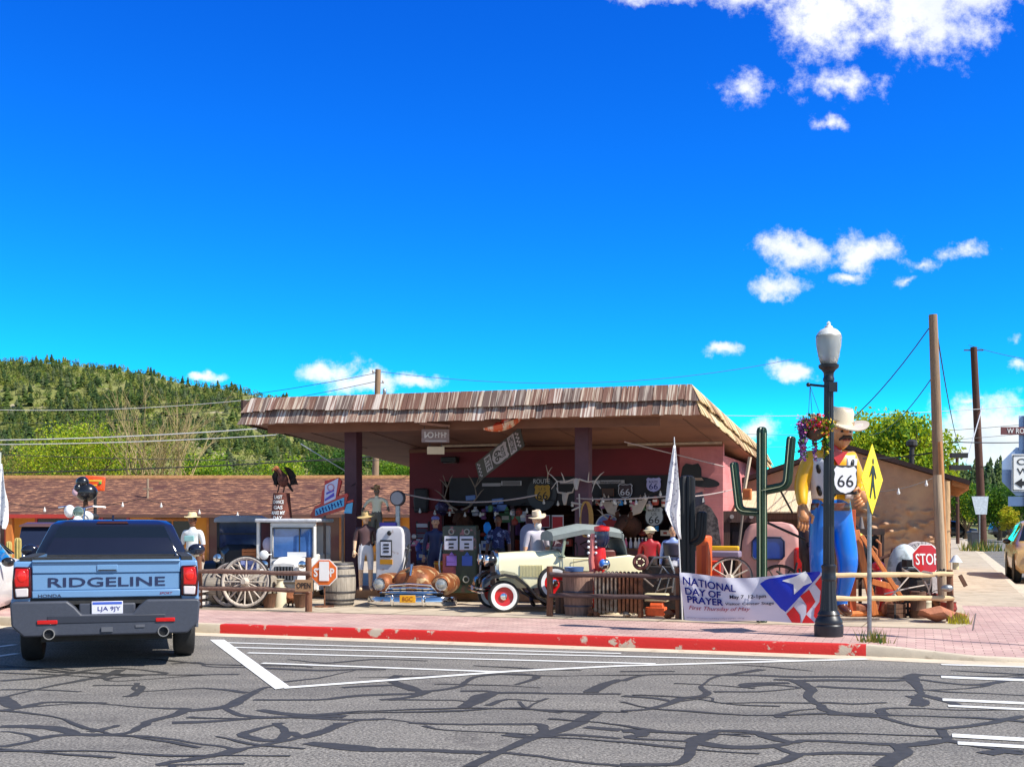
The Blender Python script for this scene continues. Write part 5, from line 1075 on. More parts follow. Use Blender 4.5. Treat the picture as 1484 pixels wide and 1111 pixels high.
def skin_body(J, Rr, mats, zones, name, parent, headr=(.078, .098, .118), handsc=1.0, hands='LR', grip=None, fingers=True):
    names = list(J); names.remove('head'); idx = {n: i for i, n in enumerate(names)}
    me = bpy.data.meshes.new('skel'); me.from_pydata([J[n] for n in names], [(idx[a], idx[b]) for a, b, z in BONES if a in idx and b in idx], [])
    o = bpy.data.objects.new('skel', me); COL.objects.link(o); o.modifiers.new('s', 'SKIN'); md = o.modifiers.new('d', 'SUBSURF'); md.levels = 2; md.render_levels = 2
    for n, i in idx.items():
        k = n if n in Rr else n[:-1]; r = Rr[k]; me.skin_vertices[0].data[i].radius = r if isinstance(r, tuple) else (r, r*.82 if n in ('chest', 'belly', 'pelvis') else r); me.skin_vertices[0].data[i].use_root = (n == 'pelvis')
    dg = bpy.context.evaluated_depsgraph_get(); ev = o.evaluated_get(dg); m2 = bpy.data.meshes.new_from_object(ev, depsgraph=dg)
    vs = [v.co.copy() for v in m2.vertices]; fs = [tuple(p.vertices) for p in m2.polygons]; bpy.data.objects.remove(o)
    mb = MB(); mb.v = [tuple(v) for v in vs]; mb.f = fs; mi = {z: i for i, z in enumerate(mats)}
    segs = [(V(J[a]), V(J[b]), z) for a, b, z in BONES if a in idx and b in idx]
    for f in fs:
        c = sum((vs[i] for i in f), V((0, 0, 0)))/len(f); best = None
        for a, b, z in segs:
            d = b-a; t = max(0, min(1, (c-a).dot(d)/d.length_squared)); q = (c-(a+d*t)).length-{'torso': .06, 'hip': .05}.get(z, 0)
            if best is None or q < best[0]: best = (q, z)
        mb.m.append(mi[zones.get(best[1], best[1])] if zones.get(best[1], best[1]) in mi else 0)
    # head with face relief, ears; hands with fingers (same mesh)
    mb.mi = mi['skin']; H = V(J['head']); 
    def face(d):
        k = 1.0
        if d.y < 0:
            k += .2*math.exp(-(d.x**2/.012+(d.z+.12)**2/.03))+.03*math.exp(-(d.x**2/.12+(d.z-.22)**2/.012))-.05*math.exp(-((abs(d.x)-.36)**2/.02+(d.z-.05)**2/.012))+.05*math.exp(-(d.x**2/.05+(d.z+.8)**2/.05))
        return k*(1-.13*max(0, -d.z)*abs(d.x))
    tilt = J.get('_tilt', 0)
    mb.ell(H, headr, 20, 16, fn=face)
    for s in (-1, 1): mb.ell(H+V((s*headr[0]*.98, .01, -.01)), (.014, .024, .034), 8, 6)
    mb.tube([V(J['neck'])-V((0, 0, .02)), H-V((0, -.01, headr[2]*.5))], [.055, .06], 10)
    for s in hands:
        w = V(J['wr'+s]); e = V(J['el'+s]); d = (w-e).normalized(); k = handsc; sd = 1 if s == 'R' else -1
        side = V((0, 1, 0)).cross(d)
        if side.length < .2: side = V((0, 0, 1)).cross(d)
        side.normalize(); nrm = d.cross(side).normalized()
        mb.tube([w-d*.015, w+d*.03*k, w+d*.075*k, w+d*.095*k], [.028*k, .036*k, .038*k, .03*k], 8)
        if fingers:
            curl = (grip or {}).get(s, .35)
            for q in range(4):
                b_ = w+d*.085*k+side*(q-1.5)*.019*k; L_ = (.062, .075, .07, .055)[q]*k; c1 = (d*math.cos(curl)+nrm*math.sin(curl)).normalized(); c2 = (d*math.cos(curl*2.3)+nrm*math.sin(curl*2.3)).normalized()
                mb.tube([b_-d*.02*k, b_+c1*L_*.5, b_+c1*L_*.5+c2*L_*.5], [.0095*k, .009*k, .007*k], 6)
            th = w+d*.03*k+side*.032*k*(-sd); mb.tube([th, th+(d*.6-side*sd*.8).normalized()*.04*k, th+(d*.85-side*sd*.5+nrm*.4).normalized()*.07*k], [.012*k, .011*k, .008*k], 6)
    return mb.build(name, list(mats.values()), parent, smooth=180, fix=False)
def face_bits(parent, H, hr, hair=None, hairmat=None, mous=None, beard=None, eyes=True, eyem=INK):
    H = V(H)
    if eyes:
        for s in (-1, 1):
            m = MB(); m.ell(H+V((s*hr[0]*.36, -hr[1]*.9, hr[2]*.06)), (.012*hr[0]/.078, .009, .008*hr[0]/.078), 8, 6); m.build('eye', eyem, parent)
    m = MB(); m.tube([H+V((-hr[0]*.3, -hr[1]*.88, -hr[2]*.46)), H+V((0, -hr[1]*.99, -hr[2]*.44)), H+V((hr[0]*.3, -hr[1]*.88, -hr[2]*.46))], .006*hr[0]/.078, 6); m.build('mouth', flat('lip_red', srgb(140, 60, 54)), parent)
    if mous: m = MB(); m.tube([H+V((-hr[0]*.62, -hr[1]*.84, -hr[2]*.46)), H+V((-hr[0]*.25, -hr[1]*1.02, -hr[2]*.28)), H+V((0, -hr[1]*1.06, -hr[2]*.26)), H+V((hr[0]*.25, -hr[1]*1.02, -hr[2]*.28)), H+V((hr[0]*.62, -hr[1]*.84, -hr[2]*.46))], [.008, .018, .014, .018, .008], 8); m.build('moustache', mous, parent)
    if beard: m = MB(); m.ell(H+V((0, -hr[1]*.45, -hr[2]*.95)), (hr[0]*.85, hr[1]*.62, hr[2]*.75), 14, 10, fn=lambda d: 1+.06*math.sin(d.x*21)*math.sin(d.z*17)); m.build('beard', beard, parent)
    if hair: m = MB(); m.ell(H+V((0, hr[1]*.18, hr[2]*.18)), (hr[0]*1.08, hr[1]*1.02, hr[2]*1.0), 16, 12); m.build('hair', hair, parent)
def hat(parent, c, r, mat, brim=1.9, hgt=1.1, curl=.35, band=None, rot=(0, 0, 0), name='hat'):
    c = V(c); m = MB(); m.M = Matrix.Translation(c) @ Euler(rot).to_matrix().to_4x4(); n = 28; rings = []
    for rr_, z in ((r*brim*.98, -.012), (r*brim, 0), (r*brim*.8, .004), (r*1.05, .012), (r*1.0, r*.3), (r*.93, r*.8*hgt), (r*.78, r*1.05*hgt), (r*.35, r*.98*hgt), (.001, r*.9*hgt)):
        ring = []
        for j in range(n):
            a = 6.2832*j/n; x, y = math.cos(a), math.sin(a); up = curl*r*max(0, (rr_-r)/(r*(brim-1)))**1.5*(abs(x)**2.2)-.12*r*max(0, (rr_-r)/(r*(brim-1)))*(y*y); dent = -.12*r*math.exp(-(x/.35)**2) if z > r*.9*hgt else 0
            ring.append(V((rr_*x*(.92 if rr_ <= r*1.05 else 1), rr_*y*1.08, z+up+dent)))
        rings.append(ring)
    m.loft(rings); o = m.build(name, mat, parent, smooth=50)
    if band: m = MB(); m.M = Matrix.Translation(c) @ Euler(rot).to_matrix().to_4x4(); m.lathe([(r*1.05, .015), (r*1.045, r*.3)], 28, cap=False); m.build('hat_band', band, o)
    return o
STRAW = M('straw', srgb(196, 168, 116), .85, 0, .2, 30, bump=.4)
BARE = {'hip': 'pants', 'thigh': 'pants', 'shin': 'pants', 'shoe': 'shoe', 'torso': 'shirt', 'sleeve': 'shirt', 'fore': 'skin'}

# giant fibreglass cowboy
YEL_ = paint('shirt_yellow', srgb(232, 172, 16), .35); JEAN = paint('jeans_blue', srgb(14, 112, 214), .3); JSH = paint('jeans_dark', srgb(56, 52, 84), .4); TAN = paint('statue_skin', srgb(206, 142, 92), .35)
J = dict(BASE); J.update(pelvis=(0, 0, .98), belly=(0, -.01, 1.14), chest=(0, .0, 1.36), neck0=(0, .0, 1.5), neck=(.02, -.01, 1.57), shL=(.2, .0, 1.47), elL=(.27, -.05, 1.19), wrL=(.17, -.27, 1.13), shR=(-.21, .0, 1.47), elR=(-.3, .0, 1.22), wrR=(-.33, -.1, 1.02),
                         hipL=(.1, 0, .9), knL=(.13, -.1, .5), hipR=(-.1, 0, .9), knR=(-.13, -.04, .5), head=(.065, -.06, 1.705))
Rb = dict(RAD); Rb.update(chest=.185, belly=.158, pelvis=.17, sh=.097, el=.073, wr=.046, hip=.125, kn=.1, an=.055)
CL = V(at(1204, 19.9, .15)); cow = thing('cowboy_statue', 'giant painted cowboy statue in yellow shirt and blue jeans holding a 66 shield', 'statue', CL, R(12), sc=1.83)
bd = skin_body(J, Rb, {'shirt': YEL_, 'pants': JEAN, 'skin': TAN, 'shoe': paint('boot_brown', srgb(96, 52, 30))}, dict(BARE, fore='shirt'), 'body', cow, headr=(.112, .125, .155), handsc=1.5, grip={'R': .25, 'L': .7})
face_bits(cow, J['head'], (.112, .125, .155), mous=flat('dark_brown_hair', srgb(44, 28, 22)), hair=flat('dark_brown_hair', srgb(44, 28, 22)))
hat(cow, (.065, -.03, 1.79), .132, paint('hat_white', srgb(214, 198, 170), .5), brim=2.0, hgt=1.15, curl=.5, rot=(R(12), R(6), 0), band=flat('band_tan', srgb(170, 140, 110)))
m = MB(); m.lathe([(.085, 1.49), (.1, 1.53), (.088, 1.585), (.07, 1.6)], 18, (0, -.005, 0), cap=False); m.prism([(-.09, 1.53), (.09, 1.53), (.0, 1.4)], -.155, -.12); m.build('neckerchief', paint('scarf_red', srgb(196, 22, 24), .4), cow)
WV = paint('vest_white', srgb(214, 212, 218), .4)
def torso_sheet(a0, a1, z0, z1, off, n=10, k=8):
    m = MB()
    def fn(a, b):
        z = z0+(z1-z0)*b; q = a0+(a1-a0)*a; t = (z-1.05)/.42; rx = .165+.05*t; ry = .15+.012*t
        return V((math.sin(q)*(rx+off), -math.cos(q)*(ry+off)-.005, z))
    return m.sheet(fn, n, k)
for s in (-1, 1): torso_sheet(s*.28, s*1.5, 1.1, 1.47, .026).build('vest', WV, cow, fix=False, solid=.012)
COWP = flat('patch_black', srgb(26, 24, 28))
for (q, z, r_) in ((-.5, 1.3, .04), (-.95, 1.17, .035), (-.45, 1.16, .05), (.55, 1.42, .03), (-.9, 1.37, .03), (.9, 1.25, .045), (.5, 1.2, .03)):
    m = MB(); vs = []
    for i in range(14):
        a_ = 6.2832*i/14; k_ = 1+.3*math.sin(2*a_+q*9); qq = q+r_*4.2*k_*math.cos(a_); z_ = z+r_*1.1*k_*math.sin(a_); t_ = (z_-1.05)/.42; vs.append(V((math.sin(qq)*(.165+.05*t_+.037), -math.cos(qq)*(.15+.012*t_+.037)-.005, z_)))
    m.add(vs, [tuple(range(14))]); m.build('hide_patch', COWP, cow, fix=False, solid=.006)
m = MB(); m.lathe([(.176, .99), (.18, 1.0), (.178, 1.05), (.174, 1.06)], 28, cap=False); m.M = None; o = m.build('belt', paint('belt_brown', srgb(96, 54, 40)), cow); o.scale = (1.05, .92, 1)

# shield outline used by every route sign
SHP = [(0, .47), (.12, .44), (.26, .46), (.38, .5), (.5, .37), (.45, .24), (.49, .02), (.47, -.18), (.38, -.34), (.22, -.44), (.08, -.47), (0, -.5)]
SHP = SHP+[(-x, y) for x, y in reversed(SHP[1:-1])]
SHP = [(x, y) for x, y in SHP]
def shield_poly(w, h, k=1.0): return [(x*w*k, y*h*k) for x, y in SHP]
sg = thing('shield_sign', 'white 66 shield on a black square held by the cowboy statue', 'sign', P(1225, 695, 19.28), R(10))
m = MB(); m.b2(-.21, .21, .0, .03, -.24, .24); m.build('panel', INK, sg, bevel=.01)
m = MB(); m.prism(shield_poly(.40, .45), -.006, .002); m.build('shield', flat('sign_white', srgb(226, 226, 232)), sg); text('66', INK, sg, (0, -.009, -.02), h=.2, w=.28, bold=-.0)

def figure(label, loc, rz, sc, mats, zones=None, Jx=None, headmat=None, cat='mannequin', nm='mannequin', hr=(.078, .095, .118), **kw):
    t = thing(nm, label, cat, loc, rz, sc=sc); J = dict(BASE); J.update(Jx or {})
    z = dict(BARE); z.update(zones or {})
    skin_body(J, RAD, mats, z, 'body', t, headr=hr, handsc=1.0, fingers=True)
    face_bits(t, J['head'], hr, **kw); return t, J
SHO = flat('shoe_dark', srgb(44, 34, 30)); OLDW = flat('white_beard', srgb(214, 208, 200), .9)
f, J = figure('bearded old cowboy dummy in blue overalls standing beside the roadster windscreen', at(778, 22.5, .15), R(28), 1.0, {'shirt': flat('shirt_pale', srgb(190, 184, 196)), 'pants': flat('overall_blue', srgb(58, 62, 104)), 'skin': SKIN, 'shoe': SHO}, hair=OLDW, beard=OLDW)
hat(f, (0, -.01, 1.73), .098, M('hat_cream', srgb(226, 206, 178), .8), brim=1.75, hgt=1.2, curl=.2, rot=(R(6), R(-14), 0), band=flat('band_brown', srgb(90, 60, 44)))
f, J = figure('mannequin in white T-shirt and straw hat behind the pickup mirror', at(279, 25.0, .15), R(-10), 1.0, {'shirt': flat('tee_white', srgb(224, 226, 226)), 'pants': flat('trouser_tan', srgb(150, 140, 120)), 'skin': flat('brown_skin', srgb(120, 78, 58)), 'shoe': SHO}, hair=flat('hair_dark', srgb(30, 24, 22)))
hat(f, (0, -.01, 1.74), .1, M('straw_pale', srgb(226, 206, 158), .85, 0, .15, 30), brim=1.7, hgt=.95, curl=.1)
m = MB(); m.b2(-.11, .11, -.172, -.15, 1.22, 1.34); m.build('shirt_print', flat('print_teal', srgb(150, 200, 200)), f, bevel=.01)
f, J = figure('headless-looking shop mannequin in white shorts and wide sun hat on the pump island', at(530, 24.5, .33), R(12), .92, {'shirt': flat('top_brown', srgb(86, 60, 60)), 'short': flat('short_white', srgb(222, 220, 222)), 'skin': flat('mann_pale', srgb(226, 186, 150)), 'shoe': flat('mann_pale', srgb(226, 186, 150))}, zones={'hip': 'short', 'thigh': 'short', 'shin': 'skin'}, hair=flat('hair_dark', srgb(30, 24, 22)))
f['label'] = 'barefoot mannequin in white shorts and wide sun hat standing on the pump island'
hat(f, (0, -.01, 1.72), .1, STRAW, brim=2.0, hgt=1.0, curl=-.1, rot=(R(10), R(-10), 0))
f, J = figure('ragged scarecrow figure with cowboy hat and yellow gloves hung high on the left canopy post', at(546, 25.5, 1.22), R(-20), .74, {'shirt': flat('rag_cream', srgb(240, 230, 196)), 'pants': flat('rag_grey', srgb(104, 96, 84)), 'skin': flat('skull_bone', srgb(120, 100, 84)), 'shoe': SHO}, zones={'fore': 'shirt'}, Jx=dict(elL=(.36, -.08, 1.34), wrL=(.46, -.2, 1.18), elR=(-.3, -.1, 1.3), wrR=(-.3, -.26, 1.16)))
hat(f, (0, -.01, 1.73), .1, M('hat_tan', srgb(166, 128, 84), .8), brim=1.8, hgt=1.1, curl=.3, rot=(R(4), R(6), 0), band=INKR)
f, J = figure('gas attendant dummy in dark blue uniform beside the green pump', at(631, 25.4, .15), R(10), .98, {'shirt': flat('uni_blue', srgb(46, 52, 92)), 'pants': flat('uni_blue', srgb(46, 52, 92)), 'skin': SKIN, 'shoe': SHO}, zones={'fore': 'shirt'}, hair=flat('hair_dark', srgb(30, 24, 22)))
m = MB(); m.ell((0, 0, 1.74), (.095, .11, .06), 14, 8); m.b2(-.07, .07, -.19, -.08, 1.715, 1.73); m.build('cap', flat('cap_lilac', srgb(120, 116, 176)), f, bevel=.01)
f, J = figure('shop figure in a blue and white patterned shirt beside the bright blue sack', at(722, 26.1, .15), R(-6), 1.0, {'shirt': M('pattern_shirt', srgb(36, 44, 96), .7, 0, .1, 9, c2=srgb(150, 160, 200), thr=.55, soft=.02), 'pants': flat('trouser_dark', srgb(30, 30, 44)), 'skin': flat('brown_skin', srgb(120, 78, 58)), 'shoe': SHO}, hair=flat('hair_dark', srgb(30, 24, 22)))
f, J = figure('small figure in red coat and pale helmet behind the rusty engine', at(942, 22.6, .15), R(-8), .86, {'shirt': flat('coat_red', srgb(168, 30, 40)), 'pants': flat('trouser_dark', srgb(30, 30, 44)), 'skin': flat('brown_skin', srgb(120, 78, 58)), 'shoe': SHO}, zones={'fore': 'shirt'})
m = MB(); m.ell((0, 0, 1.70), (.115, .13, .1), 16, 10); m.lathe([(.15, 1.69), (.155, 1.7), (.11, 1.72)], 20); m.build('helmet', flat('helmet_pale', srgb(206, 194, 170)), f)
f, J = figure('figure in pale blue sleeves and dark vest below the white flag', at(975, 22.2, .15), R(-14), .88, {'shirt': flat('sleeve_blue', srgb(150, 170, 226)), 'pants': flat('jean_dull', srgb(60, 70, 110)), 'skin': SKIN, 'shoe': SHO}, zones={'fore': 'shirt'}, hair=flat('hair_dark', srgb(30, 24, 22)))
torso_sheet(-2.9, 2.9, 1.1, 1.4, .0, 18, 6).build('vest', flat('vest_dark', srgb(52, 48, 66)), f, fix=False, solid=.02)
# ------------------------------------------------------------------ street lamp, street signs
LB_ = M('lamp_dark', srgb(22, 24, 34), .42, 0, .06, 3, coat=.15); FROST = M('frosted_globe', srgb(226, 226, 222), .25, 0, .04, 4)
nt = FROST.node_tree; nt.nodes['Principled BSDF'].inputs['Transmission Weight'].default_value = .75; nt.nodes['Principled BSDF'].inputs['Roughness'].default_value = .45
LP = G(1201, 921); lp = thing('street_lamp', 'dark blue fluted street lamp with a frosted acorn globe', 'street lamp', LP)
def fluted(prof, nfl, dep, n):
    m = MB(); rings = []
    for r, z in prof: rings.append([V((r*(1-dep*(.5+.5*math.cos(nfl*6.2832*j/n)))*math.cos(6.2832*j/n), r*(1-dep*(.5+.5*math.cos(nfl*6.2832*j/n)))*math.sin(6.2832*j/n), z)) for j in range(n)])
    m.loft(rings); return m
m = MB(); m.lathe([(.2, 0), (.205, .08), (.205, .15), (.19, .17), (.195, .2), (.18, .24), (.15, .29), (.16, .31), (.13, .36)], 32); m.build('base', LB_, lp)
fluted([(.125, .36), (.105, .55), (.095, .8)], 12, .1, 72).build('lower_shaft', LB_, lp, smooth=50)
m = MB(); m.lathe([(.09, .78), (.105, .8), (.105, .84), (.097, .86), (.097, .95), (.105, .97), (.105, 1.0), (.08, 1.02)], 28); m.build('collar', LB_, lp)
fluted([(.08, 1.0), (.073, 2.2), (.066, 3.66)], 12, .14, 72).build('shaft', LB_, lp, smooth=50)
m = MB(); m.lathe([(.08, 3.62), (.08, 3.66), (.07, 3.68), (.072, 3.74), (.1, 3.78), (.14, 3.81), (.145, 3.85), (.12, 3.86)], 28); m.build('fitter', LB_, lp)
m = MB(); m.lathe([(.11, 3.86), (.142, 3.98), (.168, 4.12), (.177, 4.24), (.172, 4.27)], 32, cap=False); m.build('globe', FROST, lp, solid=.008)
m = MB(); m.lathe([(.176, 4.265), (.16, 4.3), (.12, 4.345), (.06, 4.375), (.05, 4.4), (.03, 4.41), (.022, 4.43), (.03, 4.445), (.0, 4.475)], 32); m.build('globe_cap', M('cap_pale', srgb(230, 230, 226), .3), lp)
m = MB(); m.cyl((0, 0, 3.9), (0, 0, 4.13), .035, .03, 12); m.build('bulb', FROST, lp)
m = MB(); m.cyl((-.07, 0, 3.55), (-.27, 0, 3.57), .018, .018, 8); m.ell((-.29, 0, 3.57), .032, 12, 8); m.b2(-.02, .1, -.09, -.06, 3.46, 3.6); m.build('basket_arm', LB_, lp)
# hanging basket
hb = thing('flower_basket', 'hanging basket of trailing purple, red and yellow flowers on the lamp arm', 'flower basket', LP+V((-.2, -.02, 2.95)))
m = MB(); m.ell((0, 0, -.06), (.14, .14, .12), 16, 10); m.build('basket', flat('coir', srgb(80, 56, 36)), hb)
for a, b_ in ((-.12, -.08), (.1, -.08), (.0, .12)): m = MB(); m.cyl((a, b_, .05), (-.07, 0, .6), .004, .004, 5); m.build('hanger', IRON, hb)
FLC = [flat('petal_purple', srgb(120, 50, 150)), flat('petal_magenta', srgb(206, 40, 130)), flat('petal_red', srgb(206, 30, 40)), flat('petal_yellow', srgb(236, 190, 50)), LB[2], flat('petal_lilac', srgb(196, 150, 206)), LB[3]]
g = np.random.default_rng(3); I = Inst(); Q = []; Mi = []
def petals(c, s, n, w):
    for _ in range(n):
        p = np.array(c)+g.normal(size=3)*np.array(s); a = g.normal(size=3); a /= np.linalg.norm(a); b_ = np.cross(a, g.normal(size=3)); b_ /= np.linalg.norm(b_); z = g.uniform(.012, .026)
        Q.extend([p-a*z, p+b_*z, p+a*z, p-b_*z]); Mi.append(int(g.choice(7, p=np.array(w)/sum(w))))
petals((-.12, 0, .05), (.07, .08, .05), 420, [3, 3, 1, 0, 3, 1, 2]); petals((.02, -.06, .03), (.06, .06, .06), 420, [0, 1, 6, 1, 3, 0, 2]); petals((.14, -.05, .04), (.05, .07, .05), 420, [0, 0, 1, 4, 4, 0, 2])
for i in range(26):
    x = -.2+.06*g.random() if i < 14 else (.0 if i < 17 else .13+.05*g.random()); L_ = g.uniform(.25, .52)
    for k in range(12): petals((x+g.normal()*.01, g.normal()*.05, .02-L_*k/12), (.012, .015, .015), 5, [4, 1, 0, 0, 2, 3, 1] if i < 17 else [0, 0, 0, 3, 4, 0, 2])
I.V = [np.array(Q)]; I.F = [np.arange(len(Q)).reshape(-1, 4)]; I.Mi = [np.array(Mi)]; I.n = len(Q); I.build('flowers', FLC, hb)
# pedestrian warning sign, seen obliquely
ps = thing('crossing_sign', 'bright yellow diamond pedestrian sign on a grey post', 'road sign', G(1264, 921), R(56))
m = MB(); m.cyl((0, .04, 0), (0, .04, 1.92), .032, .032, 12); m.build('post', DULLM, ps); m = MB(); m.box((0, .04, .006), (.16, .16, .012)); m.build('foot_plate', DULLM, ps)
SY = M('sign_yellow', srgb(246, 216, 0), .4, 0, .03, 3); zc = 2.23; hd = .50
m = MB(); m.prism([(0, zc-hd), (hd, zc), (0, zc+hd), (-hd, zc)], -.004, .004); m.build('panel', SY, ps)
m = MB(); m.ell((.02, -.008, zc+.25), (.035, .004, .045), 14, 8)
m.prism([(-.03, zc+.19), (.05, zc+.19), (.17, zc+.02), (.14, zc), (.06, zc+.1), (.05, zc-.02), (.14, zc-.27), (.1, zc-.29), (.005, zc-.08), (-.1, zc-.28), (-.14, zc-.26), (-.05, zc-.02), (-.04, zc+.1), (-.13, zc+.02), (-.15, zc+.04)], -.012, -.005); m.build('walker_symbol', INK, ps)
# one way / stop back / street name on a pole at the right edge
ow = thing('street_sign_post', 'grey sign post with one way plate, stop sign back and brown street name', 'road sign', at(1489, 15.9, .08), R(0))
SGB = M('sign_back', srgb(150, 172, 206), .4, .3, .06, 4); k = 15.9/FP
zz = lambda py: CH+(HZ-py)*k-.08
m = MB(); m.cyl((0, 0, 0), (0, 0, zz(598)), .032, .032, 10); m.build('post', DULLM, ow)
m = MB(); r8 = .355; cz = zz(683); m.prism([(r8*math.cos(R(22.5+45*i)), cz+r8*math.sin(R(22.5+45*i))) for i in range(8)], .04, .045); m.build('stop_back', SGB, ow)
xx = lambda px: (px-1489)*k
m = MB(); m.b2(xx(1464), xx(1464)+.5, -.05, -.045, zz(712), zz(658)); m.build('arrow_plate', INKW, ow)
m = MB(); m.tube([(xx(1464)+.018, -.052, zz(710)), (xx(1464)+.482, -.052, zz(710)), (xx(1464)+.482, -.052, zz(660)), (xx(1464)+.018, -.052, zz(660))], .008, 4, closed=True)
ax = xx(1468); m.prism([(ax, zz(700)), (ax+.1, zz(693)), (ax+.1, zz(697)), (ax+.4, zz(697)), (ax+.4, zz(703)), (ax+.1, zz(703)), (ax+.1, zz(707))], -.056, -.05); m.build('arrow', INK, ow)
text('ONE', INK, ow, (xx(1464)+.25, -.053, zz(669)), h=.085, w=.36); text('WAY', INK, ow, (xx(1464)+.25, -.053, zz(683)), h=.085, w=.36)
m = MB(); m.b2(xx(1463), xx(1463)+.5, .04, .045, zz(733), zz(719)); m.build('lower_plate_back', SGB, ow)
m = MB(); m.b2(xx(1448), xx(1448)+.85, -.052, -.046, zz(630), zz(619)); m.build('street_name_blade', paint('brown_sign', srgb(104, 44, 40), .5), ow); text('W ROUTE 66', INKW, ow, (xx(1457), -.055, zz(624.5)), h=.07, w=.5, align='LEFT')
m = MB(); m.b2(xx(1478), xx(1490), .03, .036, zz(652), zz(602)); m.build('cross_blade_back', SGB, ow)
tr_ = thing('road_sign', 'pale grey back of a tapered road sign beside the dark utility pole', 'road sign', at(1420, 70, .1))
k = 70/FP; m = MB(); m.prism([(-12*k, (758-719)*k+1.65), (12.5*k, (758-719)*k+1.65), (10*k, (758-745)*k+1.65), (-6*k, (758-745)*k+1.65)], -.01, .01); m.build('panel', M('sign_back_pale', srgb(196, 206, 216), .5), tr_); m = MB(); m.cyl((0, .05, 0), (0, .05, 3.1), .04); m.build('post', DULLM, tr_)
tb = thing('wheelie_bin', 'dark grey wheelie bin at the foot of the dark utility pole', 'bin', at(1412, 76, .1)); m = MB(); m.loft([[V((x*w, y*w*1.1, z)) for x, y in ((-1, -1), (1, -1), (1, 1), (-1, 1))] for w, z in ((.26, .1), (.34, 1.0), (.36, 1.02), (.36, 1.1), (.3, 1.16))]); m.build('tub', flat('bin_grey', srgb(62, 66, 74)), tb, bevel=.03)
for s in (-1, 1): m = MB(); m.cyl((s*.2, .28, .12), (s*.28, .28, .12), .12); m.build('wheel', RUB, tb)

# ------------------------------------------------------------------ rail fences
def rail_fence(label, a, b, za, zb, posts, mat, pmat, r=.045, pr=.06, ph=.98):
    a, b = V(a), V(b); t = thing('rail_fence', label, 'fence', a); d = b-a; rg = random.Random(len(label))
    for z in (za, zb):
        m = MB(); n = 10; m.tube([d*(i/n)+V((rg.gauss(0, .008), rg.gauss(0, .008), z+rg.gauss(0, .006)+.0)) for i in range(n+1)], [r*rg.uniform(.85, 1.12) for i in range(n+1)], 10); m.build('rail', mat, t)
    for q in posts:
        p = d*q+V((0, .05, 0)); m = MB(); m.tube([p+V((0, 0, -.02)), p+V((.006, .004, ph*.5)), p+V((-.005, 0, ph))], [pr*1.08, pr, pr*.93], 12); m.build('post', pmat, t)
    return t
LOGX = M('rail_brown', srgb(128, 100, 86), .85, 0, .35, 3, bump=.5, st=(1, 12, 12)); LOGP = M('rail_pale', srgb(220, 190, 146), .8, 0, .18, 3, bump=.4, st=(1, 12, 12)); LOGD = M('rail_dark', srgb(84, 66, 66), .85, 0, .3, 3, bump=.5, st=(1, 12, 12)); POSTB = M('post_brown', srgb(120, 80, 58), .85, 0, .35, 3, bump=.5, st=(12, 12, .8))
rail_fence('brown log rail fence in front of the big wagon wheel', at(284, 22.15, .15), at(450, 21.2, .15), .70, .385, (.02, .98), LOGX, POSTB)
rail_fence('dark log rail fence in front of the barrel and radiator', at(796, 20.2, .15), at(985, 19.6, .15), .72, .36, (.005, .995), LOGD, POSTB, r=.04, pr=.055, ph=.86)
rail_fence('pale peeled log rail fence behind the lamp at the right', at(1196, 18.9, .15), at(1381, 19.15, .15), .77, .385, (.03, .985), LOGP, POSTB, r=.043, pr=.055, ph=.84)

# ------------------------------------------------------------------ banner on the fence
BWHT = M('banner_white', srgb(216, 214, 226), .6, 0, .03, 3); BBL = flat('banner_blue', srgb(18, 46, 190)); BRD = flat('banner_red', srgb(216, 30, 26)); BGR = flat('banner_grey', srgb(206, 204, 214))
TLb, TRb = P(986, 829, 19.15), P(1194, 829, 18.05); BLb, BRb = P(992, 898, 19.1), P(1194, 902, 18.0)
bt = thing('banner', 'white prayer-day banner with blue star and red stripes tied along the fence', 'banner', TLb)
bn = (TRb-TLb).cross(V((0, 0, 1))).normalized()
if bn.y > 0: bn = -bn
def bsurf(a, b, off=0):
    top = TLb.lerp(TRb, a)-V((0, 0, .09*math.sin(math.pi*min(1, a*1.15))**1.5 if a < .87 else 0)); bot = BLb.lerp(BRb, a)-V((0, 0, .012*math.sin(9*a)))
    p = bot.lerp(top, b); wv = .022*math.sin(a*17+b*2.2)*(.35+.65*b)+.016*math.sin(a*7-b*5)+.03*math.sin(b*math.pi)*math.sin(a*4.2+.6)+.012*math.sin(a*37+b*9)*b*b
    return p+bn*(wv+off)-TLb
m = MB(); m.sheet(lambda a, b: bsurf(a, b), 170, 44); m.build('cloth', BWHT, bt, fix=False, smooth=180)
def bpoly(pts, mat, name, off, sub=26):
    """polygon in banner coordinates, cut into strips so that it follows the cloth"""
    ys = [p[1] for p in pts]; y0, y1 = min(ys), max(ys); m = MB(); n = 40
    def span(y):
        xs = []
        for i in range(len(pts)):
            (xa, ya), (xb, yb) = pts[i], pts[(i+1) % len(pts)]
            if (ya <= y < yb) or (yb <= y < ya): xs.append(xa+(xb-xa)*(y-ya)/(yb-ya))
        return sorted(xs)
    for i in range(n):
        ya, yb = y0+(y1-y0)*i/n+1e-5, y0+(y1-y0)*(i+1)/n-1e-5; A, B = span(ya), span(yb)
        if len(A) != len(B):
            ym = (ya+yb)/2; A = B = span(ym)
        for j in range(0, len(A)-1, 2):
            for k in range(sub):
                t0, t1 = k/sub, (k+1)/sub
                m.add([bsurf(A[j]+(A[j+1]-A[j])*t0, ya, off), bsurf(A[j]+(A[j+1]-A[j])*t1, ya, off), bsurf(B[j]+(B[j+1]-B[j])*t1, yb, off), bsurf(B[j]+(B[j+1]-B[j])*t0, yb, off)], [(0, 1, 2, 3)])
    return m.build(name, mat, bt, fix=False, smooth=0)
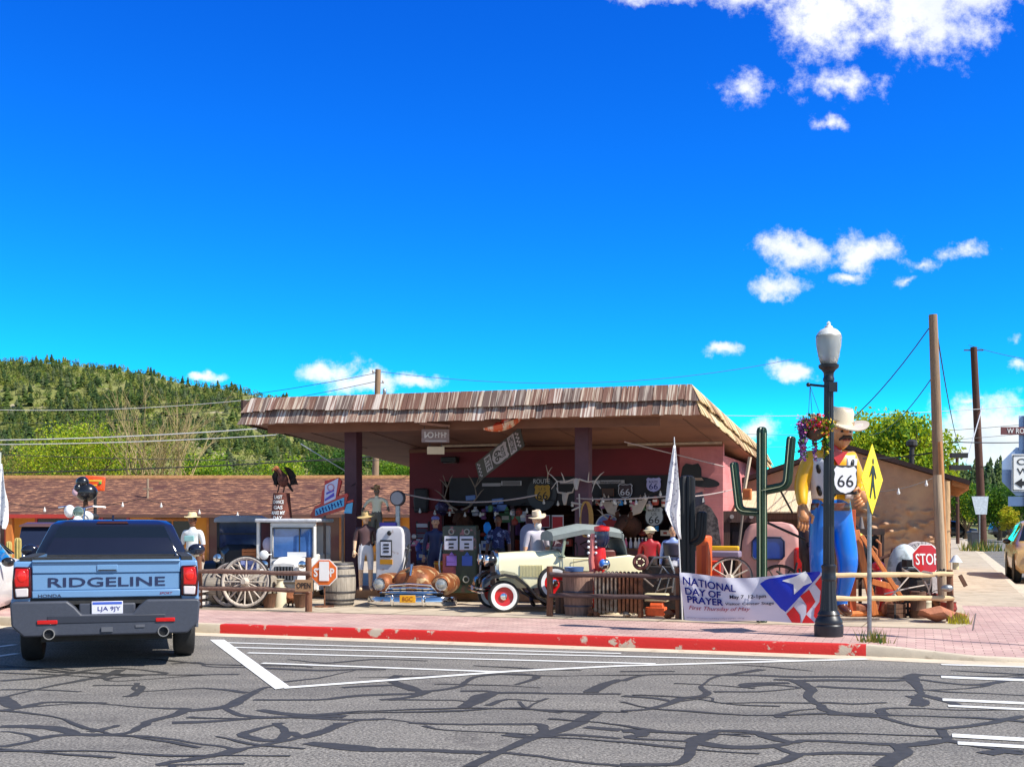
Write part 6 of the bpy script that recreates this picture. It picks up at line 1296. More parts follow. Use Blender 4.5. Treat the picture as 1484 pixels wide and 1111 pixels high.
# banner coordinates from the photo crop: a = (x-55)/1150, b = 1-(y-70)/385
bc = lambda pts: [((x-55)/1145, 1-(y-72)/392) for x, y in pts]
bpoly(bc([(700, 130), (760, 95), (1010, 80), (1170, 62), (1178, 80), (900, 380), (860, 350)]), BBL, 'blue_field', .007)
bpoly(bc([(880, 122), (985, 100), (1015, 85), (1060, 62), (1085, 100), (1110, 150), (1045, 175), (972, 240), (970, 160)]), INKW, 'star', .013)
bpoly(bc([(905, 395), (965, 335), (1010, 400), (1020, 462), (950, 462)]), BRD, 'stripe', .013)
bpoly(bc([(1015, 255), (1085, 205), (1130, 300), (1060, 395), (1065, 330)]), BRD, 'stripe', .013)
bpoly(bc([(1130, 160), (1185, 95), (1195, 300), (1160, 300), (1170, 220)]), BRD, 'stripe', .013)
bpoly(bc([(1125, 350), (1160, 300), (1195, 290), (1196, 455), (1160, 455), (1120, 410)]), BRD, 'stripe', .013)
bpoly(bc([(1030, 462), (1060, 395), (1075, 410), (1110, 440), (1130, 462)]), BRD, 'stripe', .013)
bpoly(bc([(965, 335), (1000, 290), (1060, 330), (1062, 395), (1030, 455), (1018, 400)]), BGR, 'stripe', .014)
bpoly(bc([(1085, 205), (1125, 160), (1170, 215), (1160, 290), (1132, 300)]), BGR, 'stripe', .014)
def btext(s, mat, x0, x1, yc, h, name='lettering', rise=0, **kw):
    o = text(s, mat, bt, (0, 0, 0), h=h/392, w=(x1-x0)/1145, rot=(0, 0, 0), name=name, **kw); me = o.data
    a0 = ((x0+x1)/2-55)/1145; b0 = 1-(yc-72)/392
    for v in me.vertices: v.co = bsurf(a0+v.co.x, b0+v.co.y+rise*(v.co.x), .022+v.co.z)
    me.update(); return o
btext('NATIONAL', INKB, 82, 515, 152, 66, bold=.012, rise=-.22); btext('DAY OF', INKB, 92, 385, 226, 60, bold=.02, rise=-.1); btext('PRAYER', INKB, 102, 405, 292, 58, bold=.02, rise=-.1)
btext('May 7  12-1pm', M('ink_grey', srgb(40, 40, 60), .9, 0, .05, 5, spec=.08), 462, 752, 248, 44, bold=.012, rise=.03); btext('Visitor Center Stage', _mc['ink_grey'], 420, 812, 310, 32, bold=.006, rise=.02)
btext('First Thursday of May', M('ink_rose', srgb(160, 80, 96), .9, 0, .05, 5, spec=.08), 108, 625, 360, 44, shear=.35)
btext('www.nationaldayofprayer.org', flat('ink_faint', srgb(140, 136, 160)), 80, 570, 440, 15)

# ------------------------------------------------------------------ barrels, wheels, radiators
def barrel(nm, label, loc, r, h, mat, hoop, rz=0, rot=None, half=False, group=None):
    t = thing(nm, label, 'barrel', loc, rz, group)
    if rot: t.rotation_euler = rot
    ns = 22; rings = []; m = MB()
    prof = [(.83, 0), (.92, .15), (.985, .33), (1, .5), (.985, .67), (.92, .85), (.83, 1)] if not half else [(.84, 0), (.9, .25), (.96, .55), (1, .8), (1, 1)]
    for k, z in prof:
        ring = []
        for j in range(ns*3):
            a = 6.2832*j/(ns*3); q = r*k*(1-.012*(j % 3 == 0)); ring.append(V((q*math.cos(a), q*math.sin(a), z*h)))
        rings.append(ring)
    m.loft(rings, cap=False); m.lathe([(0, .02*h), (r*.8, .02*h)], 30, cap=False); m.lathe([(0, .975*h), (r*.84, .975*h)], 30, cap=False); m.build('staves', mat, t, smooth=20)
    def rad(z):
        for (k0, z0), (k1, z1) in zip(prof, prof[1:]):
            if z0 <= z <= z1: return r*(k0+(k1-k0)*(z-z0)/(z1-z0))
        return r
    for z in ((.03, .12, .3, .68, .86, .95) if not half else (.2, .52, .9)):
        m = MB(); m.lathe([(rad(z)+.004, z*h), (rad(z)+.009, z*h+.002), (rad(min(1, z+.045))+.009, min(1, z+.04)*h), (rad(min(1, z+.045))+.003, min(1, z+.045)*h)], 40, cap=False); m.build('hoop', hoop, t)
    return t
OAKG = wood('oak_grey', srgb(158, 148, 134)); OAKB = wood('oak_brown', srgb(138, 108, 94)); HOOP = M('hoop_iron', srgb(84, 82, 84), .5, .6, .3, 8); HOOPB = M('hoop_blue', srgb(74, 74, 92), .5, .5, .3, 8)
barrel('barrel', 'grey wooden barrel behind the orange stop sign', G(492, 877), .315, .84, OAKG, HOOP)
barrel('barrel', 'brown wooden barrel with a blue tray on top, in front of the roadster', at(838, 20.5, .15), .275, .76, OAKB, HOOPB, half=True)
barrel('barrel', 'weathered grey barrel lying on its side, left part behind the wagon wheel', at(294, 22.85, .50), .33, .66, OAKG, HOOP, rot=(0, R(90), R(-14)))
barrel('barrel', 'weathered grey barrel lying on its side right of the wagon wheel', at(350, 22.6, .50), .33, .68, OAKG, HOOP, rot=(0, R(90), R(-14)))
barrel('drum', 'orange and yellow drum beside the green pump', at(640, 24.9, .33), .16, .62, M('drum_orange', srgb(224, 118, 26), .4, 0, .1, 3), paint('drum_yellow', srgb(240, 190, 30)), half=True)
t = thing('tray', 'shallow blue metal tray lying on the brown barrel', 'tray', at(832, 20.45, .915)); m = MB(); m.lathe([(.0, .01), (.15, .01), (.17, .075), (.175, .075), (.16, 0), (0, 0)], 28, cap=False); m.build('bowl', M('tray_blue', srgb(96, 128, 180), .35, .4, .1, 4), t)
def wagon_wheel(label, loc, r, rz, lean, mat, rimr=.035, ns=14, tyre=IRON, nm='wagon_wheel', grp=None):
    t = thing(nm, label, 'wheel', loc, rz, grp); t.rotation_euler = (lean, 0, rz)
    m = MB(); m.torus((0, 0, r), r-rimr, rimr, 'Y', 48, 8, .9); m.build('rim', mat, t); m = MB(); m.lathe([(r-.004, -.03), (r+.006, -.03), (r+.006, .03), (r-.004, .03)], 48, (0, 0, r), 'Y', cap=False); m.build('iron_tyre', tyre, t)
    for k in range(ns):
        a = 6.2832*k/ns; m = MB(); m.tube([V((.05*math.cos(a), 0, r+.05*math.sin(a))), V(((r-rimr)*math.cos(a), 0, r+(r-rimr)*math.sin(a)))], [.02, .014], 6); m.build('spoke', mat, t)
    m = MB(); m.lathe([(.0, -.12), (.05, -.12), (.075, -.06), (.085, 0), (.075, .06), (.05, .12), (0, .12)], 20, (0, 0, r), 'Y'); m.build('hub', mat, t); return t
WWG = wood('wheel_grey', srgb(196, 184, 170)); WWD = wood('wheel_dark', srgb(84, 72, 66))
wagon_wheel('big grey wooden wagon wheel leaning on the barrels behind the left fence', at(354, 22.05, .16), .49, R(-10), R(-7), WWG, ns=16)
wagon_wheel('second wagon wheel half hidden to the left of the big one', at(331, 22.35, .16), .43, R(-20), R(-7), WWG, ns=12)
wagon_wheel('pale spoked wagon wheel behind the banner left of the green cactus', at(1054, 21.4, .35), .42, R(-25), R(-25), WWG, .02, 12)
wagon_wheel('dark spoked wagon wheel under the pink truck cab', at(1129, 21.6, .15), .42, R(-20), R(-6), WWD, .025, 12)
wagon_wheel('thin wooden hoop wheel standing behind the orange timbers', at(1236, 21.2, .9), .5, R(60), R(-4), WWD, .022, 10)
# cast iron radiator
rd = thing('radiator', 'rusty cast iron radiator standing behind the middle fence', 'radiator', at(896, 20.05, .15), UV_ROT)
RUST1 = rust('rust_brown', srgb(150, 96, 64), srgb(92, 58, 44)); RUST2 = rust('rust_grey', srgb(150, 138, 124), srgb(112, 84, 66), .5)
for i in range(12):
    x = -.38+i*.07; m = MB()
    for y in (-.07, .0, .07): m.tube([(x, y, .1), (x, y, .72)], .027, 8)
    m.tube([(x, -.08, .1), (x, .08, .1)], .03, 8); m.tube([(x, -.08, .72), (x, 0, .755), (x, .08, .72)], .03, 8); m.build('section', RUST2 if i < 6 else RUST1, rd)
for x in (-.38, .39): m = MB(); m.b2(x-.03, x+.03, -.1, .1, 0, .09); m.build('foot', RUST1, rd)
# scrap and engine parts behind the middle fence
en = thing('engine', 'black and rusty stationary engine with a round flywheel behind the middle fence', 'engine', at(948, 20.7, .15), UV_ROT)
DKI = rust('dark_iron', srgb(48, 44, 44), srgb(86, 62, 52), .6); m = MB(); m.b2(-.2, .38, -.1, .35, .3, .85); m.cyl((-.05, .1, .85), (-.05, .1, 1.02), .08); m.cyl((.2, .1, .85), (.2, .1, .98), .09, .07); m.b2(-.3, .45, -.15, .4, .1, .3); m.build('block', DKI, en, bevel=.02)
m = MB(); m.torus((-.2, -.2, .92), .11, .035, 'Y', 24, 8); m.cyl((-.2, -.24, .92), (-.2, -.14, .92), .05)
for k in range(5): a = k*1.2566; m.tube([(-.2, -.2, .92), (-.2+.11*math.cos(a), -.2, .92+.11*math.sin(a))], .014, 5)
m.build('flywheel', rust('pink_rust', srgb(140, 88, 84), srgb(104, 62, 56)), en)
for pts, r_ in (([(-.1, -.15, .8), (.05, -.2, 1.0), (.3, -.2, 1.02), (.38, -.2, .8)], .022), ([(.1, -.18, .6), (.2, -.22, .85), (.32, -.2, .7)], .018), ([(.36, -.2, .4), (.4, -.22, .75), (.3, -.22, .98)], .016)): m = MB(); m.tube(pts, r_, 8); m.build('pipe', DULLM, en)
for i, (pa, pb, r_, mt) in enumerate((((-.3, -.3, .75), (.05, -.3, .5), .018, WOODG), ((.05, -.3, .3), (.2, -.3, .68), .014, DULLM), ((.16, -.28, .62), (.36, -.3, .66), .014, WOODG), ((.1, -.3, .42), (.38, -.3, .5), .016, WOODG), ((.24, -.3, .35), (.34, -.3, .7), .013, DULLM))):
    t = thing('scrap_bar', ('long pale bar slanting down from the radiator top', 'upright steel rod in the scrap by the middle fence', 'short pale stick lying level in the scrap by the middle fence', 'lower pale stick in the scrap by the middle fence', 'leaning steel rod nearest the banner')[i], 'scrap', V(en.location)+uv(0, 0, 0), UV_ROT); m = MB(); m.tube([pa, V(pa).lerp(V(pb), .5)+V((.01, 0, .01)), pb], r_, 8); m.build('bar', mt, t)
t = thing('tyre', 'old grey tyre standing behind the engine', 'tyre', at(977, 20.9, .42), R(70)); m = MB(); m.torus((0, 0, .33), .26, .085, 'Y', 32, 10); m.build('casing', M('tyre_pale', srgb(150, 150, 158), .8, 0, .25, 10), t)
t = thing('motor', 'orange motor on a cream base under the middle fence', 'motor', at(951, 20.1, .15), UV_ROT); m = MB(); m.b2(-.17, .17, -.1, .1, .02, .17); m.cyl((-.1, -.02, .18), (.13, -.02, .18), .07); m.build('housing', M('motor_orange', srgb(224, 92, 40), .6, 0, .2, 12), t, bevel=.015); m = MB(); m.b2(-.2, .2, -.06, .16, .26, .4); m.build('cover', flat('cream_tin', srgb(214, 200, 160)), t, bevel=.02)
for i, (px, Y, s) in enumerate(((858, 20.2, .06), (908, 19.9, .05), (970, 19.75, .07))):
    t = thing('scrap_lump', ('rusty lump beside the barrel foot', 'pale broken lump under the radiator', 'small rusty housing by the banner post')[i], 'scrap', at(px, Y, .15)); m = MB(); m.ell((0, 0, s), (s*1.4, s, s), 9, 6, fn=lambda d: 1+.25*math.sin(d.x*9+d.z*7)); m.build('lump', RUST1 if i != 1 else RUST2, t, smooth=20)

# ------------------------------------------------------------------ cacti
def ribtube(path, r, n=8, dep=.3):
    m = MB(); pts = [V(p) for p in path]; rings = []; K = n*4; up = V((0, 1, 0))
    for i, p in enumerate(pts):
        t = (pts[min(i+1, len(pts)-1)]-pts[max(i-1, 0)]).normalized(); a = up.cross(t).normalized(); b_ = t.cross(a)
        e = min(i, 99); q = r
        if i == len(pts)-1: q = r*.45
        elif i == len(pts)-2: q = r*.85
        rings.append([p+(a*math.cos(6.2832*j/K)+b_*math.sin(6.2832*j/K))*q*(1-dep*(.5+.5*math.cos(n*6.2832*j/K))) for j in range(K)])
    m.loft(rings); return m
def bendpath(pts, rad=.12, k=6):
    out = [V(pts[0])]
    for a, b_, c in zip(pts, pts[1:], pts[2:]):
        a, b_, c = V(a), V(b_), V(c); p0 = b_+(a-b_).normalized()*rad; p1 = b_+(c-b_).normalized()*rad
        for i in range(k+1): t = i/k; out.append(p0*(1-t)**2+b_*2*t*(1-t)+p1*t*t)
    e = V(pts[-1]); d = (e-out[-1]).normalized(); out += [e-d*.05, e-d*.015, e]
    return out
def cactus(nm, label, px, Y, mat, trunk, arms, r, highlight=None):
    b = at(px, Y, .15); t = thing(nm, label, 'cactus', b, UV_ROT); k = Y/FP
    ribtube([(0, 0, 0), (0, 0, trunk*.5), (0, 0, trunk-.07), (0, 0, trunk-.02), (0, 0, trunk)], r).build('stem', mat, t, smooth=40)
    for pts, ra_ in arms: ribtube(bendpath(pts), ra_).build('arm', mat, t, smooth=40)
    if highlight:  # thin pale tubes stand for light highlights along the ribs
        for x in (-.25, .72):
            m = MB(); m.tube([(r*x, -r*.98*math.sqrt(1-x*x*.8), .02), (r*x, -r*.98*math.sqrt(1-x*x*.8), trunk-.1)], .007, 5); m.build('stripe', highlight, t)
        for pts, ra_ in arms: m = MB(); m.tube([p+V((-.3*ra_, -ra_*.93, 0)) for p in bendpath(pts)[:-2]], .006, 5); m.build('stripe', highlight, t)
    return t
CG = M('cactus_green', srgb(34, 62, 40), .35, .1, .3, 3, coat=.3); HIGHL = flat('highlight_pale', srgb(186, 196, 160)); CB = M('cactus_black', srgb(14, 15, 18), .5, 0, .1, 4); CO = M('cactus_olive', srgb(176, 158, 92), .7, 0, .25, 6, bump=.3)
cactus('metal_cactus', 'tall dark green metal cactus with two raised arms', 1104, 19.0, CG, 3.16, [([(-.04, 0, 1.78), (-.36, 0, 1.8), (-.45, 0, 2.6)], .074), ([(.03, 0, 2.13), (.40, 0, 2.2), (.47, 0, 3.0)], .08)], .088, HIGHL)
cactus('metal_cactus', 'black metal cactus with one short arm in front of the wall mural', 996, 19.6, CB, 2.4, [([(.05, 0, 1.28), (.22, 0, 1.34), (.25, 0, 1.8)], .095)], .135)
cactus('wooden_cactus', 'olive wooden cactus with two arms left of the pickup', 26, 24.5, CO, 1.3, [], .075)
t = thing('wooden_cactus', 'shorter olive cactus arm piece hanging beside the wooden cactus', 'cactus', at(13, 24.4, .7), 0); ribtube([(0, 0, 0), (0, 0, .4), (0, 0, .6), (0, 0, .66), (0, 0, .68)], .06).build('stem', CO, t, smooth=40)
# ------------------------------------------------------------------ feather flags
FLG = M('flag_print', srgb(232, 230, 230), .7, 0, .05, 13, c2=srgb(166, 164, 172), thr=.59, soft=.02, detail=3)
def flag(label, base, top, edge, Y, mat=FLG):
    t = thing('feather_flag', label, 'flag', base); b = V(base); tp_ = V(top)-b
    m = MB(); m.tube([(0, 0, 0), tp_], [.014, .008], 8); m.build('pole', WHITE, t)
    n = len(edge); m = MB()
    def fn(a, c):
        q = c*(n-1); i = min(int(q), n-2); f = q-i
        l = V(edge[i][0]).lerp(V(edge[i+1][0]), f); r_ = V(edge[i][1]).lerp(V(edge[i+1][1]), f); p = l.lerp(r_, a)-b
        return p+V((0, .04*math.sin(a*9+c*7)*min(1, c*3), 0))
    m.sheet(fn, 14, 40); m.build('cloth', mat, t, fix=False, smooth=180, solid=.004); return t
Y_ = 19.2; flag('white lacy feather flag on a thin white pole between the fences', G(989, 897.5), P(977, 633, Y_), [(P(976, 645, Y_), P(979, 645, Y_)), (P(970, 680, Y_), P(982, 680, Y_)), (P(965, 720, Y_), P(985, 720, Y_)), (P(963, 738, Y_), P(986, 745, Y_)), (P(974, 762, Y_), P(986.5, 766, Y_)), (P(984, 780, Y_), P(987, 781, Y_))], Y_)
Y_ = 21.5; flag('white printed feather flag cut by the left edge of the photo', at(-3, Y_, .15), P(1, 655, Y_), [(P(0, 672, Y_), P(3, 672, Y_)), (P(-4, 700, Y_), P(7, 700, Y_)), (P(-5, 730, Y_), P(12, 728, Y_)), (P(-3, 750, Y_), P(11, 756, Y_)), (P(2, 765, Y_), P(8, 767, Y_))], Y_)
# ------------------------------------------------------------------ painted signs standing in the yard
def oct_(r): return [(r*math.cos(R(22.5+45*i)), r*math.sin(R(22.5+45*i))) for i in range(8)]
ORS = paint('faded_orange', srgb(232, 112, 36), .45); RDS = paint('stop_red', srgb(190, 22, 26), .4)
t = thing('stop_sign', 'faded orange stop sign with white paper over its middle on a stand', 'sign', G(470, 879), R(-6)); k = 22.3/FP
m = MB(); m.prism([(x, .66+y) for x, y in oct_(.275)], -.012, .0); m.build('panel', INKW, t); m = MB(); m.prism([(x, .66+y) for x, y in oct_(.255)], -.02, -.012); m.build('face', ORS, t)
text('STOP', INKW, t, (0, -.024, .66), h=.17, w=.4, bold=.03); m = MB(); m.b2(-.09, .1, -.034, -.028, .5, .87); m.build('paper', flat('paper_white', srgb(240, 238, 236)), t)
m = MB(); m.cyl((0, .012, 0), (0, .012, .6), .014); m.lathe([(.0, .0), (.19, .0), (.18, .02), (.02, .03)], 24); m.build('stand', rust('stand_rust', srgb(150, 100, 70)), t)
t = thing('stop_sign', 'red stop sign leaning behind the pale rail fence at the right', 'sign', P(1343, 810, 20.6), R(6)); t.rotation_euler = (R(-8), R(0), R(6))
m = MB(); m.prism(oct_(.285), -.006, .006); m.build('panel', INKW, t); m = MB(); m.prism(oct_(.268), -.012, -.006); m.build('face', RDS, t); text('STOP', INKW, t, (0, -.016, .0), h=.2, w=.42, bold=.012)
t = thing('open_sign', 'small wooden open sign hung on the left fence post', 'sign', P(440, 848, 21.05), R(-6)); m = MB(); m.b2(-.16, .16, 0, .03, -.105, .105); m.build('board', wood('sign_board', srgb(160, 126, 90), 'x'), t); text('OPEN', INK, t, (0, -.004, 0), h=.1, w=.26, bold=.01)
# truncated cone with hand lettering and the metal vulture
CON = rust('cone_rust', srgb(122, 66, 52), srgb(84, 44, 38), .5, 5); cl = thing('cone_sign', 'rusty brown tapered drum lettered last chance gas', 'sign', at(408, 25.1, 1.78), R(-8))
m = MB(); rings = []
for q, z in ((1, 0), (.86, .3), (.74, .62), (.70, .62)): rings.append([V((q*.24*math.cos(6.2832*j/28), q*.2*math.sin(6.2832*j/28), z)) for j in range(28)])
m.loft(rings); m.build('cone', CON, cl)
for s, z, w in (('LAST', .53, .18), ('CHANCE', .425, .24), ('GAS', .31, .2), ('MAKE MY', .195, .3), ('DAY', .085, .2)):
    o = text(s, INKW, cl, (0, 0, 0), h=.078, w=w, bold=.02, rot=(0, 0, 0))
    for v in o.data.vertices:
        zz_ = z+v.co.y; q = 1-.26*zz_/.62; x = -.02+v.co.x; xx_ = max(-.99, min(.99, x/(q*.24))); v.co = V((x, -q*.2*math.sqrt(1-xx_*xx_)-.006-v.co.z, zz_))
vu = thing('vulture_sculpture', 'rusty welded metal vulture with drooping black wings on the lettered cone', 'sculpture', at(409, 25.1, 2.41), R(-20)); BLKI = rust('black_iron', srgb(32, 26, 26), srgb(78, 46, 34), .62)
m = MB(); m.ell((.03, -.02, .27), (.12, .1, .16), 14, 10, rot=(R(12), 0, 0)); m.tube([(.02, -.06, .38), (-.01, -.12, .46), (-.04, -.14, .5)], [.07, .05, .045], 10); m.build('body', rust('vulture_brown', srgb(104, 58, 48), srgb(64, 36, 34)), vu)
m = MB(); m.ell((-.05, -.15, .51), (.055, .08, .055), 12, 8); m.tube([(-.06, -.2, .5), (-.08, -.25, .48), (-.08, -.26, .43)], [.03, .022, .006], 8); m.build('head', rust('vulture_head', srgb(170, 104, 56), srgb(120, 70, 44)), vu)
for s in (-1, 1):
    m = MB(); m.loft([[V((s*(.05+.18*b), -.02+.1*a, .57-.07*abs(b-.3)-.02)) if i == 0 else V((s*(.05+.2*b+.03*i), .02+.08*a+.04*i, .57-.13*i-.05*abs(b-.5))) for b, a in ((0, 0), (.35, -.6), (.7, -.4), (.8, .2), (.4, .6))] for i in range(4)]); m.build('wing', BLKI, vu, smooth=20)
    m = MB(); m.tube([(s*.06, -.02, .16), (s*.07, -.04, .06), (s*.07, -.08, .0)], .014, 6); m.build('leg', BLKI, vu)
    for q in range(3): m = MB(); m.tube([(s*.1+.05*q*s, .06, .5-.02*q), (s*.19+.04*q*s, .07, .35), (s*.17+.02*q*s, .05, .12+.03*q)], [.022, .03, .01], 6); m.build('feather', BLKI, vu)
m = MB(); m.tube([(.1, .05, .2), (.2, .1, .02)], [.035, .02], 8); m.build('tail', BLKI, vu)
# big blue and red motel-style sign
SB = thing('neon_sign', 'slanted blue and red old drive-in sign above the barrel', 'sign', P(488, 735, 25.2), R(-6)); k = 25.2/FP
BLUS = paint('sign_blue', srgb(70, 176, 226), .4); REDS = paint('sign_red', srgb(196, 24, 28), .4); LIL = paint('sign_lilac', srgb(206, 206, 236), .4)
q_ = lambda pts: [((440+x/11.11-488)*k, (735-(680+y/11.11))*k) for x, y in pts]
m = MB(); m.prism(q_([(90, 740), (175, 590), (265, 555), (290, 350), (330, 290), (335, 180), (560, 130), (610, 190), (545, 430), (700, 380), (715, 410), (660, 640), (140, 800)]), .0, .1); m.build('case', REDS, SB)
m = MB(); m.prism(q_([(185, 640), (660, 450), (655, 590), (185, 745)]), -.03, -.0); m.build('band', BLUS, SB)
m = MB(); m.prism(q_([(330, 555), (345, 250), (565, 140), (515, 470)]), -.025, -.0); m.build('tower', LIL, SB); m = MB(); m.prism(q_([(340, 480), (495, 370), (500, 430), (345, 510)]), -.035, -.026); m.prism(q_([(365, 375), (490, 320), (498, 348), (370, 405)]), -.035, -.026); m.build('tower_bars', paint('bar_violet', srgb(70, 50, 190), .4), SB)
m = MB(); m.torus(V((q_([(440, 290)])[0][0], -.03, q_([(440, 290)])[0][1])), .07, .012, 'Y', 20, 6); m.build('tower_ring', paint('ring_pink', srgb(196, 120, 150), .4), SB)
m = MB()
for i in range(9):
    c0 = q_([(215+i*49, 690-i*19)])[0]; m.box((c0[0], -.033, c0[1]), (.022, .006, .085+.02*(i % 3)), (0, R(-20+8*(i % 2)), 0)); m.box((c0[0]+.016, -.033, c0[1]+.03*((i % 3)-1)), (.035, .006, .018), (0, R(-20), 0))
m.build('worn_lettering', INKB, SB)
m = MB(); m.prism(q_([(645, 700), (690, 560), (790, 530), (775, 710)]), .02, .06); m.build('side_flag', BLUS, SB); m = MB(); m.prism(q_([(680, 545), (690, 510), (800, 480), (800, 525)]), .02, .07); m.build('side_cap', REDS, SB)
m = MB(); m.box((-.28, .05, -1.0), (.05, .05, 1.7)); m.box((.12, .05, -1.0), (.05, .05, 1.7)); m.build('legs', WOODG, SB)
# small hand-painted blue notice and a crate on it
t = thing('notice_board', 'small pale blue hand-painted board leaning by the white cab', 'sign', at(362, 24.9, .62), R(-4)); m = MB(); m.b2(-.2, .19, 0, .03, 0, .34); m.build('board', M('notice_blue', srgb(140, 150, 200), .7, 0, .1, 6), t); m = MB()
for i in range(2):
    for j in range(4): m.torus((-.13+j*.085, -.004, .23-.12*i), .022+.008*((i+j) % 2), .006, 'Y', 12, 5)
m.build('worn_lettering', INKB, t)
t = thing('wooden_crate', 'orange-brown slatted crate standing on the pale blue board', 'crate', at(361, 25.0, .97), R(-4)); m = MB()
for i in range(3): m.b2(-.15, .15, -.02, .0, .02+i*.075, .08+i*.075)
m.b2(-.15, -.12, 0, .25, 0, .24); m.b2(.12, .15, 0, .25, 0, .24); m.b2(-.12, .12, .23, .25, 0, .24); m.b2(-.12, .12, 0, .23, 0, .02); m.build('slats', wood('crate_wood', srgb(186, 112, 66), 'x'), t)
t = thing('table', 'low stand under the pale blue board and crate', 'table', at(362, 25.0, .15)); m = MB(); m.b2(-.24, .24, -.1, .35, .42, .465); m.build('top', WOODBX, t)
for x in (-.2, .2):
    for y in (-.06, .3): m = MB(); m.box((x, y, .21), (.05, .05, .42)); m.build('leg', WOODB, t)
# stepping stock of planks under the fence at left
for i in range(3):
    t = thing('plank', ('topmost', 'middle', 'lowest')[i]+' white plank end stacked between pickup and wagon wheel', 'plank', at(293, 22.4, .2+.12*(2-i)), R(-10)); m = MB(); m.b2(-.09, .09, -.3, .3, 0, .06); m.build('board', flat('plank_white', srgb(206, 200, 196)), t, bevel=.008)
# motorcycle raised behind the pickup, black pot figure, orange sign box
mc = thing('motorcycle', 'white motorcycle facing us on a high stand behind the pickup roof', 'motorcycle', at(119, 23.6, 1.2), R(4))
m = MB(); m.lathe([(.03, .12), (.09, .06), (.115, 0), (.105, -.02)], 24, (0, -.25, .78), 'Y'); hl = m.build('headlamp', CHROME, mc); m = MB(); m.lathe([(.1, -.02), (.06, -.04), (0, -.05)], 24, (0, -.25, .78), 'Y'); m.build('lens', M('lens_green', srgb(120, 140, 130), .1, .5, .2, 8), hl)
m = MB(); m.tube([(-.46, .0, .87), (-.25, -.12, .89), (-.05, -.1, .84), (.05, -.1, .84), (.25, -.12, .89), (.46, .0, .87)], .016, 8); m.build('handlebar', CHROME, mc)
for s in (-1, 1): m = MB(); m.tube([(s*.08, -.12, .85), (s*.08, -.3, .3)], .025, 8); m.build('fork', CHROME, mc)
m = MB(); m.torus((0, -.3, .3), .25, .05, 'X', 32, 10); m.build('front_tyre', RUB, mc); m = MB(); m.torus((0, 1.0, .3), .25, .06, 'X', 32, 10); m.build('rear_tyre', RUB, mc)
m = MB(); m.ell((0, .2, .68), (.15, .3, .13), 16, 10); m.ell((0, -.3, .6), (.09, .14, .1), 12, 8); m.build('tank', WHITE, mc); m = MB(); m.ell((0, .65, .68), (.14, .3, .08), 14, 8); m.build('seat', RUB, mc); m = MB(); m.b2(-.12, .12, .0, .6, .2, .5); m.build('engine', DULLM, mc, bevel=.03)
t = thing('platform', 'timber stand carrying the white motorcycle', 'stand', at(119, 23.6, .15), R(4)); m = MB(); m.b2(-.4, .4, -.5, 1.3, .96, 1.03); m.build('deck', WOODBX, t)
for x in (-.35, .35):
    for y in (-.45, 1.2): m = MB(); m.box((x, y, .48), (.08, .08, .96)); m.build('leg', WOODB, t)
t = thing('helmet', 'white round helmet hanging left of the motorcycle headlamp', 'helmet', at(101, 23.4, 1.86)); m = MB(); m.ell((0, 0, .13), (.105, .12, .13), 18, 12); m.build('shell', WHITE, t)
t = thing('black_pot', 'glossy black bulbous pot figure on a post above the motorcycle', 'sculpture', at(124, 25.3, 2.22)); m = MB(); m.ell((.02, 0, .2), (.235, .2, .2), 24, 14); m.ell((-.06, -.02, .41), (.14, .13, .13), 18, 12); m.ell((-.12, -.12, .28), (.08, .08, .1), 14, 10); m.build('pot', BLACK, t); m = MB(); m.cyl((0, 0, -2.05), (0, 0, .03), .05); m.build('post', WOODB, t); m = MB(); m.ell((-.17, -.14, .2), (.07, .05, .09), 12, 8); m.build('pink_patch', flat('patch_pink', srgb(206, 170, 180)), t)
t = thing('sign_box', 'small bright orange sign box behind the black pot figure', 'sign', at(137, 25.7, 2.5), R(8)); m = MB(); m.prism([(-.22, .0), (.2, -.05), (.22, .27), (-.2, .3)], 0, .12); m.build('box', paint('box_orange', srgb(232, 84, 24), .35), t, bevel=.02); m = MB(); m.b2(-.16, .16, -.006, .0, .17, .2); m.b2(-.1, .05, -.006, 0, .07, .1); m.build('stripe', paint('stripe_yellow', srgb(240, 200, 60)), t); m = MB(); m.ell((.12, -.01, .13), (.035, .02, .03), 10, 6); m.build('green_lamp', paint('lamp_green', srgb(80, 170, 60)), t); m = MB(); m.cyl((0, .06, -2.35), (0, .06, 0), .035); m.build('post', IRON, t)
# ------------------------------------------------------------------ petrol pumps
PWH = M('pump_white', srgb(206, 204, 208), .4, 0, .08, 3, c3=srgb(160, 120, 96), s3=4, t3=(.62, .72)); PGR = M('pump_green', srgb(46, 62, 46), .45, 0, .15, 4, c3=srgb(96, 44, 52), s3=3, t3=(.6, .72))
gp1 = thing('fuel_pump', 'white tall old petrol pump with a round dial on top', 'petrol pump', at(570, 24.4, .33), R(-14))
m = MB(); m.loft([[V((x*w, y*d, z)) for x, y in ((-1, -1), (1, -1), (1, 1), (-1, 1))] for w, d, z in ((.3, .24, 0), (.3, .24, 1.2), (.28, .23, 1.3), (.2, .2, 1.36))]); m.build('housing', PWH, gp1, bevel=.03, seg=3)
m = MB(); m.b2(-.2, .06, -.262, -.235, .72, 1.08); w_ = m.build('dial_window', INK, gp1, bevel=.01); m = MB(); m.b2(-.18, .04, -.268, -.262, .76, 1.04); m.build('dial_face', flat('dial_pale', srgb(206, 208, 220)), w_)
for z in (.84, .91, .98): m = MB(); m.b2(-.12, .0, -.273, -.268, z-.018, z+.018); m.build('counter', INK, w_)
m = MB(); m.b2(-.2, .07, -.262, -.238, .58, .68); m.build('price_plate', flat('plate_amber', srgb(196, 136, 20)), gp1)
m = MB(); m.b2(-.26, .1, -.12, .12, 1.355, 1.44); m.build('topper', flat('topper_violet', srgb(66, 56, 150)), gp1)
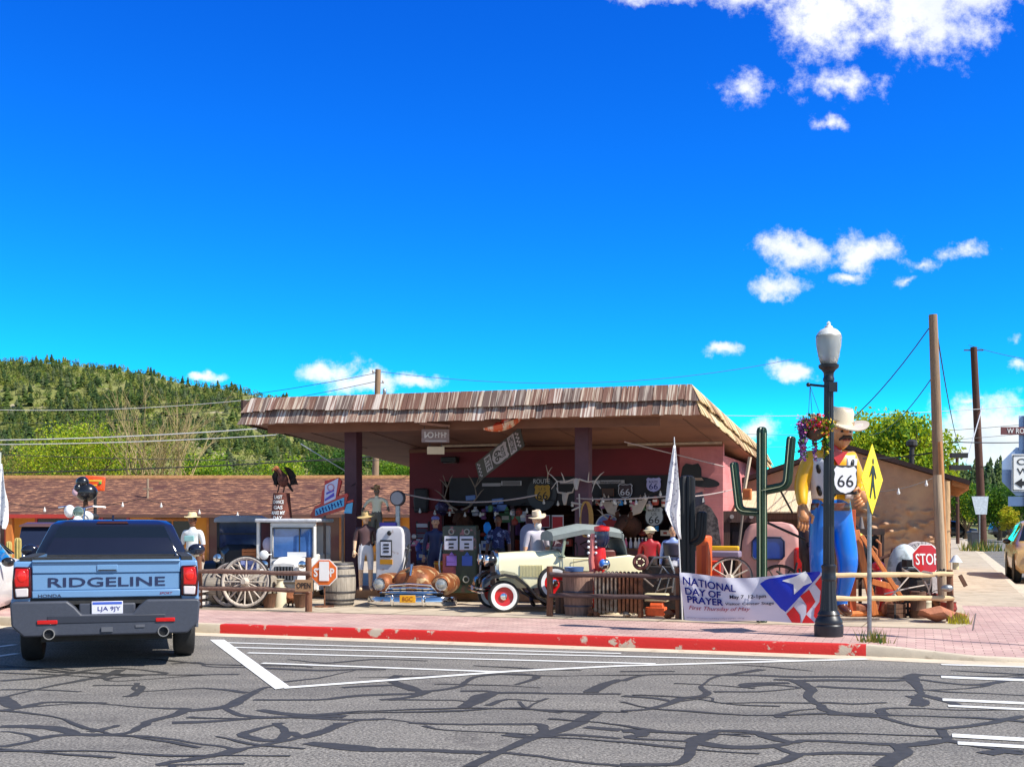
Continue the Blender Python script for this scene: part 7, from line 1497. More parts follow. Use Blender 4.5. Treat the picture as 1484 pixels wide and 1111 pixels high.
m = MB(); m.cyl((.1, 0, 1.36), (.1, 0, 1.78), .05); m.build('globe_neck', DULLM, gp1); m = MB(); m.lathe([(0, -.06), (.15, -.06), (.165, -.03), (.165, .03), (.15, .06), (0, .06)], 28, (.1, 0, 1.94), 'Y'); gl = m.build('top_dial', flat('dial_case', srgb(70, 66, 70)), gp1); m = MB(); m.lathe([(0, -.066), (.13, -.066), (.135, -.058)], 28, (.1, 0, 1.94), 'Y', cap=False); m.build('dial_glass', flat('dial_grey', srgb(150, 150, 154)), gl)
m = MB(); m.tube([(.31, -.05, .9), (.4, -.15, .98), (.38, -.25, .7), (.3, -.3, .35), (.05, -.34, .2), (-.1, -.3, .1)], .018, 8); m.build('hose', RUB, gp1); m = MB(); m.tube([(.31, -.08, .92), (.42, -.12, .86)], .03, 8); m.build('nozzle', DULLM, gp1)
m = MB(); m.ell((.0, -.25, 1.22), (.05, .03, .05), 12, 8); m.build('crest', INK, gp1); m = MB(); m.b2(-.22, -.16, -.262, -.238, 0, .36); m.build('rust_strip', rust('rs_strip', srgb(170, 110, 70)), gp1)
gp2 = thing('fuel_pump', 'wide green petrol pump with two white dial faces', 'petrol pump', at(669, 24.1, .33), R(-8))
m = MB(); m.b2(-.35, .35, -.22, .22, 0, 1.3); m.b2(-.33, .33, -.2, .2, 1.3, 1.38); m.build('housing', PGR, gp2, bevel=.025)
m = MB(); m.b2(-.35, .34, -.232, -.221, .85, 1.36); m.build('face_frame', M('frame_worn', srgb(58, 66, 56), .5, 0, .2, 8, c2=srgb(150, 96, 100), thr=.58, soft=.05), gp2)
for s, mt in ((-.17, flat('badge_plum', srgb(120, 90, 170))), (.15, flat('badge_blue', srgb(56, 92, 180)))):
    m = MB(); m.b2(s-.145, s+.135, -.246, -.233, .88, 1.16); d = m.build('dial_face', flat('dial_pale', srgb(206, 208, 220)), gp2, bevel=.006)
    for z, w in ((1.09, .11), (1.0, .05), (.93, .05)): m = MB(); m.b2(s-w, s+w, -.251, -.246, z-.018, z+.018); m.build('counter', INK, d)
    m = MB(); m.b2(s-.1, s+.11, -.236, -.22, .56, .76); m.prism([(s-.05, .77), (s+.06, .77), (s+.005, .84)], -.236, -.22); m.b2(s-.08, s+.09, -.24, -.236, .64, .67); m.build('octane_badge', mt, gp2)
    m = MB(); m.torus((s, -.236, 1.25), .05, .014, 'Y', 18, 6); m.build('trim_ring', flat('ring_pale', srgb(150, 150, 140)), gp2)
m = MB(); m.b2(-.35, -.08, -.228, -.218, .05, .8); m.build('worn_panel', M('panel_maroon', srgb(110, 50, 58), .6, 0, .2, 5), gp2)
m = MB(); m.torus((.13, -.226, .28), .06, .014, 'Y', 18, 6); m.build('round_badge', flat('ring_pale', srgb(150, 150, 140)), gp2)
for x in (-.39, .39): m = MB(); m.tube([(x, -.1, 1.0), (x+.04*(1 if x > 0 else -1), -.2, .6), (x, -.15, .2)], .02, 8); m.build('hose', DULLM, gp2)

# ------------------------------------------------------------------ signs and trophies on the shop front
VW = 26.7
def wsign(nm, label, cat, px, py, wpx, hpx, shape, mats, texts=(), v=VW-.08, rz=UV_ROT, th=.03, roll=0, group=None):
    p = PV(px, py, v); k = p.y/FP; w, h = wpx*k*1.02, hpx*k
    t = thing(nm, label, cat, p, rz, group); t.rotation_euler = (0, roll, rz)
    def poly(q):
        if shape == 'rect': return [(-w/2*q, -h/2*q), (w/2*q, -h/2*q), (w/2*q, h/2*q), (-w/2*q, h/2*q)]
        if shape == 'shield': return shield_poly(w*q, h*q)
        if shape == 'round': return [(w/2*q*math.cos(6.2832*i/28), h/2*q*math.sin(6.2832*i/28)) for i in range(28)]
        if shape == 'half': return [(w/2*q*math.cos(math.pi*i/18), -h/2+h*q*math.sin(math.pi*i/18)) for i in range(19)]
        if shape == 'arch': return [(-w/2*q, -h/2*q), (w/2*q, -h/2*q)]+[(w/2*q*math.cos(math.pi*i/14), h/2*q-w/2*q+w/2*q*math.sin(math.pi*i/14)) for i in range(15)]
    m = MB(); m.prism(poly(1), 0, th); m.build('panel', mats[0], t)
    if len(mats) > 1: m = MB(); m.prism(poly(.9), -.006, 0); m.build('face', mats[1], t)
    for s, mt, x, y, hh, ww in texts: text(s, mt, t, (x*w, -.01, y*h), h=hh*h, w=ww*w)
    return t
SHB = M('board_black', srgb(34, 32, 38), .6, 0, .3, 3); OCH = flat('ochre', srgb(186, 142, 40)); SLV = flat('sign_silver', srgb(206, 206, 214)); LAV = flat('sign_lavender', srgb(170, 170, 226)); PLK = flat('plaque_grey', srgb(170, 166, 172)); BRW = flat('sign_brown', srgb(112, 66, 40))
wsign('header_board', 'long black board across the shop front', 'sign', 812, 711, 340, 42, 'rect', [SHB], v=VW-.02)
wsign('route_sign', 'ochre 66 shield on a dark round plaque lettered route', 'sign', 785, 715, 44, 50, 'round', [flat('plaque_dark', srgb(58, 60, 66))], [('ROUTE', SLV, 0, .36, .13, .55)], v=VW-.1)
wsign('route_shield', 'ochre yellow shield reading US 66', 'sign', 786, 714, 26, 27, 'shield', [INK, OCH], [('66', INK, 0, -.14, .42, .62), ('U S', INK, 0, .22, .14, .4)], v=VW-.16)
wsign('route_shield', 'small white and red shield reading 66 left of the lavender shield', 'sign', 906, 711, 21, 21, 'shield', [SLV, flat('shield_dark', srgb(60, 40, 48))], [('66', SLV, 0, -.08, .45, .66)], v=VW-.12)
wsign('route_shield', 'lavender shield high on the right of the shop front', 'sign', 947, 702, 21, 21, 'shield', [LAV, flat('lav2', srgb(186, 186, 232))], [('66', INKB, 0, -.12, .4, .6), ('ROUTE', INKB, 0, .2, .16, .6)], v=VW-.12)
wsign('route_shield', 'large pale grey shield reading US 66 behind the moose antler', 'sign', 948, 748, 28, 30, 'shield', [INK, flat('shield_grey', srgb(176, 184, 186))], [('66', INK, 0, -.16, .36, .56), ('US', INK, 0, .12, .13, .26), ('ROUTE', INK, 0, .3, .13, .6)], v=VW-.12)
wsign('plaque', 'narrow pale plaque at the left of the black header board', 'sign', 712, 702, 28, 4.5, 'rect', [PLK], v=VW-.08, th=.02)
wsign('plaque', 'brighter pale plaque right of the narrow one on the black board', 'sign', 741, 700, 30, 6.5, 'rect', [SLV, flat('plaque_mid', srgb(120, 116, 120))], v=VW-.08, th=.02)
wsign('plaque', 'long pale plaque on the black board right of the canopy post', 'sign', 880, 698, 50, 5, 'rect', [PLK], [('International', INK, .1, 0, .8, .6)], v=VW-.08, th=.02)
wsign('plaque', 'long pale plaque on the black board left of the canopy post', 'sign', 826, 698, 30, 5, 'rect', [PLK], v=VW-.08, th=.02)
wsign('sign', 'small brown sign left of the white and red shield', 'sign', 881, 713, 17, 11, 'rect', [BRW, flat('brown2', srgb(80, 50, 34))], v=VW-.12)
for px, py, w, h, lb in ((721, 726, 17, 8, 'upper small blue sign hung below the black board'), (727, 736, 15, 10, 'lower small blue sign hung below the black board'), (713, 738, 20, 9, 'tilted pale blue sign left of the lower blue sign'), (682, 721, 15, 7, 'small blue plate under the elk antlers')):
    wsign('sign', lb, 'sign', px, py, w, h, 'rect', [flat('sm_blue', srgb(70, 96, 170)), flat('sm_blue2', srgb(110, 140, 200))], v=VW-.1, roll=R(rnd.uniform(-6, 6)))
ts = wsign('oil_sign', 'half-round blue and white fuel sign with a red star', 'sign', 880, 755, 36, 22, 'half', [SLV, flat('oil_blue', srgb(120, 140, 206))], [('TE', INK, -.24, -.2, .28, .2)], v=VW-.1)
m = MB(); m.prism([((.1 if i % 2 else .2)*math.cos(R(90+36*i))+.07, (.1 if i % 2 else .2)*math.sin(R(90+36*i))-.05) for i in range(10)], -.014, -.008); m.build('star', INKR, ts)
wsign('sign', 'red sign with a pale border right of the bearded dummy', 'sign', 808, 770, 17, 48, 'rect', [SLV, flat('sign_crimson', srgb(176, 24, 32))], v=26.0); wsign('sign', 'smaller red sign with a pale border above the bearded dummy', 'sign', 789, 755, 16, 18, 'rect', [SLV, flat('sign_crimson2', srgb(150, 24, 36))], v=26.1)
wsign('sign', 'small sign with a red frame beside the dummy cowboy hat', 'sign', 768, 752, 12, 13, 'rect', [flat('frame_pink', srgb(206, 150, 160)), flat('sign_plum', srgb(90, 26, 44))], v=26.2)
# round-topped cooler cabinets
cm = thing('drinks_machine', 'round-topped drinks machine, pale blue above and red below', 'drinks machine', PV(765, 775, 25.9)*1, UV_ROT); cm.location.z = .15
m = MB(); m.prism([(-.2, .62), (.3, .62), (.3, 1.35)]+[(.05+.25*math.cos(math.pi*i/12), 1.35+.25*math.sin(math.pi*i/12)) for i in range(1, 12)]+[(-.2, 1.35)], 0, .45); m.build('top_panel', flat('machine_blue', srgb(170, 176, 214)), cm, bevel=.015); m = MB(); m.b2(-.2, .3, 0, .45, 0, .62); m.build('base', flat('machine_red', srgb(170, 18, 26)), cm, bevel=.015)
m = MB(); m.torus((.09, -.004, 1.27), .075, .01, 'Y', 20, 5); m.tube([(.02, -.006, 1.22), (.09, -.006, 1.31), (.13, -.006, 1.25), (.2, -.006, 1.3)], .009, 5); m.build('script_mark', INK, cm)
cm2 = thing('drinks_machine', 'white-topped drinks machine behind the roadster roof', 'drinks machine', PV(792, 775, 26.2)*1, UV_ROT); cm2.location.z = .15
m = MB(); m.prism([(-.2, .7), (.28, .7), (.28, 1.2)]+[(.04+.24*math.cos(math.pi*i/12), 1.2+.24*math.sin(math.pi*i/12)) for i in range(1, 12)]+[(-.2, 1.2)], 0, .4); m.build('top_panel', flat('machine_grey', srgb(190, 186, 196)), cm2, bevel=.015); m = MB(); m.b2(-.2, .28, 0, .4, 0, .7); m.build('base', flat('machine_dkred', srgb(130, 20, 26)), cm2)
# hunting trophies
BONE = M('bone', srgb(196, 182, 170), .7, 0, .15, 8); FUR = M('moose_fur', srgb(84, 52, 38), .95, 0, .3, 20, bump=.6); FURL = M('snout_fur', srgb(150, 98, 66), .95, 0, .25, 20, bump=.5)
def antler(m, base, pts, r, tines):
    P_ = [V(base)+V(p) for p in pts]; m.tube(P_, [r*(1-.6*i/(len(P_)-1)) for i in range(len(P_))], 7)
    for i, d in tines: p = P_[i]; m.tube([p, p+V(d)*.6+V((0, 0, .02)), p+V(d)], [r*.7, r*.5, r*.15], 6)
mo = thing('moose_head', 'brown mounted moose head with broad pale antlers', 'trophy', PV(912, 758, VW-.1), R(-30))
m = MB(); m.tube([(0, .1, -.1), (0, -.15, .02), (0, -.34, .06)], [.27, .2, .14], 14); m.tube([(0, -.3, .08), (-.02, -.55, -.08), (-.03, -.72, -.28), (-.03, -.74, -.36)], [.13, .11, .1, .05], 14); m.build('head', FUR, mo, smooth=180); m = MB(); m.ell((-.03, -.7, -.26), (.1, .12, .14), 14, 10); m.build('muzzle', FURL, mo)
for s in (-1, 1):
    m = MB(); m.ell((s*.17, -.28, .2), (.07, .03, .11), 10, 6, rot=(0, R(s*30), 0)); m.build('ear', FUR, mo); m = MB(); m.ell((s*.11, -.43, .06), .022, 8, 6); m.build('eye', INK, mo)
    m = MB(); pl_ = [(.06, .12), (.22, .18), (.42, .24), (.52, .42), (.62, .62), (.53, .56), (.52, .7), (.44, .54), (.4, .66), (.35, .48), (.28, .58), (.27, .4), (.18, .45), (.2, .3), (.1, .2)]; m.prism([(s*x, z) for x, z in pl_], -.3, -.26); m.build('antler', BONE, mo, bevel=.012)
el = thing('elk_head', 'dark mounted elk head with tall branching antlers over the green pump', 'trophy', PV(672, 745, VW-.1), UV_ROT)
m = MB(); m.tube([(0, .1, -.25), (0, -.12, -.1), (0, -.3, .0)], [.22, .17, .12], 14); m.tube([(0, -.26, .02), (0, -.48, -.1), (0, -.6, -.18)], [.11, .085, .06], 12); m.build('head', FUR, el, smooth=180)
for s in (-1, 1): m = MB(); antler(m, (s*.06, -.25, .1), [(0, 0, 0), (s*.2, .02, .1), (s*.36, .04, .3), (s*.3, .08, .55), (s*.42, .1, .85)], .026, [(1, (s*.1, -.2, .12)), (2, (s*.22, -.1, .2)), (3, (s*-.16, -.05, .3)), (3, (s*.2, 0, .2))]); m.build('antler', M('antler_dark', srgb(140, 124, 112), .7), el); m = MB(); m.ell((s*.14, -.2, .1), (.06, .03, .1), 10, 6, rot=(0, R(s*40), 0)); m.build('ear', FUR, el)
sk = thing('deer_skull', 'white deer skull with wide antlers tied to the right canopy post', 'trophy', PV(838, 715, 23.35), UV_ROT)
m = MB(); m.tube([(-.04, 0, .28), (-.03, -.05, .2), (-.02, -.08, .08)], [.07, .055, .03], 10); m.build('skull', BONE, sk)
for s in (-1, 1): m = MB(); antler(m, (-.04+s*.05, 0, .3), [(0, 0, 0), (s*.2, 0, -.06), (s*.36, -.02, -.04), (s*.48, -.04, -.2)], .02, [(1, (s*.05, -.1, .2)), (2, (s*.2, -.05, .18)), (2, (s*-.05, -.1, -.25))]); m.build('antler', BONE, sk)
t = thing('antlers', 'pair of white deer antlers hanging on the shop front above the half-round sign', 'trophy', PV(883, 742, VW-.2), UV_ROT)
for s in (-1, 1): m = MB(); antler(m, (s*.03, 0, -.15), [(0, 0, 0), (s*.12, -.03, .1), (s*.16, -.05, .28), (s*.1, -.06, .42)], .022, [(1, (s*.12, -.08, .12)), (2, (s*.12, -.06, .12)), (2, (s*-.08, -.08, .15))]); m.build('antler', BONE, t)
for i, (px, py, v, lab) in enumerate(((400/6.745+760, 640+560/6.745, 24.2, 'small horned cow skull left of the right canopy post'), (793, 686, VW-.2, 'thin antler above the ochre shield'))):
    t = thing('skull' if i == 0 else 'antlers', lab, 'trophy', PV(px, py, v), UV_ROT); m = MB(); m.tube([(0, 0, .12), (0, -.05, 0), (.01, -.07, -.12)], [.07, .055, .03], 10) if i == 0 else antler(m, (0, 0, -.2), [(0, 0, 0), (.02, 0, .2), (-.03, 0, .4)], .018, [(1, (.12, -.04, .15))]); m.build('bone', BONE, t)
    if i == 0:
        for s in (-1, 1): m = MB(); m.tube([(s*.05, 0, .13), (s*.16, 0, .15), (s*.2, -.02, .26)], [.025, .02, .006], 8); m.build('horn', BONE, t)
t = thing('rope_coil', 'tan coil of lasso rope hanging on the right canopy post', 'rope', PV(846, 752, 23.3), UV_ROT)
m = MB()
for i in range(4): m.tube([V((.02+.02*i+.1*math.sin(6.2832*j/24)*(1+.1*i), -.02*i, .36*math.cos(6.2832*j/24))) for j in range(24)], .012, 6, closed=True)
m.build('coil', M('rope_tan', srgb(196, 150, 84), .9, 0, .2, 40), t)
t = thing('bone_stick', 'crossed pale sticks tied to the right canopy post', 'stick', PV(836, 735, 23.3), UV_ROT); m = MB(); m.tube([(-.12, 0, .1), (.12, 0, .06)], .02, 8); m.tube([(-.1, -.03, -.06), (.1, -.03, .02)], .018, 8); m.tube([(.06, -.04, .28), (.08, -.04, -.2)], .016, 8); m.build('sticks', BONE, t)
# things hung on the maroon wall at the left and stacked in the bays
t = thing('wall_speaker', 'tall dark louvred box on the maroon wall', 'wall box', PV(612, 725, VW-.02), UV_ROT); m = MB(); m.prism([(-.18, -.3), (.18, -.3), (.2, .0), (.18, .3), (-.18, .3), (-.2, 0)], -.12, 0); m.build('case', SHB, t, bevel=.04)
for i in range(5): m = MB(); m.b2(-.15, .15, -.135, -.12, -.24+.1*i, -.2+.1*i); m.build('louvre', INK, t)
t = thing('wall_lamp_box', 'black box lamp under the soffit on the maroon wall', 'lamp', PV(655, 667, VW-.02), UV_ROT); m = MB(); m.b2(-.2, .2, -.25, 0, -.06, .08); m.build('case', INK, t, bevel=.02); m = MB(); m.b2(-.15, .15, -.2, -.05, -.07, -.06); m.build('diffuser', FROST, t)
t = thing('ornament_ball', 'dark violet cluster ball of old licence plates left of the elk head', 'ornament', PV(641, 736, VW-.25), UV_ROT); m = MB(); m.ell((0, 0, 0), .17, 14, 10, fn=lambda d: 1+.12*math.sin(d.x*17)*math.sin(d.z*15)); m.build('ball', M('violet_dark', srgb(50, 40, 80), .5, 0, .3, 16, c2=srgb(130, 120, 170), thr=.62, soft=.03), t, smooth=20); m = MB(); m.cyl((0, .05, .15), (0, .2, .3), .01); m.build('hook', IRON, t)
t = thing('plate_rack', 'tall rack of little licence plates by the gas attendant dummy', 'rack', PV(615, 790, VW-.4), UV_ROT); t.location.z = .15; m = MB(); m.b2(-.22, -.2, 0, .05, 0, 1.65); m.b2(.1, .12, 0, .05, 0, 1.65); m.build('frame', IRON, t)
for i in range(9): m = MB(); m.box((-.05, -.03, .55+.125*i), (.28, .02, .09), (R(18), 0, R(3*(i % 3)-3))); m.build('plate', (flat('plate_dim', srgb(120, 116, 130)), flat('plate_dim2', srgb(90, 84, 100)), SLV)[i % 3], t)
t = thing('bright_blot', 'bright sky-blue cloth sack hanging beside the green pump', 'sack', PV(706, 764, 25.0), UV_ROT); m = MB(); m.ell((0, 0, -.01), (.09, .05, .14), 14, 10, fn=lambda d: 1+.06*math.sin(d.x*8+d.z*5)); m.build('cloth', M('sky_blot', srgb(20, 150, 250), .6, 0, .05, 5), t); m = MB(); m.tube([(0, 0, .12), (0, .2, .3), (0, .8, .6)], .006, 5); m.build('cord', IRON, t)  # flat blue blot over a face, given body as a hanging lump
rg = random.Random(4); cols = [flat('goods_%d' % i, c, .5) for i, c in enumerate((srgb(70, 90, 170), srgb(190, 190, 200), srgb(176, 70, 54), srgb(80, 130, 90), srgb(50, 150, 220), srgb(232, 222, 206), srgb(130, 80, 130), srgb(226, 120, 150)))]
cn = ('dark blue', 'grey', 'brown-red', 'dull green', 'bright blue', 'cream', 'plum', 'pink'); 
for i, (kind, ci, px, where) in enumerate((('bottle', 1, 878, 'left end of the bottle row'), ('bottle', 5, 884, 'second in the bottle row'), ('bottle', 0, 890, 'under the moose muzzle, left'), ('box', 4, 900, 'under the moose muzzle'), ('bottle', 7, 907, 'right of the bright blue carton'), ('bottle', 1, 914, 'right of the pink bottle'), ('bottle', 5, 921, 'below the moose antler'), ('bottle', 1, 926, 'near the large shield, left'), ('bottle', 6, 931, 'below the large shield'), ('bottle', 5, 936, 'below the large shield, right'))):
    p = PV(px, 780, 26.2); t = thing('carton' if kind == 'box' else 'bottle', '%s %s on the display counter, %s' % (cn[ci], 'carton' if kind == 'box' else 'bottle', where), 'carton' if kind == 'box' else 'bottle', (p.x, p.y, 1.19), UV_ROT, 'goods on the display counter')
    m = MB()
    if kind == 'box': m.b2(-.07, .07, -.05, .05, 0, .14)
    else: m.lathe([(.0, 0), (.04, 0), (.042, .12), (.018, .17), (.016, .22), (0, .22)], 12)
    m.build('body', cols[ci], t); m = MB(); m.lathe([(.02, 0), (.02, .025), (0, .027)], 10, (0, 0, .21)) if kind != 'box' else m.b2(-.072, .072, -.052, .052, .1, .145); m.build('cap', cols[5], t)
ct = thing('display_counter', 'long wooden display counter inside the right shop bay', 'counter', (*PV(905, 800, 26.3)[:2], .15), UV_ROT); m = MB(); m.b2(-.75, .75, -.2, .25, .99, 1.04); m.build('top', WOODBX, ct); m = MB(); m.b2(-.72, .72, -.16, .22, 0, .99); m.build('base', flat('counter_dark', srgb(70, 40, 42)), ct)
for i, (px, py, w, h, ci, lb) in enumerate(((735, 750, 22, 14, 3, 'dull green carton high in the middle bay'), (745, 765, 14, 20, 6, 'plum carton in the middle bay'), (655, 775, 10, 16, 0, 'dark blue carton left of the green pump top'), (706, 790, 14, 14, 1, 'grey carton under the sky-blue sack'), (745, 790, 12, 16, 2, 'brown-red carton in the middle bay'), (870, 770, 10, 12, 0, 'dark blue carton right of the canopy post'), (612, 805, 14, 12, 0, 'dark blue carton at the foot of the plate rack'), (822, 786, 14, 10, 2, 'brown-red bundle behind the roadster seat'))):
    p = PV(px, py, 26.9 if px > 650 else 26.3); k = p.y/FP; t = thing('carton', lb, 'carton', p-V((0, 0, h*k/2)), UV_ROT+rg.uniform(-.2, .2)); m = MB(); m.b2(-w*k/2, w*k/2, -.1, .1, 0, h*k); m.build('box', cols[ci], t, bevel=.008); m = MB(); m.b2(-w*k/4, w*k/4, -.105, -.1, h*k*.3, h*k*.7); m.build('paper_label', cols[5 if ci != 1 else 0], t)
# small things hung close together in the bays: cans, caps, lanterns, tins
rg = random.Random(9); KIND = ('tin', 'lantern', 'cap', 'licence plate', 'jug'); ORD = 'first second third fourth fifth sixth seventh eighth ninth tenth eleventh twelfth'.split()
for row, (py, x0, x1, n, v, wh) in enumerate(((742, 648, 760, 10, 26.45, 'upper row of the left bay'), (752, 742, 768, 4, 26.3, 'short row by the red signs'), (773, 652, 742, 9, 27.2, 'middle row of the left bay'), (730, 858, 972, 9, 26.5, 'upper row of the right bay'), (768, 856, 968, 8, 27.0, 'middle row of the right bay'), (790, 596, 646, 6, 25.9, 'row beside the white pump'))):
    for i in range(n):
        kd = KIND[rg.randrange(5)]; ci = rg.randrange(8); p = PV(x0+(x1-x0)*(i+.5+rg.uniform(-.3, .3))/n, py+rg.uniform(-5, 5), v); s_ = rg.uniform(.8, 1.25)
        t = thing(kd.replace(' ', '_'), '%s %s, %s from the left in the %s' % (cn[ci], kd, ORD[i], wh), kd, p, UV_ROT+rg.uniform(-.4, .4), 'small things hung in the shop bays', sc=s_); m = MB()
        if kd == 'tin': m.lathe([(0, -.09), (.06, -.09), (.065, .07), (.03, .09), (0, .09)], 12)
        elif kd == 'lantern': m.lathe([(.05, -.1), (.06, -.06), (.035, -.04), (.055, .02), (.035, .07), (.05, .09), (0, .12)], 12)
        elif kd == 'cap': m.ell((0, 0, 0), (.09, .1, .07), 12, 8); m.box((0, -.12, -.03), (.14, .1, .015))
        elif kd == 'jug': m.lathe([(0, -.1), (.07, -.09), (.08, 0), (.03, .07), (.035, .1), (0, .1)], 12)
        else: m.box((0, 0, 0), (.26, .015, .13))
        m.build('body', cols[ci], t); m = MB(); m.tube([(0, 0, .08), (0, .06, .16), (0, .2, .2)], .007, 5); m.build('hook', IRON, t)
        if rg.random() < .5: m = MB(); m.box((0, -.07 if kd != 'licence plate' else -.01, 0), (.09, .02, .05)); m.build('paper_label', cols[5 if ci != 5 else 2], t)
# hanging sign boards under the canopy edge
hsn = thing('hanging_sign', 'grey wooden board hanging from an arm under the canopy, small board below it', 'sign', PV(631, 631, 22.35), R(4))
k = hsn.location.y/FP; m = MB(); m.b2(-20*k, 20*k, -.015, .015, -10*k, 9*k); m.M = None; m.build('board', M('board_weather', srgb(150, 130, 124), .8, 0, .2, 6, st=(1, 8, 8), bump=.3), hsn)
m = MB(); m.torus((-7*k, -.018, 1*k), 3.6*k, .9*k, 'Y', 20, 6); m.box((-15*k, -.018, 1*k), (1.8*k, .006, 9*k)); m.box((-11.5*k, -.018, 1*k), (1.6*k, .006, 9*k), (0, R(35), 0))
for i in range(4): m.box((0+i*4.6*k, -.018, 1*k), (1.3*k, .006, 8*k)); m.box((1.6*k+i*4.6*k, -.018, (1+2*(i % 2))*k), (2.4*k, .006, 1.3*k))
m.b2(-15*k, 16*k, -.02, -.015, -8*k, -7.2*k); m.build('worn_lettering', flat('ink_cream', srgb(220, 212, 202)), hsn)
m = MB(); m.b2(-12*k, 13*k, -.012, .012, -27*k, -16*k); m.build('lower_board', flat('board_cream', srgb(214, 190, 150)), hsn)
for x, z0, z1 in ((-16, 9, 14), (17, 9, 14), (-8, -16, -10), (9, -16, -10)): m = MB(); m.cyl((x*k, 0, z0*k), (x*k, 0, z1*k), .008, .008, 6); m.build('link', IRON, hsn)
m = MB(); m.box((-1*k, .05, 16*k), (44*k, .05, .05), (0, R(5), 0)); m.build('arm', M('arm_pink', srgb(176, 136, 120), .7), hsn)
# striped orange canoe-like sign and the long reversed route banner
t = thing('canoe_sign', 'little orange and white striped canoe hung under the canopy edge', 'ornament', PV(731, 618, 22.3), R(6)); k = t.location.y/FP; t.rotation_euler = (0, R(-18), R(6))
m = MB(); rings = []
for i in range(15):
    q = i/14*2-1; w = (1-abs(q)**2.2); rings.append([V((q*30*k, s*.15*w, z*9*k*(.25+.75*w)+6*k*q*q)) for s, z in ((-1, .5), (-.8, -.2), (0, -.6), (.8, -.2), (1, .5), (.85, .45), (0, -.4), (-.85, .45))])
m.mi = 0; m.loft(rings); m.build('hull', M('canoe_orange', srgb(226, 104, 60), .5, 0, .1, 3, c2=srgb(240, 210, 180), thr=.54, soft=.04, st=(3, 1, 1)), t, smooth=40); m = MB(); m.ell((.08, -.02, .1), (.12, .1, .09), 12, 8); m.ell((-.12, -.02, .06), (.1, .09, .07), 12, 8); m.build('load', M('load_red', srgb(206, 56, 36), .5, 0, .1, 3, c2=srgb(220, 190, 180), thr=.55, soft=.03), t); m = MB(); m.cyl((.1, 0, .1), (.2, .1, .32), .006); m.build('cord', IRON, t)
A0, B0 = PV(692, 684, 25.4), PV(757, 632, 23.3); t = thing('route_banner', 'long black banner slanting under the soffit with white boxes, historic route 66', 'banner', A0); dX = (B0-A0); Lb_ = dX.length; ux = dX.normalized(); uy = V((0, -1, .15)).cross(ux).normalized(); un = ux.cross(uy).normalized()
if un.y > 0: uy = -uy; un = -un
Mb = Matrix((( ux.x, uy.x, un.x, 0), (ux.y, uy.y, un.y, 0), (ux.z, uy.z, un.z, 0), (0, 0, 0, 1))); wB = 30*24/FP
def onb(x0, x1, y0, y1, off, mat, name): m = MB(); m.M = Mb; m.box(((x0+x1)/2, (y0+y1)/2, off), (x1-x0, y1-y0, .004)); return m.build(name, mat, t)
onb(0, Lb_, -wB/2, wB/2, 0, INK, 'cloth'); GREYW = flat('banner_dimwhite', srgb(190, 182, 190))
onb(Lb_*.2, Lb_*.34, -wB*.4, wB*.4, .006, GREYW, 'white_box'); onb(Lb_*.73, Lb_*.86, -wB*.45, wB*.45, .006, GREYW, 'white_box')
m = MB(); m.M = Mb @ Matrix.Translation((Lb_*.53, 0, .006)) @ Matrix.Rotation(R(-90), 4, 'Z'); m.prism([(x*wB*.85, y*Lb_*.34) for x, y in SHP], -.002, .002, 'XY'); m.build('white_shield', GREYW, t)
for s, q, hh, ww in (('RTE', .27, .1, .6), ('HISTORIC', .795, .09, .75), ('66', .49, .14, .55), ('ROUTE', .6, .07, .55)):
    o = text(s, INK, t, (0, 0, 0), h=hh*Lb_, w=ww*wB, rot=(0, 0, 0), bold=.015); o.data.transform(Mb @ Matrix.Translation((Lb_*q, 0, .012)) @ Matrix.Rotation(R(-90), 4, 'Z')); o.data.update()
for q0 in (.05, .9):
    m = MB(); m.M = Mb
    for i in range(8):
        for j in range(2): 
            if (i+j) % 2: m.box((Lb_*(q0+.03*j), (-.4+.1*i)*wB+.02, .006), (Lb_*.03, wB*.1, .004))
    m.build('chequer', GREYW, t)
for q in (.02, .98): m = MB(); p = ux*Lb_*q; m.tube([p, p+V((0, .05, .1)), p+V((0, .1, .3))], .006, 5); m.build('cord', IRON, t)
# ------------------------------------------------------------------ painted mural on the pink wall
mu = thing('wall_mural', 'mural of a cowboy in a broad black hat painted on the pink wall', 'mural', PV(1013, 735, VW-.012), UV_ROT); k = mu.location.y/FP
q2 = lambda pts: [((x-1013)*k, (735-y)*k) for x, y in pts]
def mur(pts, mat, name, d): m = MB(); m.prism(q2(pts), -.004-d*.002, .011-d*.0003); return m.build(name, mat, mu, smooth=0)
ell2 = lambda cx, cy, rx, ry, n=24, a=0: [(cx+rx*math.cos(6.2832*i/n)*math.cos(a)-ry*math.sin(6.2832*i/n)*math.sin(a), cy+rx*math.cos(6.2832*i/n)*math.sin(a)+ry*math.sin(6.2832*i/n)*math.cos(a)) for i in range(n)]
mur([(1008, 732), (1018, 728), (1030, 735), (1040, 752), (1043, 775), (1046, 798), (985, 798), (988, 745)], M('mural_coat', srgb(120, 112, 112), .8, 0, .4, 9, c2=srgb(70, 64, 66), thr=.5, soft=.08), 'coat', 0)
mur(ell2(1012, 704, 9, 15), flat('mural_skin', srgb(176, 116, 112)), 'face', 1); mur([(1000, 716), (1018, 712), (1022, 728), (1004, 736), (994, 730)], flat('mural_scarf', srgb(60, 60, 78)), 'scarf', 2)
mur(ell2(1016, 698, 27, 7.5, a=.14), INK, 'hat_brim', 3); mur([(986, 692), (989, 676), (994, 671), (1004, 673), (1012, 671), (1016, 678), (1017, 692)], INK, 'hat_crown', 4); mur([(986, 692), (1017, 692), (1020, 696), (986, 695)], flat('mural_band', srgb(170, 140, 120)), 'hat_band', 5); mur([(1018, 722), (1020, 721), (1021, 727), (1018, 728)], INKW, 'cigarette', 5)
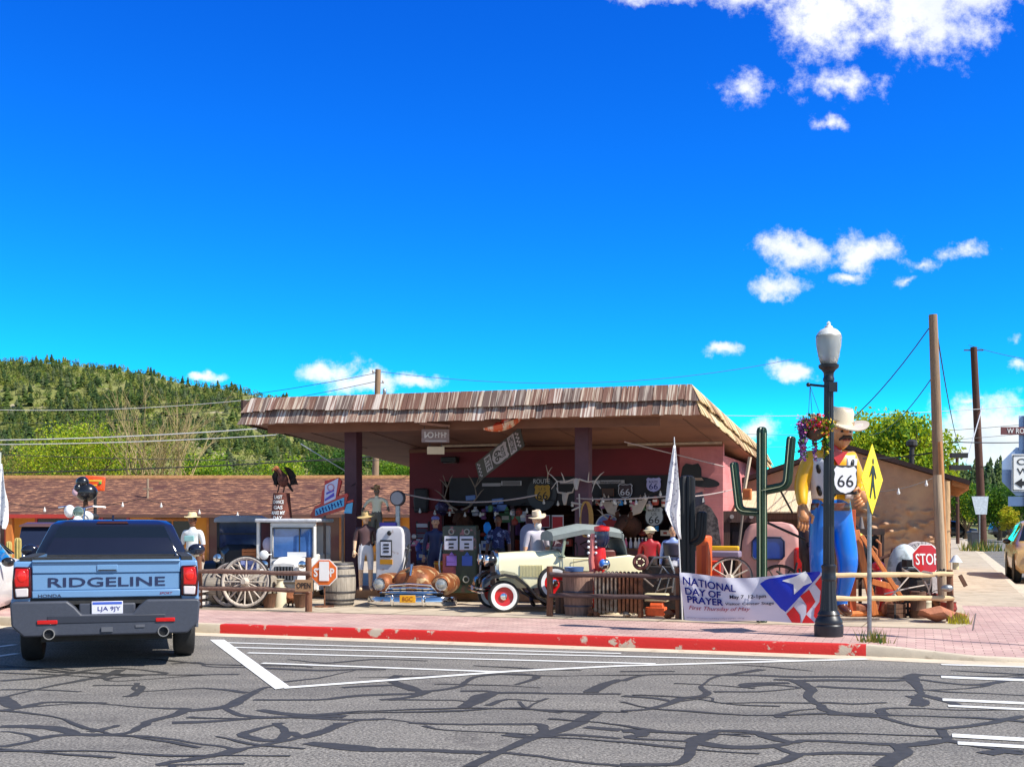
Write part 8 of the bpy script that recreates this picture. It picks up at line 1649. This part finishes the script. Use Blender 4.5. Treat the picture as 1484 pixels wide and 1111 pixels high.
# ------------------------------------------------------------------ ropes and bulb strings
ROPE = M('rope_pale', srgb(176, 160, 156), .9, 0, .2, 30); BULB = M('bulb_glass', srgb(222, 220, 216), .2, 0, .03, 3)
def bulbs(label, a, b, sag, n, r=.012, bulb=True, mat=IRON, br=.035):
    a, b = V(a), V(b); t = thing('string_lights' if bulb else 'hanging_rope', label, 'string lights' if bulb else 'rope', a); d = b-a
    pt = lambda q: d*q-V((0, 0, sag*4*q*(1-q))); m = MB(); m.tube([pt(i/20) for i in range(21)], r, 6); m.build('cable', mat, t)
    if bulb:
        for i in range(n): p = pt((i+.5)/n); m = MB(); m.lathe([(.0, .02), (br*.45, 0), (br*.5, -br), (br*.9, -br*1.7), (br, -br*2.3), (br*.7, -br*3), (0, -br*3.2)], 12, p); m.build('bulb', BULB, t)
    return t
bulbs('thick pale rope sagging across the left shop bay', PV(585, 715, 23.9), PV(778, 717, 23.6), .17, 0, .018, False, ROPE); bulbs('thick pale rope from the right canopy post to the white flag', PV(836, 722, 23.4), PV(966, 719, 21.6), .03, 0, .016, False, ROPE)
bulbs('bulb string inside the left shop bay', PV(598, 735, 26.2), PV(775, 735, 26.2), .12, 8); bulbs('bulb string high in the right shop bay', PV(778, 722, 26.2), PV(968, 708, 26.2), .18, 9); bulbs('second bulb string in the right shop bay', PV(850, 718, 25.2), PV(930, 724, 25.2), .02, 5)
bulbs('bulb string across the motel front at the left', P(-20, 722, 30), P(206, 722, 30), .25, 4, .008); bulbs('bulb string from the motel mast to the white cab', P(206, 722, 30), P(372, 742, 30), .12, 3, .008); bulbs('bulb string in front of the brown building', P(1238, 712, 22.5), P(1362, 688, 24), .12, 3, .007); bulbs('bulb string right of the white cab', P(390, 745, 28), P(515, 700, 26), .15, 2, .007)
bulbs('pale pipe wire under the right canopy', PV(905, 640, 23), PV(1050, 676, 26.4), 0, 0, .012, False, ROPE); bulbs('pale rope over the mural', PV(990, 720, 24), PV(1066, 708, 26.4), .03, 0, .014, False, ROPE)
t = thing('floodlight', 'round white lamp ball beside the white pump', 'lamp', PV(600, 777, 24.6), 0); m = MB(); m.ell((0, 0, 0), .055, 14, 10); m.build('globe', BULB, t); m = MB(); m.tube([(0, 0, -.05), (-.1, .1, -.2), (-.12, .2, -1.35)], .015, 6); m.build('stem', IRON, t)
# ------------------------------------------------------------------ small red and black figure with a ball on the roadster boot side
fg = thing('painted_figure', 'red and black painted figure holding a striped ball beside the brown barrel', 'statue', at(868, 20.65, .15), R(-6)); REDF = paint('figure_red', srgb(214, 26, 22), .3)
m = MB(); m.loft([[V((q*math.cos(6.2832*j/16)+dx, q*.8*math.sin(6.2832*j/16), z)) for j in range(16)] for q, z, dx in ((.1, .1, 0), (.12, .5, 0), (.1, .8, .0), (.13, 1.0, .0), (.1, 1.16, .01), (.06, 1.22, .02))]); m.build('body', REDF, fg, smooth=60); m = MB(); m.lathe([(.07, 1.18), (.115, 1.24), (.135, 1.34), (.125, 1.46), (.08, 1.5)], 22, (.05, 0, 0)); m.build('head', M('figure_navy', srgb(22, 34, 66), .2, 0, .1, 4, coat=.5), fg)
m = MB(); m.lathe([(.128, 1.46), (.14, 1.48), (.135, 1.54), (.0, 1.57)], 22, (.05, 0, 0)); m.build('hat', REDF, fg); m = MB(); m.tube([(-.1, -.05, .55), (-.13, -.05, .95), (-.1, -.04, 1.42)], [.05, .06, .04], 10); m.build('arm', paint('arm_salmon', srgb(206, 110, 104), .4), fg)
for i in range(4):
    for s in (-1, 1): m = MB(); m.ell((-.115+s*.065, -.08, 1.08+.1*i), .026, 10, 8); m.build('white_knob', WHITE, fg)
m = MB(); m.ell((.1, -.18, .88), .105, 20, 14); m.build('ball', CHROME, fg); m = MB(); m.ell((.075, -.2, .895), (.07, .09, .085), 16, 10); m.build('ball_patch', paint('ball_blue', srgb(60, 120, 214), .3), fg)
for s in (-1, 1): m = MB(); m.ell((s*.07, -.04, .06), (.06, .1, .06), 12, 8); m.build('foot', INK, fg)
# ------------------------------------------------------------------ yard clutter between banner and pink wall
t = thing('orange_cabinet', 'bright orange upright cabinet behind the black metal cactus', 'cabinet', at(1018, 21.3, .15), R(-26)); m = MB(); m.b2(-.1, .12, -.1, .25, .0, 1.38); m.build('case', M('cab_orange', srgb(232, 96, 34), .45, 0, .08, 3), t, bevel=.05, seg=3); m = MB(); m.b2(-.085, .0, -.115, -.098, .1, .62); m.build('side_panel', flat('panel_cream', srgb(214, 180, 130)), t); m = MB(); m.b2(.02, .1, -.115, -.1, .1, 1.2); m.build('door_panel', flat('cab_orange_dk', srgb(200, 70, 24)), t)
t = thing('bench_seat', 'yellow and grey padded bench behind the spoked wheel', 'bench', at(1046, 22.2, .15), UV_ROT); m = MB(); m.b2(-.35, .35, -.15, .2, .95, 1.08); m.build('pad', flat('pad_mauve', srgb(140, 124, 146)), t, bevel=.03); m = MB(); m.b2(-.34, .3, .1, .22, 1.08, 1.17); m.build('yellow_pad', flat('pad_yellow', srgb(236, 180, 24)), t, bevel=.02); m = MB(); m.b2(-.33, .0, -.18, -.1, .62, .9); m.build('red_front', flat('front_red', srgb(224, 56, 30)), t, bevel=.02)
for x in (-.3, .3): m = MB(); m.b2(x-.03, x+.03, -.1, .15, 0, .95); m.build('leg', WOODB, t)
t = thing('wooden_doorway', 'dark wooden door frame with a small porch beam behind the green cactus', 'frame', at(1072, 24.6, .15), UV_ROT*.6); DW_ = wood('door_wood', srgb(80, 56, 50)); m = MB(); m.b2(-.34, -.2, 0, .15, 0, 1.62); m.b2(.3, .42, 0, .15, 0, 1.62); m.b2(-.34, .42, -.05, .2, 1.62, 1.86); m.build('frame', DW_, t); m = MB(); m.b2(-.2, .3, .1, .15, 0, 1.62); m.build('back_boards', wood('door_back', srgb(52, 40, 40)), t)
for x in (-.16, .24): m = MB(); m.cyl((x, -.08, 1.74), (x, -.05, 1.74), .045); m.build('rosette', flat('rosette', srgb(150, 140, 136)), t)
m = MB(); m.box((.05, .07, 1.15), (.4, .03, .55)); m.box((.05, .05, 1.15), (.3, .02, .4)); m.build('shutter', wood('shutter_dk', srgb(64, 52, 54)), t)
t = thing('leaning_pole', 'pale grey pole leaning across the dark wooden door frame', 'pole', at(1068, 23.4, .95)); m = MB(); m.tube([(0, 0, 0), P(1077, 738, 23.4)-V(t.location)], .026, 8); m.build('shaft', WOODG, t)
t = thing('leaning_pole', 'white board slanting from canopy edge down behind the green cactus arm', 'pole', P(1078, 714, 25.5)); m = MB(); m.tube([(0, 0, 0), P(1087, 662, 25.5)-V(t.location)], .04, 4); m.build('board', flat('board_pale', srgb(206, 186, 160)), t)
t = thing('orange_crate', 'small orange box hanging behind the green cactus arm', 'box', P(1082, 716, 25.0), UV_ROT); m = MB(); m.b2(-.08, .1, -.05, .1, -.12, .12); m.build('case', M('box_tan_orange', srgb(216, 128, 64), .6), t, bevel=.01); m = MB(); m.b2(-.05, .07, -.055, -.05, -.06, .08); m.build('front', flat('box_dk', srgb(180, 90, 40)), t)
t = thing('cart_shaft', 'black iron brace rod crossing right of the green cactus', 'brace', P(1112, 757, 20.5)); m = MB(); m.tube([(0, 0, 0), P(1168, 782, 20.3)-V(t.location)], .022, 8); m.build('rod', IRON, t)
t = thing('cart_shaft', 'black iron brace slanting from the cactus arm to the cowboy hand', 'brace', P(1128, 705, 20.0)); m = MB(); m.tube([(0, 0, 0), P(1148, 742, 20.6)-V(t.location)], .018, 8); m.build('rod', IRON, t)
t = thing('hand_pump', 'black iron hand pump with a grey cap beside the cowboy hand', 'pump', at(1168, 20.6, .15), R(10)); m = MB(); m.lathe([(.1, 0), (.08, .2), (.07, .9), (.12, 1.0), (.13, 1.45), (.1, 1.5)], 18); m.build('barrel', flat('pump_maroon', srgb(52, 32, 36), .4), t); m = MB(); m.lathe([(.12, 1.5), (.13, 1.56), (.09, 1.66), (0, 1.7)], 18); m.build('cap', DULLM, t); m = MB(); m.tube([(0, 0, 1.55), (.12, -.05, 1.62), (.16, -.08, 1.3)], .02, 8); m.build('handle', IRON, t); m = MB(); m.tube([(0, -.1, 1.25), (0, -.25, 1.22), (0, -.28, 1.12)], [.04, .035, .03], 10); m.build('spout', IRON, t)
t = thing('old_cart', 'tangle of black iron cart parts between pink cab and cowboy', 'cart', at(1150, 20.9, .15), UV_ROT); m = MB()
for a, b_ in (((-.35, 0, .3), (.3, .1, .85)), ((-.3, 0, .75), (.3, 0, .35)), ((-.1, 0, .1), (.05, .1, .9)), ((.2, 0, .1), (.1, 0, .8)), ((-.35, .0, .55), (.35, 0, .6))): m.tube([a, b_], .022, 6)
m.build('bars', IRON, t); m = MB(); m.box((.15, .1, .25), (.3, .3, .4)); m.build('chest', rust('chest_dk', srgb(66, 42, 40), srgb(40, 30, 30)), t); m = MB(); m.box((.1, -.12, .55), (.2, .1, .12)); m.build('block', flat('block_tan', srgb(200, 150, 100)), t)
# ------------------------------------------------------------------ orange timbers, stove, arch and rocks at the right
OT = M('timber_orange', srgb(216, 124, 62), .7, 0, .2, 4, bump=.3, st=(7, 7, .6)); OTR = M('timber_red', srgb(196, 88, 44), .7, 0, .15, 4, bump=.3, st=(7, 7, .6))
tf = thing('timber_frame', 'orange-brown A-shaped timber frame behind the pale rail fence', 'timber frame', at(1240, 20.2, .15), R(0)); kk = 20.2/FP
def plank(p0, p1, w, d, mat, name, y=0):
    a = V(((p0[0]-1240)*kk, y, (HZ-p0[1])*kk+CH-.15)); b_ = V(((p1[0]-1240)*kk, y, (HZ-p1[1])*kk+CH-.15)); n_ = (b_-a).normalized(); s_ = V((n_.z, 0, -n_.x))*w/2; m = MB(); m.loft([[p+s_+V((0, -d/2, 0)), p-s_+V((0, -d/2, 0)), p-s_+V((0, d/2, 0)), p+s_+V((0, d/2, 0))] for p in (a, b_)]); return m.build(name, mat, tf, bevel=.006)
plank((1234, 738), (1235, 890), .12, .1, OTR, 'upright'); plank((1237, 768), (1265, 890), .11, .08, OT, 'brace', -.12); plank((1243, 776), (1305, 872), .07, .06, OT, 'brace', -.22); plank((1225, 893), (1310, 888), .1, .08, OT, 'sill', .08); plank((1232, 800), (1222, 890), .06, .06, OTR, 'brace', .1); plank((1262, 842), (1300, 852), .1, .05, OT, 'cross_board', -.05)
t = thing('lantern', 'red railway lantern standing among the orange timbers', 'lantern', at(1273, 20.6, .68)); RL = paint('lantern_red', srgb(206, 26, 40), .3); m = MB(); m.lathe([(.12, 0), (.12, .05), (.1, .08)], 20); m.build('base', RL, t); m = MB(); m.lathe([(.09, .08), (.1, .16), (.09, .25)], 20, cap=False); m.build('glass', M('lantern_glass', srgb(150, 30, 80), .05, 0, .1, 4, coat=1), t); m = MB(); m.lathe([(.1, .25), (.12, .28), (.11, .36), (.06, .4), (0, .4)], 20); m.build('top', RL, t)
t = thing('red_drum', 'red metal drum under the lantern', 'drum', at(1282, 20.5, .15)); m = MB(); m.lathe([(.16, 0), (.17, .02), (.16, .05), (.165, .3), (.17, .32), (.15, .55), (0, .55)], 22); m.build('body', paint('drum_red', srgb(196, 44, 40), .4), t); m = MB(); m.tube([(-.1, 0, .55), (0, 0, .62), (.1, 0, .55)], .012, 6); m.build('handle', IRON, t)
t = thing('iron_stove', 'dark rusty stove frame with upright pipes behind the yellow sign post', 'stove', at(1266, 22.0, .15), R(8)); m = MB(); m.b2(-.3, .2, 0, .35, .55, .62); m.b2(-.3, .22, 0, .35, 1.38, 1.5)
for x in (-.28, .16): m.b2(x, x+.05, 0, .05, 0, 1.4); m.b2(x, x+.05, .3, .35, 0, 1.4)
m.build('frame', rust('stove_dk', srgb(64, 42, 36), srgb(40, 30, 28)), t); m = MB(); m.b2(-.24, .15, .1, .3, .62, 1.36); m.build('oven', flat('oven_black', srgb(26, 22, 22)), t)
for x, h in ((.05, .75), (.12, .9)): m = MB(); m.tube([(x, -.02, .5), (x, -.02, .5+h*.8), (x-.04, .06, .52+h*.85)], .028, 8); m.build('pipe', M('pipe_copper', srgb(190, 120, 80), .5, .4, .2, 8), t)
m = MB(); m.tube([(-.1, -.1, .75), (.1, -.1, .95), (.3, -.1, 1.02), (.34, -.1, 1.1)], .03, 8); m.torus((.36, -.1, 1.08), .05, .02, 'Y', 14, 6); m.build('chain_hook', rust('hook_rust', srgb(96, 62, 54)), t); m = MB(); m.cyl((-.2, .1, 1.5), (-.2, .1, 1.72), .06, .02); m.build('finial', flat('stove_grey', srgb(120, 110, 108)), t)
t = thing('tennis_ball', 'yellow-green ball lodged by the orange upright', 'ball', P(1246, 777, 20.5)); m = MB(); m.ell((0, 0, 0), .06, 14, 10); m.build('ball', flat('ball_yellowgreen', srgb(190, 180, 60)), t); m = MB(); m.tube([(0, .0, .05), (.02, .05, .12), (-.04, .1, .2)], .006, 5); m.build('cord', IRON, t)
t = thing('stone_arch', 'white stone arch like a small oven mouth behind the red stop sign', 'arch', at(1338, 22.2, .15), R(-8)); STW = M('stone_white', srgb(206, 196, 192), .85, 0, .15, 7, bump=.4); m = MB(); n = 13; base = .95
for i in range(n):
    a0, a1 = math.pi*i/n+.02, math.pi*(i+1)/n-.02; m.prism([(.2*math.cos(a0), base+.2*math.sin(a0)), (.3*math.cos(a0), base+.3*math.sin(a0)), (.3*math.cos(a1), base+.3*math.sin(a1)), (.2*math.cos(a1), base+.2*math.sin(a1))], -.02, .12)
m.build('voussoirs', STW, t, bevel=.006); m = MB(); m.lathe([(.29, 0), (.3, .5), (.26, .7), (.1, .82), (0, .84)], 24, (0, .08, base), 'Y'); m.b2(-.3, .3, .1, .6, 0, base); m.build('dome', STW, t); m = MB(); m.prism([(-.19, .8), (.19, .8)]+[(.19*math.cos(math.pi*i/10), base+.19*math.sin(math.pi*i/10)) for i in range(11)], .02, .075); m.build('mouth', M('mouth_brown', srgb(110, 84, 60), .9), t)
m = MB(); m.lathe([(.05, .85), (.055, .98), (.03, 1.02), (.0, 1.05)], 14, (.08, -.05, 0)); m.build('white_knob', WHITE, t)
t = thing('white_tub', 'pale white bathtub-like casing behind the black boiler', 'tub', at(1311, 21.6, .15), R(-12)); m = MB(); m.ell((0, .1, .72), (.3, .25, .5), 20, 14); m.build('shell', M('enamel_white', srgb(206, 216, 220), .35, 0, .1, 4, c3=srgb(150, 160, 160), s3=5, t3=(.55, .65)), t); m = MB(); m.ell((-.05, -.1, .72), (.12, .1, .2), 14, 10); m.build('hollow', flat('hollow_dark', srgb(36, 38, 52)), t)
t = thing('boiler', 'black iron boiler and bars behind the red stop sign', 'boiler', at(1326, 21.0, .15), R(-4)); m = MB(); m.cyl((-.15, .1, .5), (.25, .1, .5), .3, .3, 20); m.b2(-.2, .3, -.1, .3, 0, .25); m.build('drum', DKI, t); m = MB(); m.b2(-.18, .2, -.15, .2, .82, .95); m.build('lid', INK, t)
for z in (.72, .78, .66): m = MB(); m.cyl((-.2, -.2, z), (.12, -.2, z+.01), .012); m.build('bar', DULLM, t)
for i, (a, b_, lb) in enumerate((((1290, 866), (1318, 834), 'thin pale stick leaning between the right rails, left one'), ((1282, 860), (1348, 846), 'long thin pale stick lying across the right rails'), ((1340, 842), (1348, 862), 'short white stick by the right rails'), ((1350, 838), (1345, 860), 'white forked stick by the right rails'))):
    A = P(*a, 19.2); t = thing('stick', lb, 'stick', A); m = MB(); m.tube([(0, 0, 0), (P(*b_, 19.3)-A)*.5+V((.01, 0, .01)), P(*b_, 19.3)-A], .012, 6); m.build('branch', BONE, t)
t = thing('driftwood', 'twisted pale driftwood lying on the right top rail', 'driftwood', P(1328, 834, 19.1)); m = MB(); m.tube([(-.28, 0, -.02), (-.2, 0, .07), (-.1, 0, .02), (.02, -.02, .0), (.12, 0, .05), (.25, 0, .03), (.34, 0, .0)], [.02, .045, .04, .035, .04, .03, .015], 8); m.build('limb', WOODG, t); m = MB(); m.tube([(-.2, 0, .06), (-.24, -.02, .13)], [.03, .01], 6); m.build('stub', WOODG, t)
t = thing('post_lamp', 'small white lamp shade on the right fence post top', 'lamp', at(1385, 19.3, .99)); m = MB(); m.lathe([(.0, .24), (.03, .23), (.1, .13), (.105, .12), (.02, .16)], 18); m.build('shade', WHITE, t); m = MB(); m.cyl((0, 0, 0), (0, 0, .16), .05); m.build('stem', flat('stem_cream', srgb(214, 196, 150)), t)
t = thing('hanging_tools', 'bunch of small grey tools and a wooden peg on the right fence post', 'tools', at(1390, 19.05, .72)); m = MB(); m.box((.06, 0, .1), (.06, .04, .2), (0, R(-28), 0)); m.build('peg', WOODB, t); m = MB(); m.ell((-.2, -.02, -.02), (.1, .07, .06), 12, 8); m.build('tin_cup', DULLM, t)
t = thing('scrap_pile', 'dark pile of small iron scrap on the right fence post rail', 'scrap', at(1366, 19.2, .86)); m = MB()
for i in range(14): m.ell((rg.uniform(-.12, .16), rg.uniform(-.05, .05), rg.uniform(.02, .13)), rg.uniform(.02, .04), 7, 5)
m.build('scrap', DKI, t, smooth=20); m = MB(); m.tube([(-.1, 0, 0), (0, 0, .1), (.12, 0, .02)], .012, 6); m.build('wire', DULLM, t)
RK = M('red_rock', srgb(172, 110, 82), .95, 0, .25, 5, bump=.6, bscale=14, c3=srgb(120, 74, 60), s3=3, t3=(.5, .7))
def rock(label, px, py, w, h, seed, Y=None, rz=0):
    p = G(px, 884+(py-884)*.5+7 if px < 1330 else py) if Y is None else P(px, py, Y); w *= 1.25; h *= 1.3 if px < 1330 else 1; t = thing('rock', label, 'rock', p, rz, 'red rocks along the right fence'); k = p.y/FP; r_ = random.Random(seed); bm = bmesh.new()
    for _ in range(22): v = V((r_.gauss(0, 1), r_.gauss(0, 1), r_.gauss(0, 1))).normalized(); bm.verts.new((v.x*w*k/2, v.y*w*k*.4, h*k*.5+v.z*h*k*.5))
    bmesh.ops.convex_hull(bm, input=bm.verts); bmesh.ops.delete(bm, geom=[v for v in bm.verts if not v.link_faces], context='VERTS'); me = bpy.data.meshes.new('stone'); bm.to_mesh(me); bm.free(); me.materials.append(RK); o = bpy.data.objects.new('stone', me); COL.objects.link(o); o.parent = t; md = o.modifiers.new('bevel', 'BEVEL'); md.width = .012; md.segments = 2
    return t
rock('largest reddish rock, at the foot of the right fence post', 1357, 901, 46, 24, 1); rock('small red rock right of the right fence post', 1392, 898, 16, 14, 2); rock('flat long red slab under the right rails, leftmost', 1245, 881, 40, 13, 3); rock('broad red slab right of the orange frame', 1302, 885, 34, 20, 4); rock('upright red block under the rails beside the frame foot', 1288, 889, 20, 22, 5); rock('red block left of the frame foot', 1268, 888, 16, 20, 6); rock('pale tan rock beside the lamp foot', 1220, 886, 18, 12, 7); rock('small pale rock beyond the lamp foot', 1212, 880, 14, 12, 8); rock('dark red rock low behind the right post', 1340, 884, 20, 12, 9)
for i, (px, py, w, lb) in enumerate(((1262, 893, 60, 'orange log lying at the foot of the frame'), (1240, 901, 70, 'grey plank lying on the paving edge by the lamp'))): A = G(px, py); t = thing('log', lb, 'log', A, R(4)); k = A.y/FP; m = MB(); m.tube([(-w*k/2, 0, .05), (0, .01, .055), (w*k/2, 0, .05)], [.05, .055, .045] if i == 0 else .02, 10); m.build('timber', OT if i == 0 else WOODG, t)

# ------------------------------------------------------------------ more yard clutter: cans, buckets, pots, gears and boxes standing close together
rg = random.Random(17); YK = ('milk can', 'bucket', 'iron pot', 'wooden box', 'gear wheel', 'oil drum'); YM = [rust('clut_rust', srgb(150, 92, 58)), DULLM, DKI, WOODB, rust('clut_red', srgb(160, 52, 40), srgb(96, 44, 36)), flat('clut_teal', srgb(70, 130, 140)), flat('clut_cream', srgb(206, 194, 166)), flat('clut_yellow', srgb(214, 164, 40))]
YN = ('rusty', 'grey metal', 'black iron', 'brown', 'red-brown', 'teal', 'cream', 'yellow')
for x0, x1, Y0, Y1, z0, n, wh in ((600, 640, 24.1, 24.5, .33, 4, 'left end of the pump island'), (700, 735, 23.9, 24.3, .33, 3, 'island beside the green pump'), (1288, 1378, 19.7, 20.4, .15, 11, 'ground behind the right rails'), (384, 440, 22.2, 22.9, .15, 6, 'ground by the open sign'), (802, 978, 20.6, 21.0, .15, 9, 'ground behind the middle fence')):
    for i in range(n):
        kd = YK[rg.randrange(6)]; ci = rg.choice((0, 1, 2, 3, 3, 0, 4, 6)); k_ = rg.uniform(.8, 1.35)
        t = thing(kd.replace(' ', '_'), '%s %s, %s from the left on the %s' % (YN[ci], kd, ORD[i], wh), kd, at(x0+(x1-x0)*(i+.5+rg.uniform(-.3, .3))/n, rg.uniform(Y0, Y1), z0), rg.uniform(-.5, .5), 'clutter standing in the yard', sc=k_); m = MB(); h = MB()
        if kd == 'milk can': m.lathe([(0, 0), (.11, 0), (.11, .28), (.05, .37), (.05, .42), (.075, .44), (0, .45)], 16); h.torus((.1, 0, .3), .035, .008, 'Y', 12, 5); nm = 'handle'
        elif kd == 'bucket': m.lathe([(0, .01), (.09, .01), (.13, .24), (.14, .25), (.125, .24), (.085, .03), (0, .03)], 18); h.tube([(.13*math.cos(a*.3142), 0, .25+.1*math.sin(a*.3142)) for a in range(11)], .006, 5); nm = 'handle'
        elif kd == 'iron pot': m.lathe([(0, .04), (.1, .05), (.14, .13), (.12, .21), (.13, .24), (.1, .22), (0, .1)], 18); h.tube([(-.09, 0, 0), (-.08, 0, .07)], .014, 6); h.tube([(.09, .0, 0), (.08, 0, .07)], .014, 6); nm = 'feet'
        elif kd == 'wooden box':
            for j in range(3): m.b2(-.15, .15, -.1, .1, .01+.09*j, .09+.09*j)
            h.b2(-.155, -.11, -.108, -.1, 0, .29); nm = 'cleat'
        elif kd == 'gear wheel':
            m.torus((0, 0, .17), .12, .025, 'Y', 24, 8); h.b2(-.12, .12, -.015, .015, .15, .19); h.b2(-.02, .02, -.02, .02, .05, .29); nm = 'spokes'
            for a in range(14): m.box((.155*math.cos(a*.4488), 0, .17+.155*math.sin(a*.4488)), (.03, .04, .03), (0, -a*.4488, 0))
        else: m.lathe([(0, 0), (.12, 0), (.12, .12), (.126, .13), (.12, .14), (.12, .3), (.126, .31), (.12, .32), (.12, .42), (.11, .425), (0, .415)], 20); h.cyl((.05, 0, .41), (.05, 0, .44), .025); nm = 'bung'
        m.build('body', YM[ci], t); h.build(nm, DKI, t)
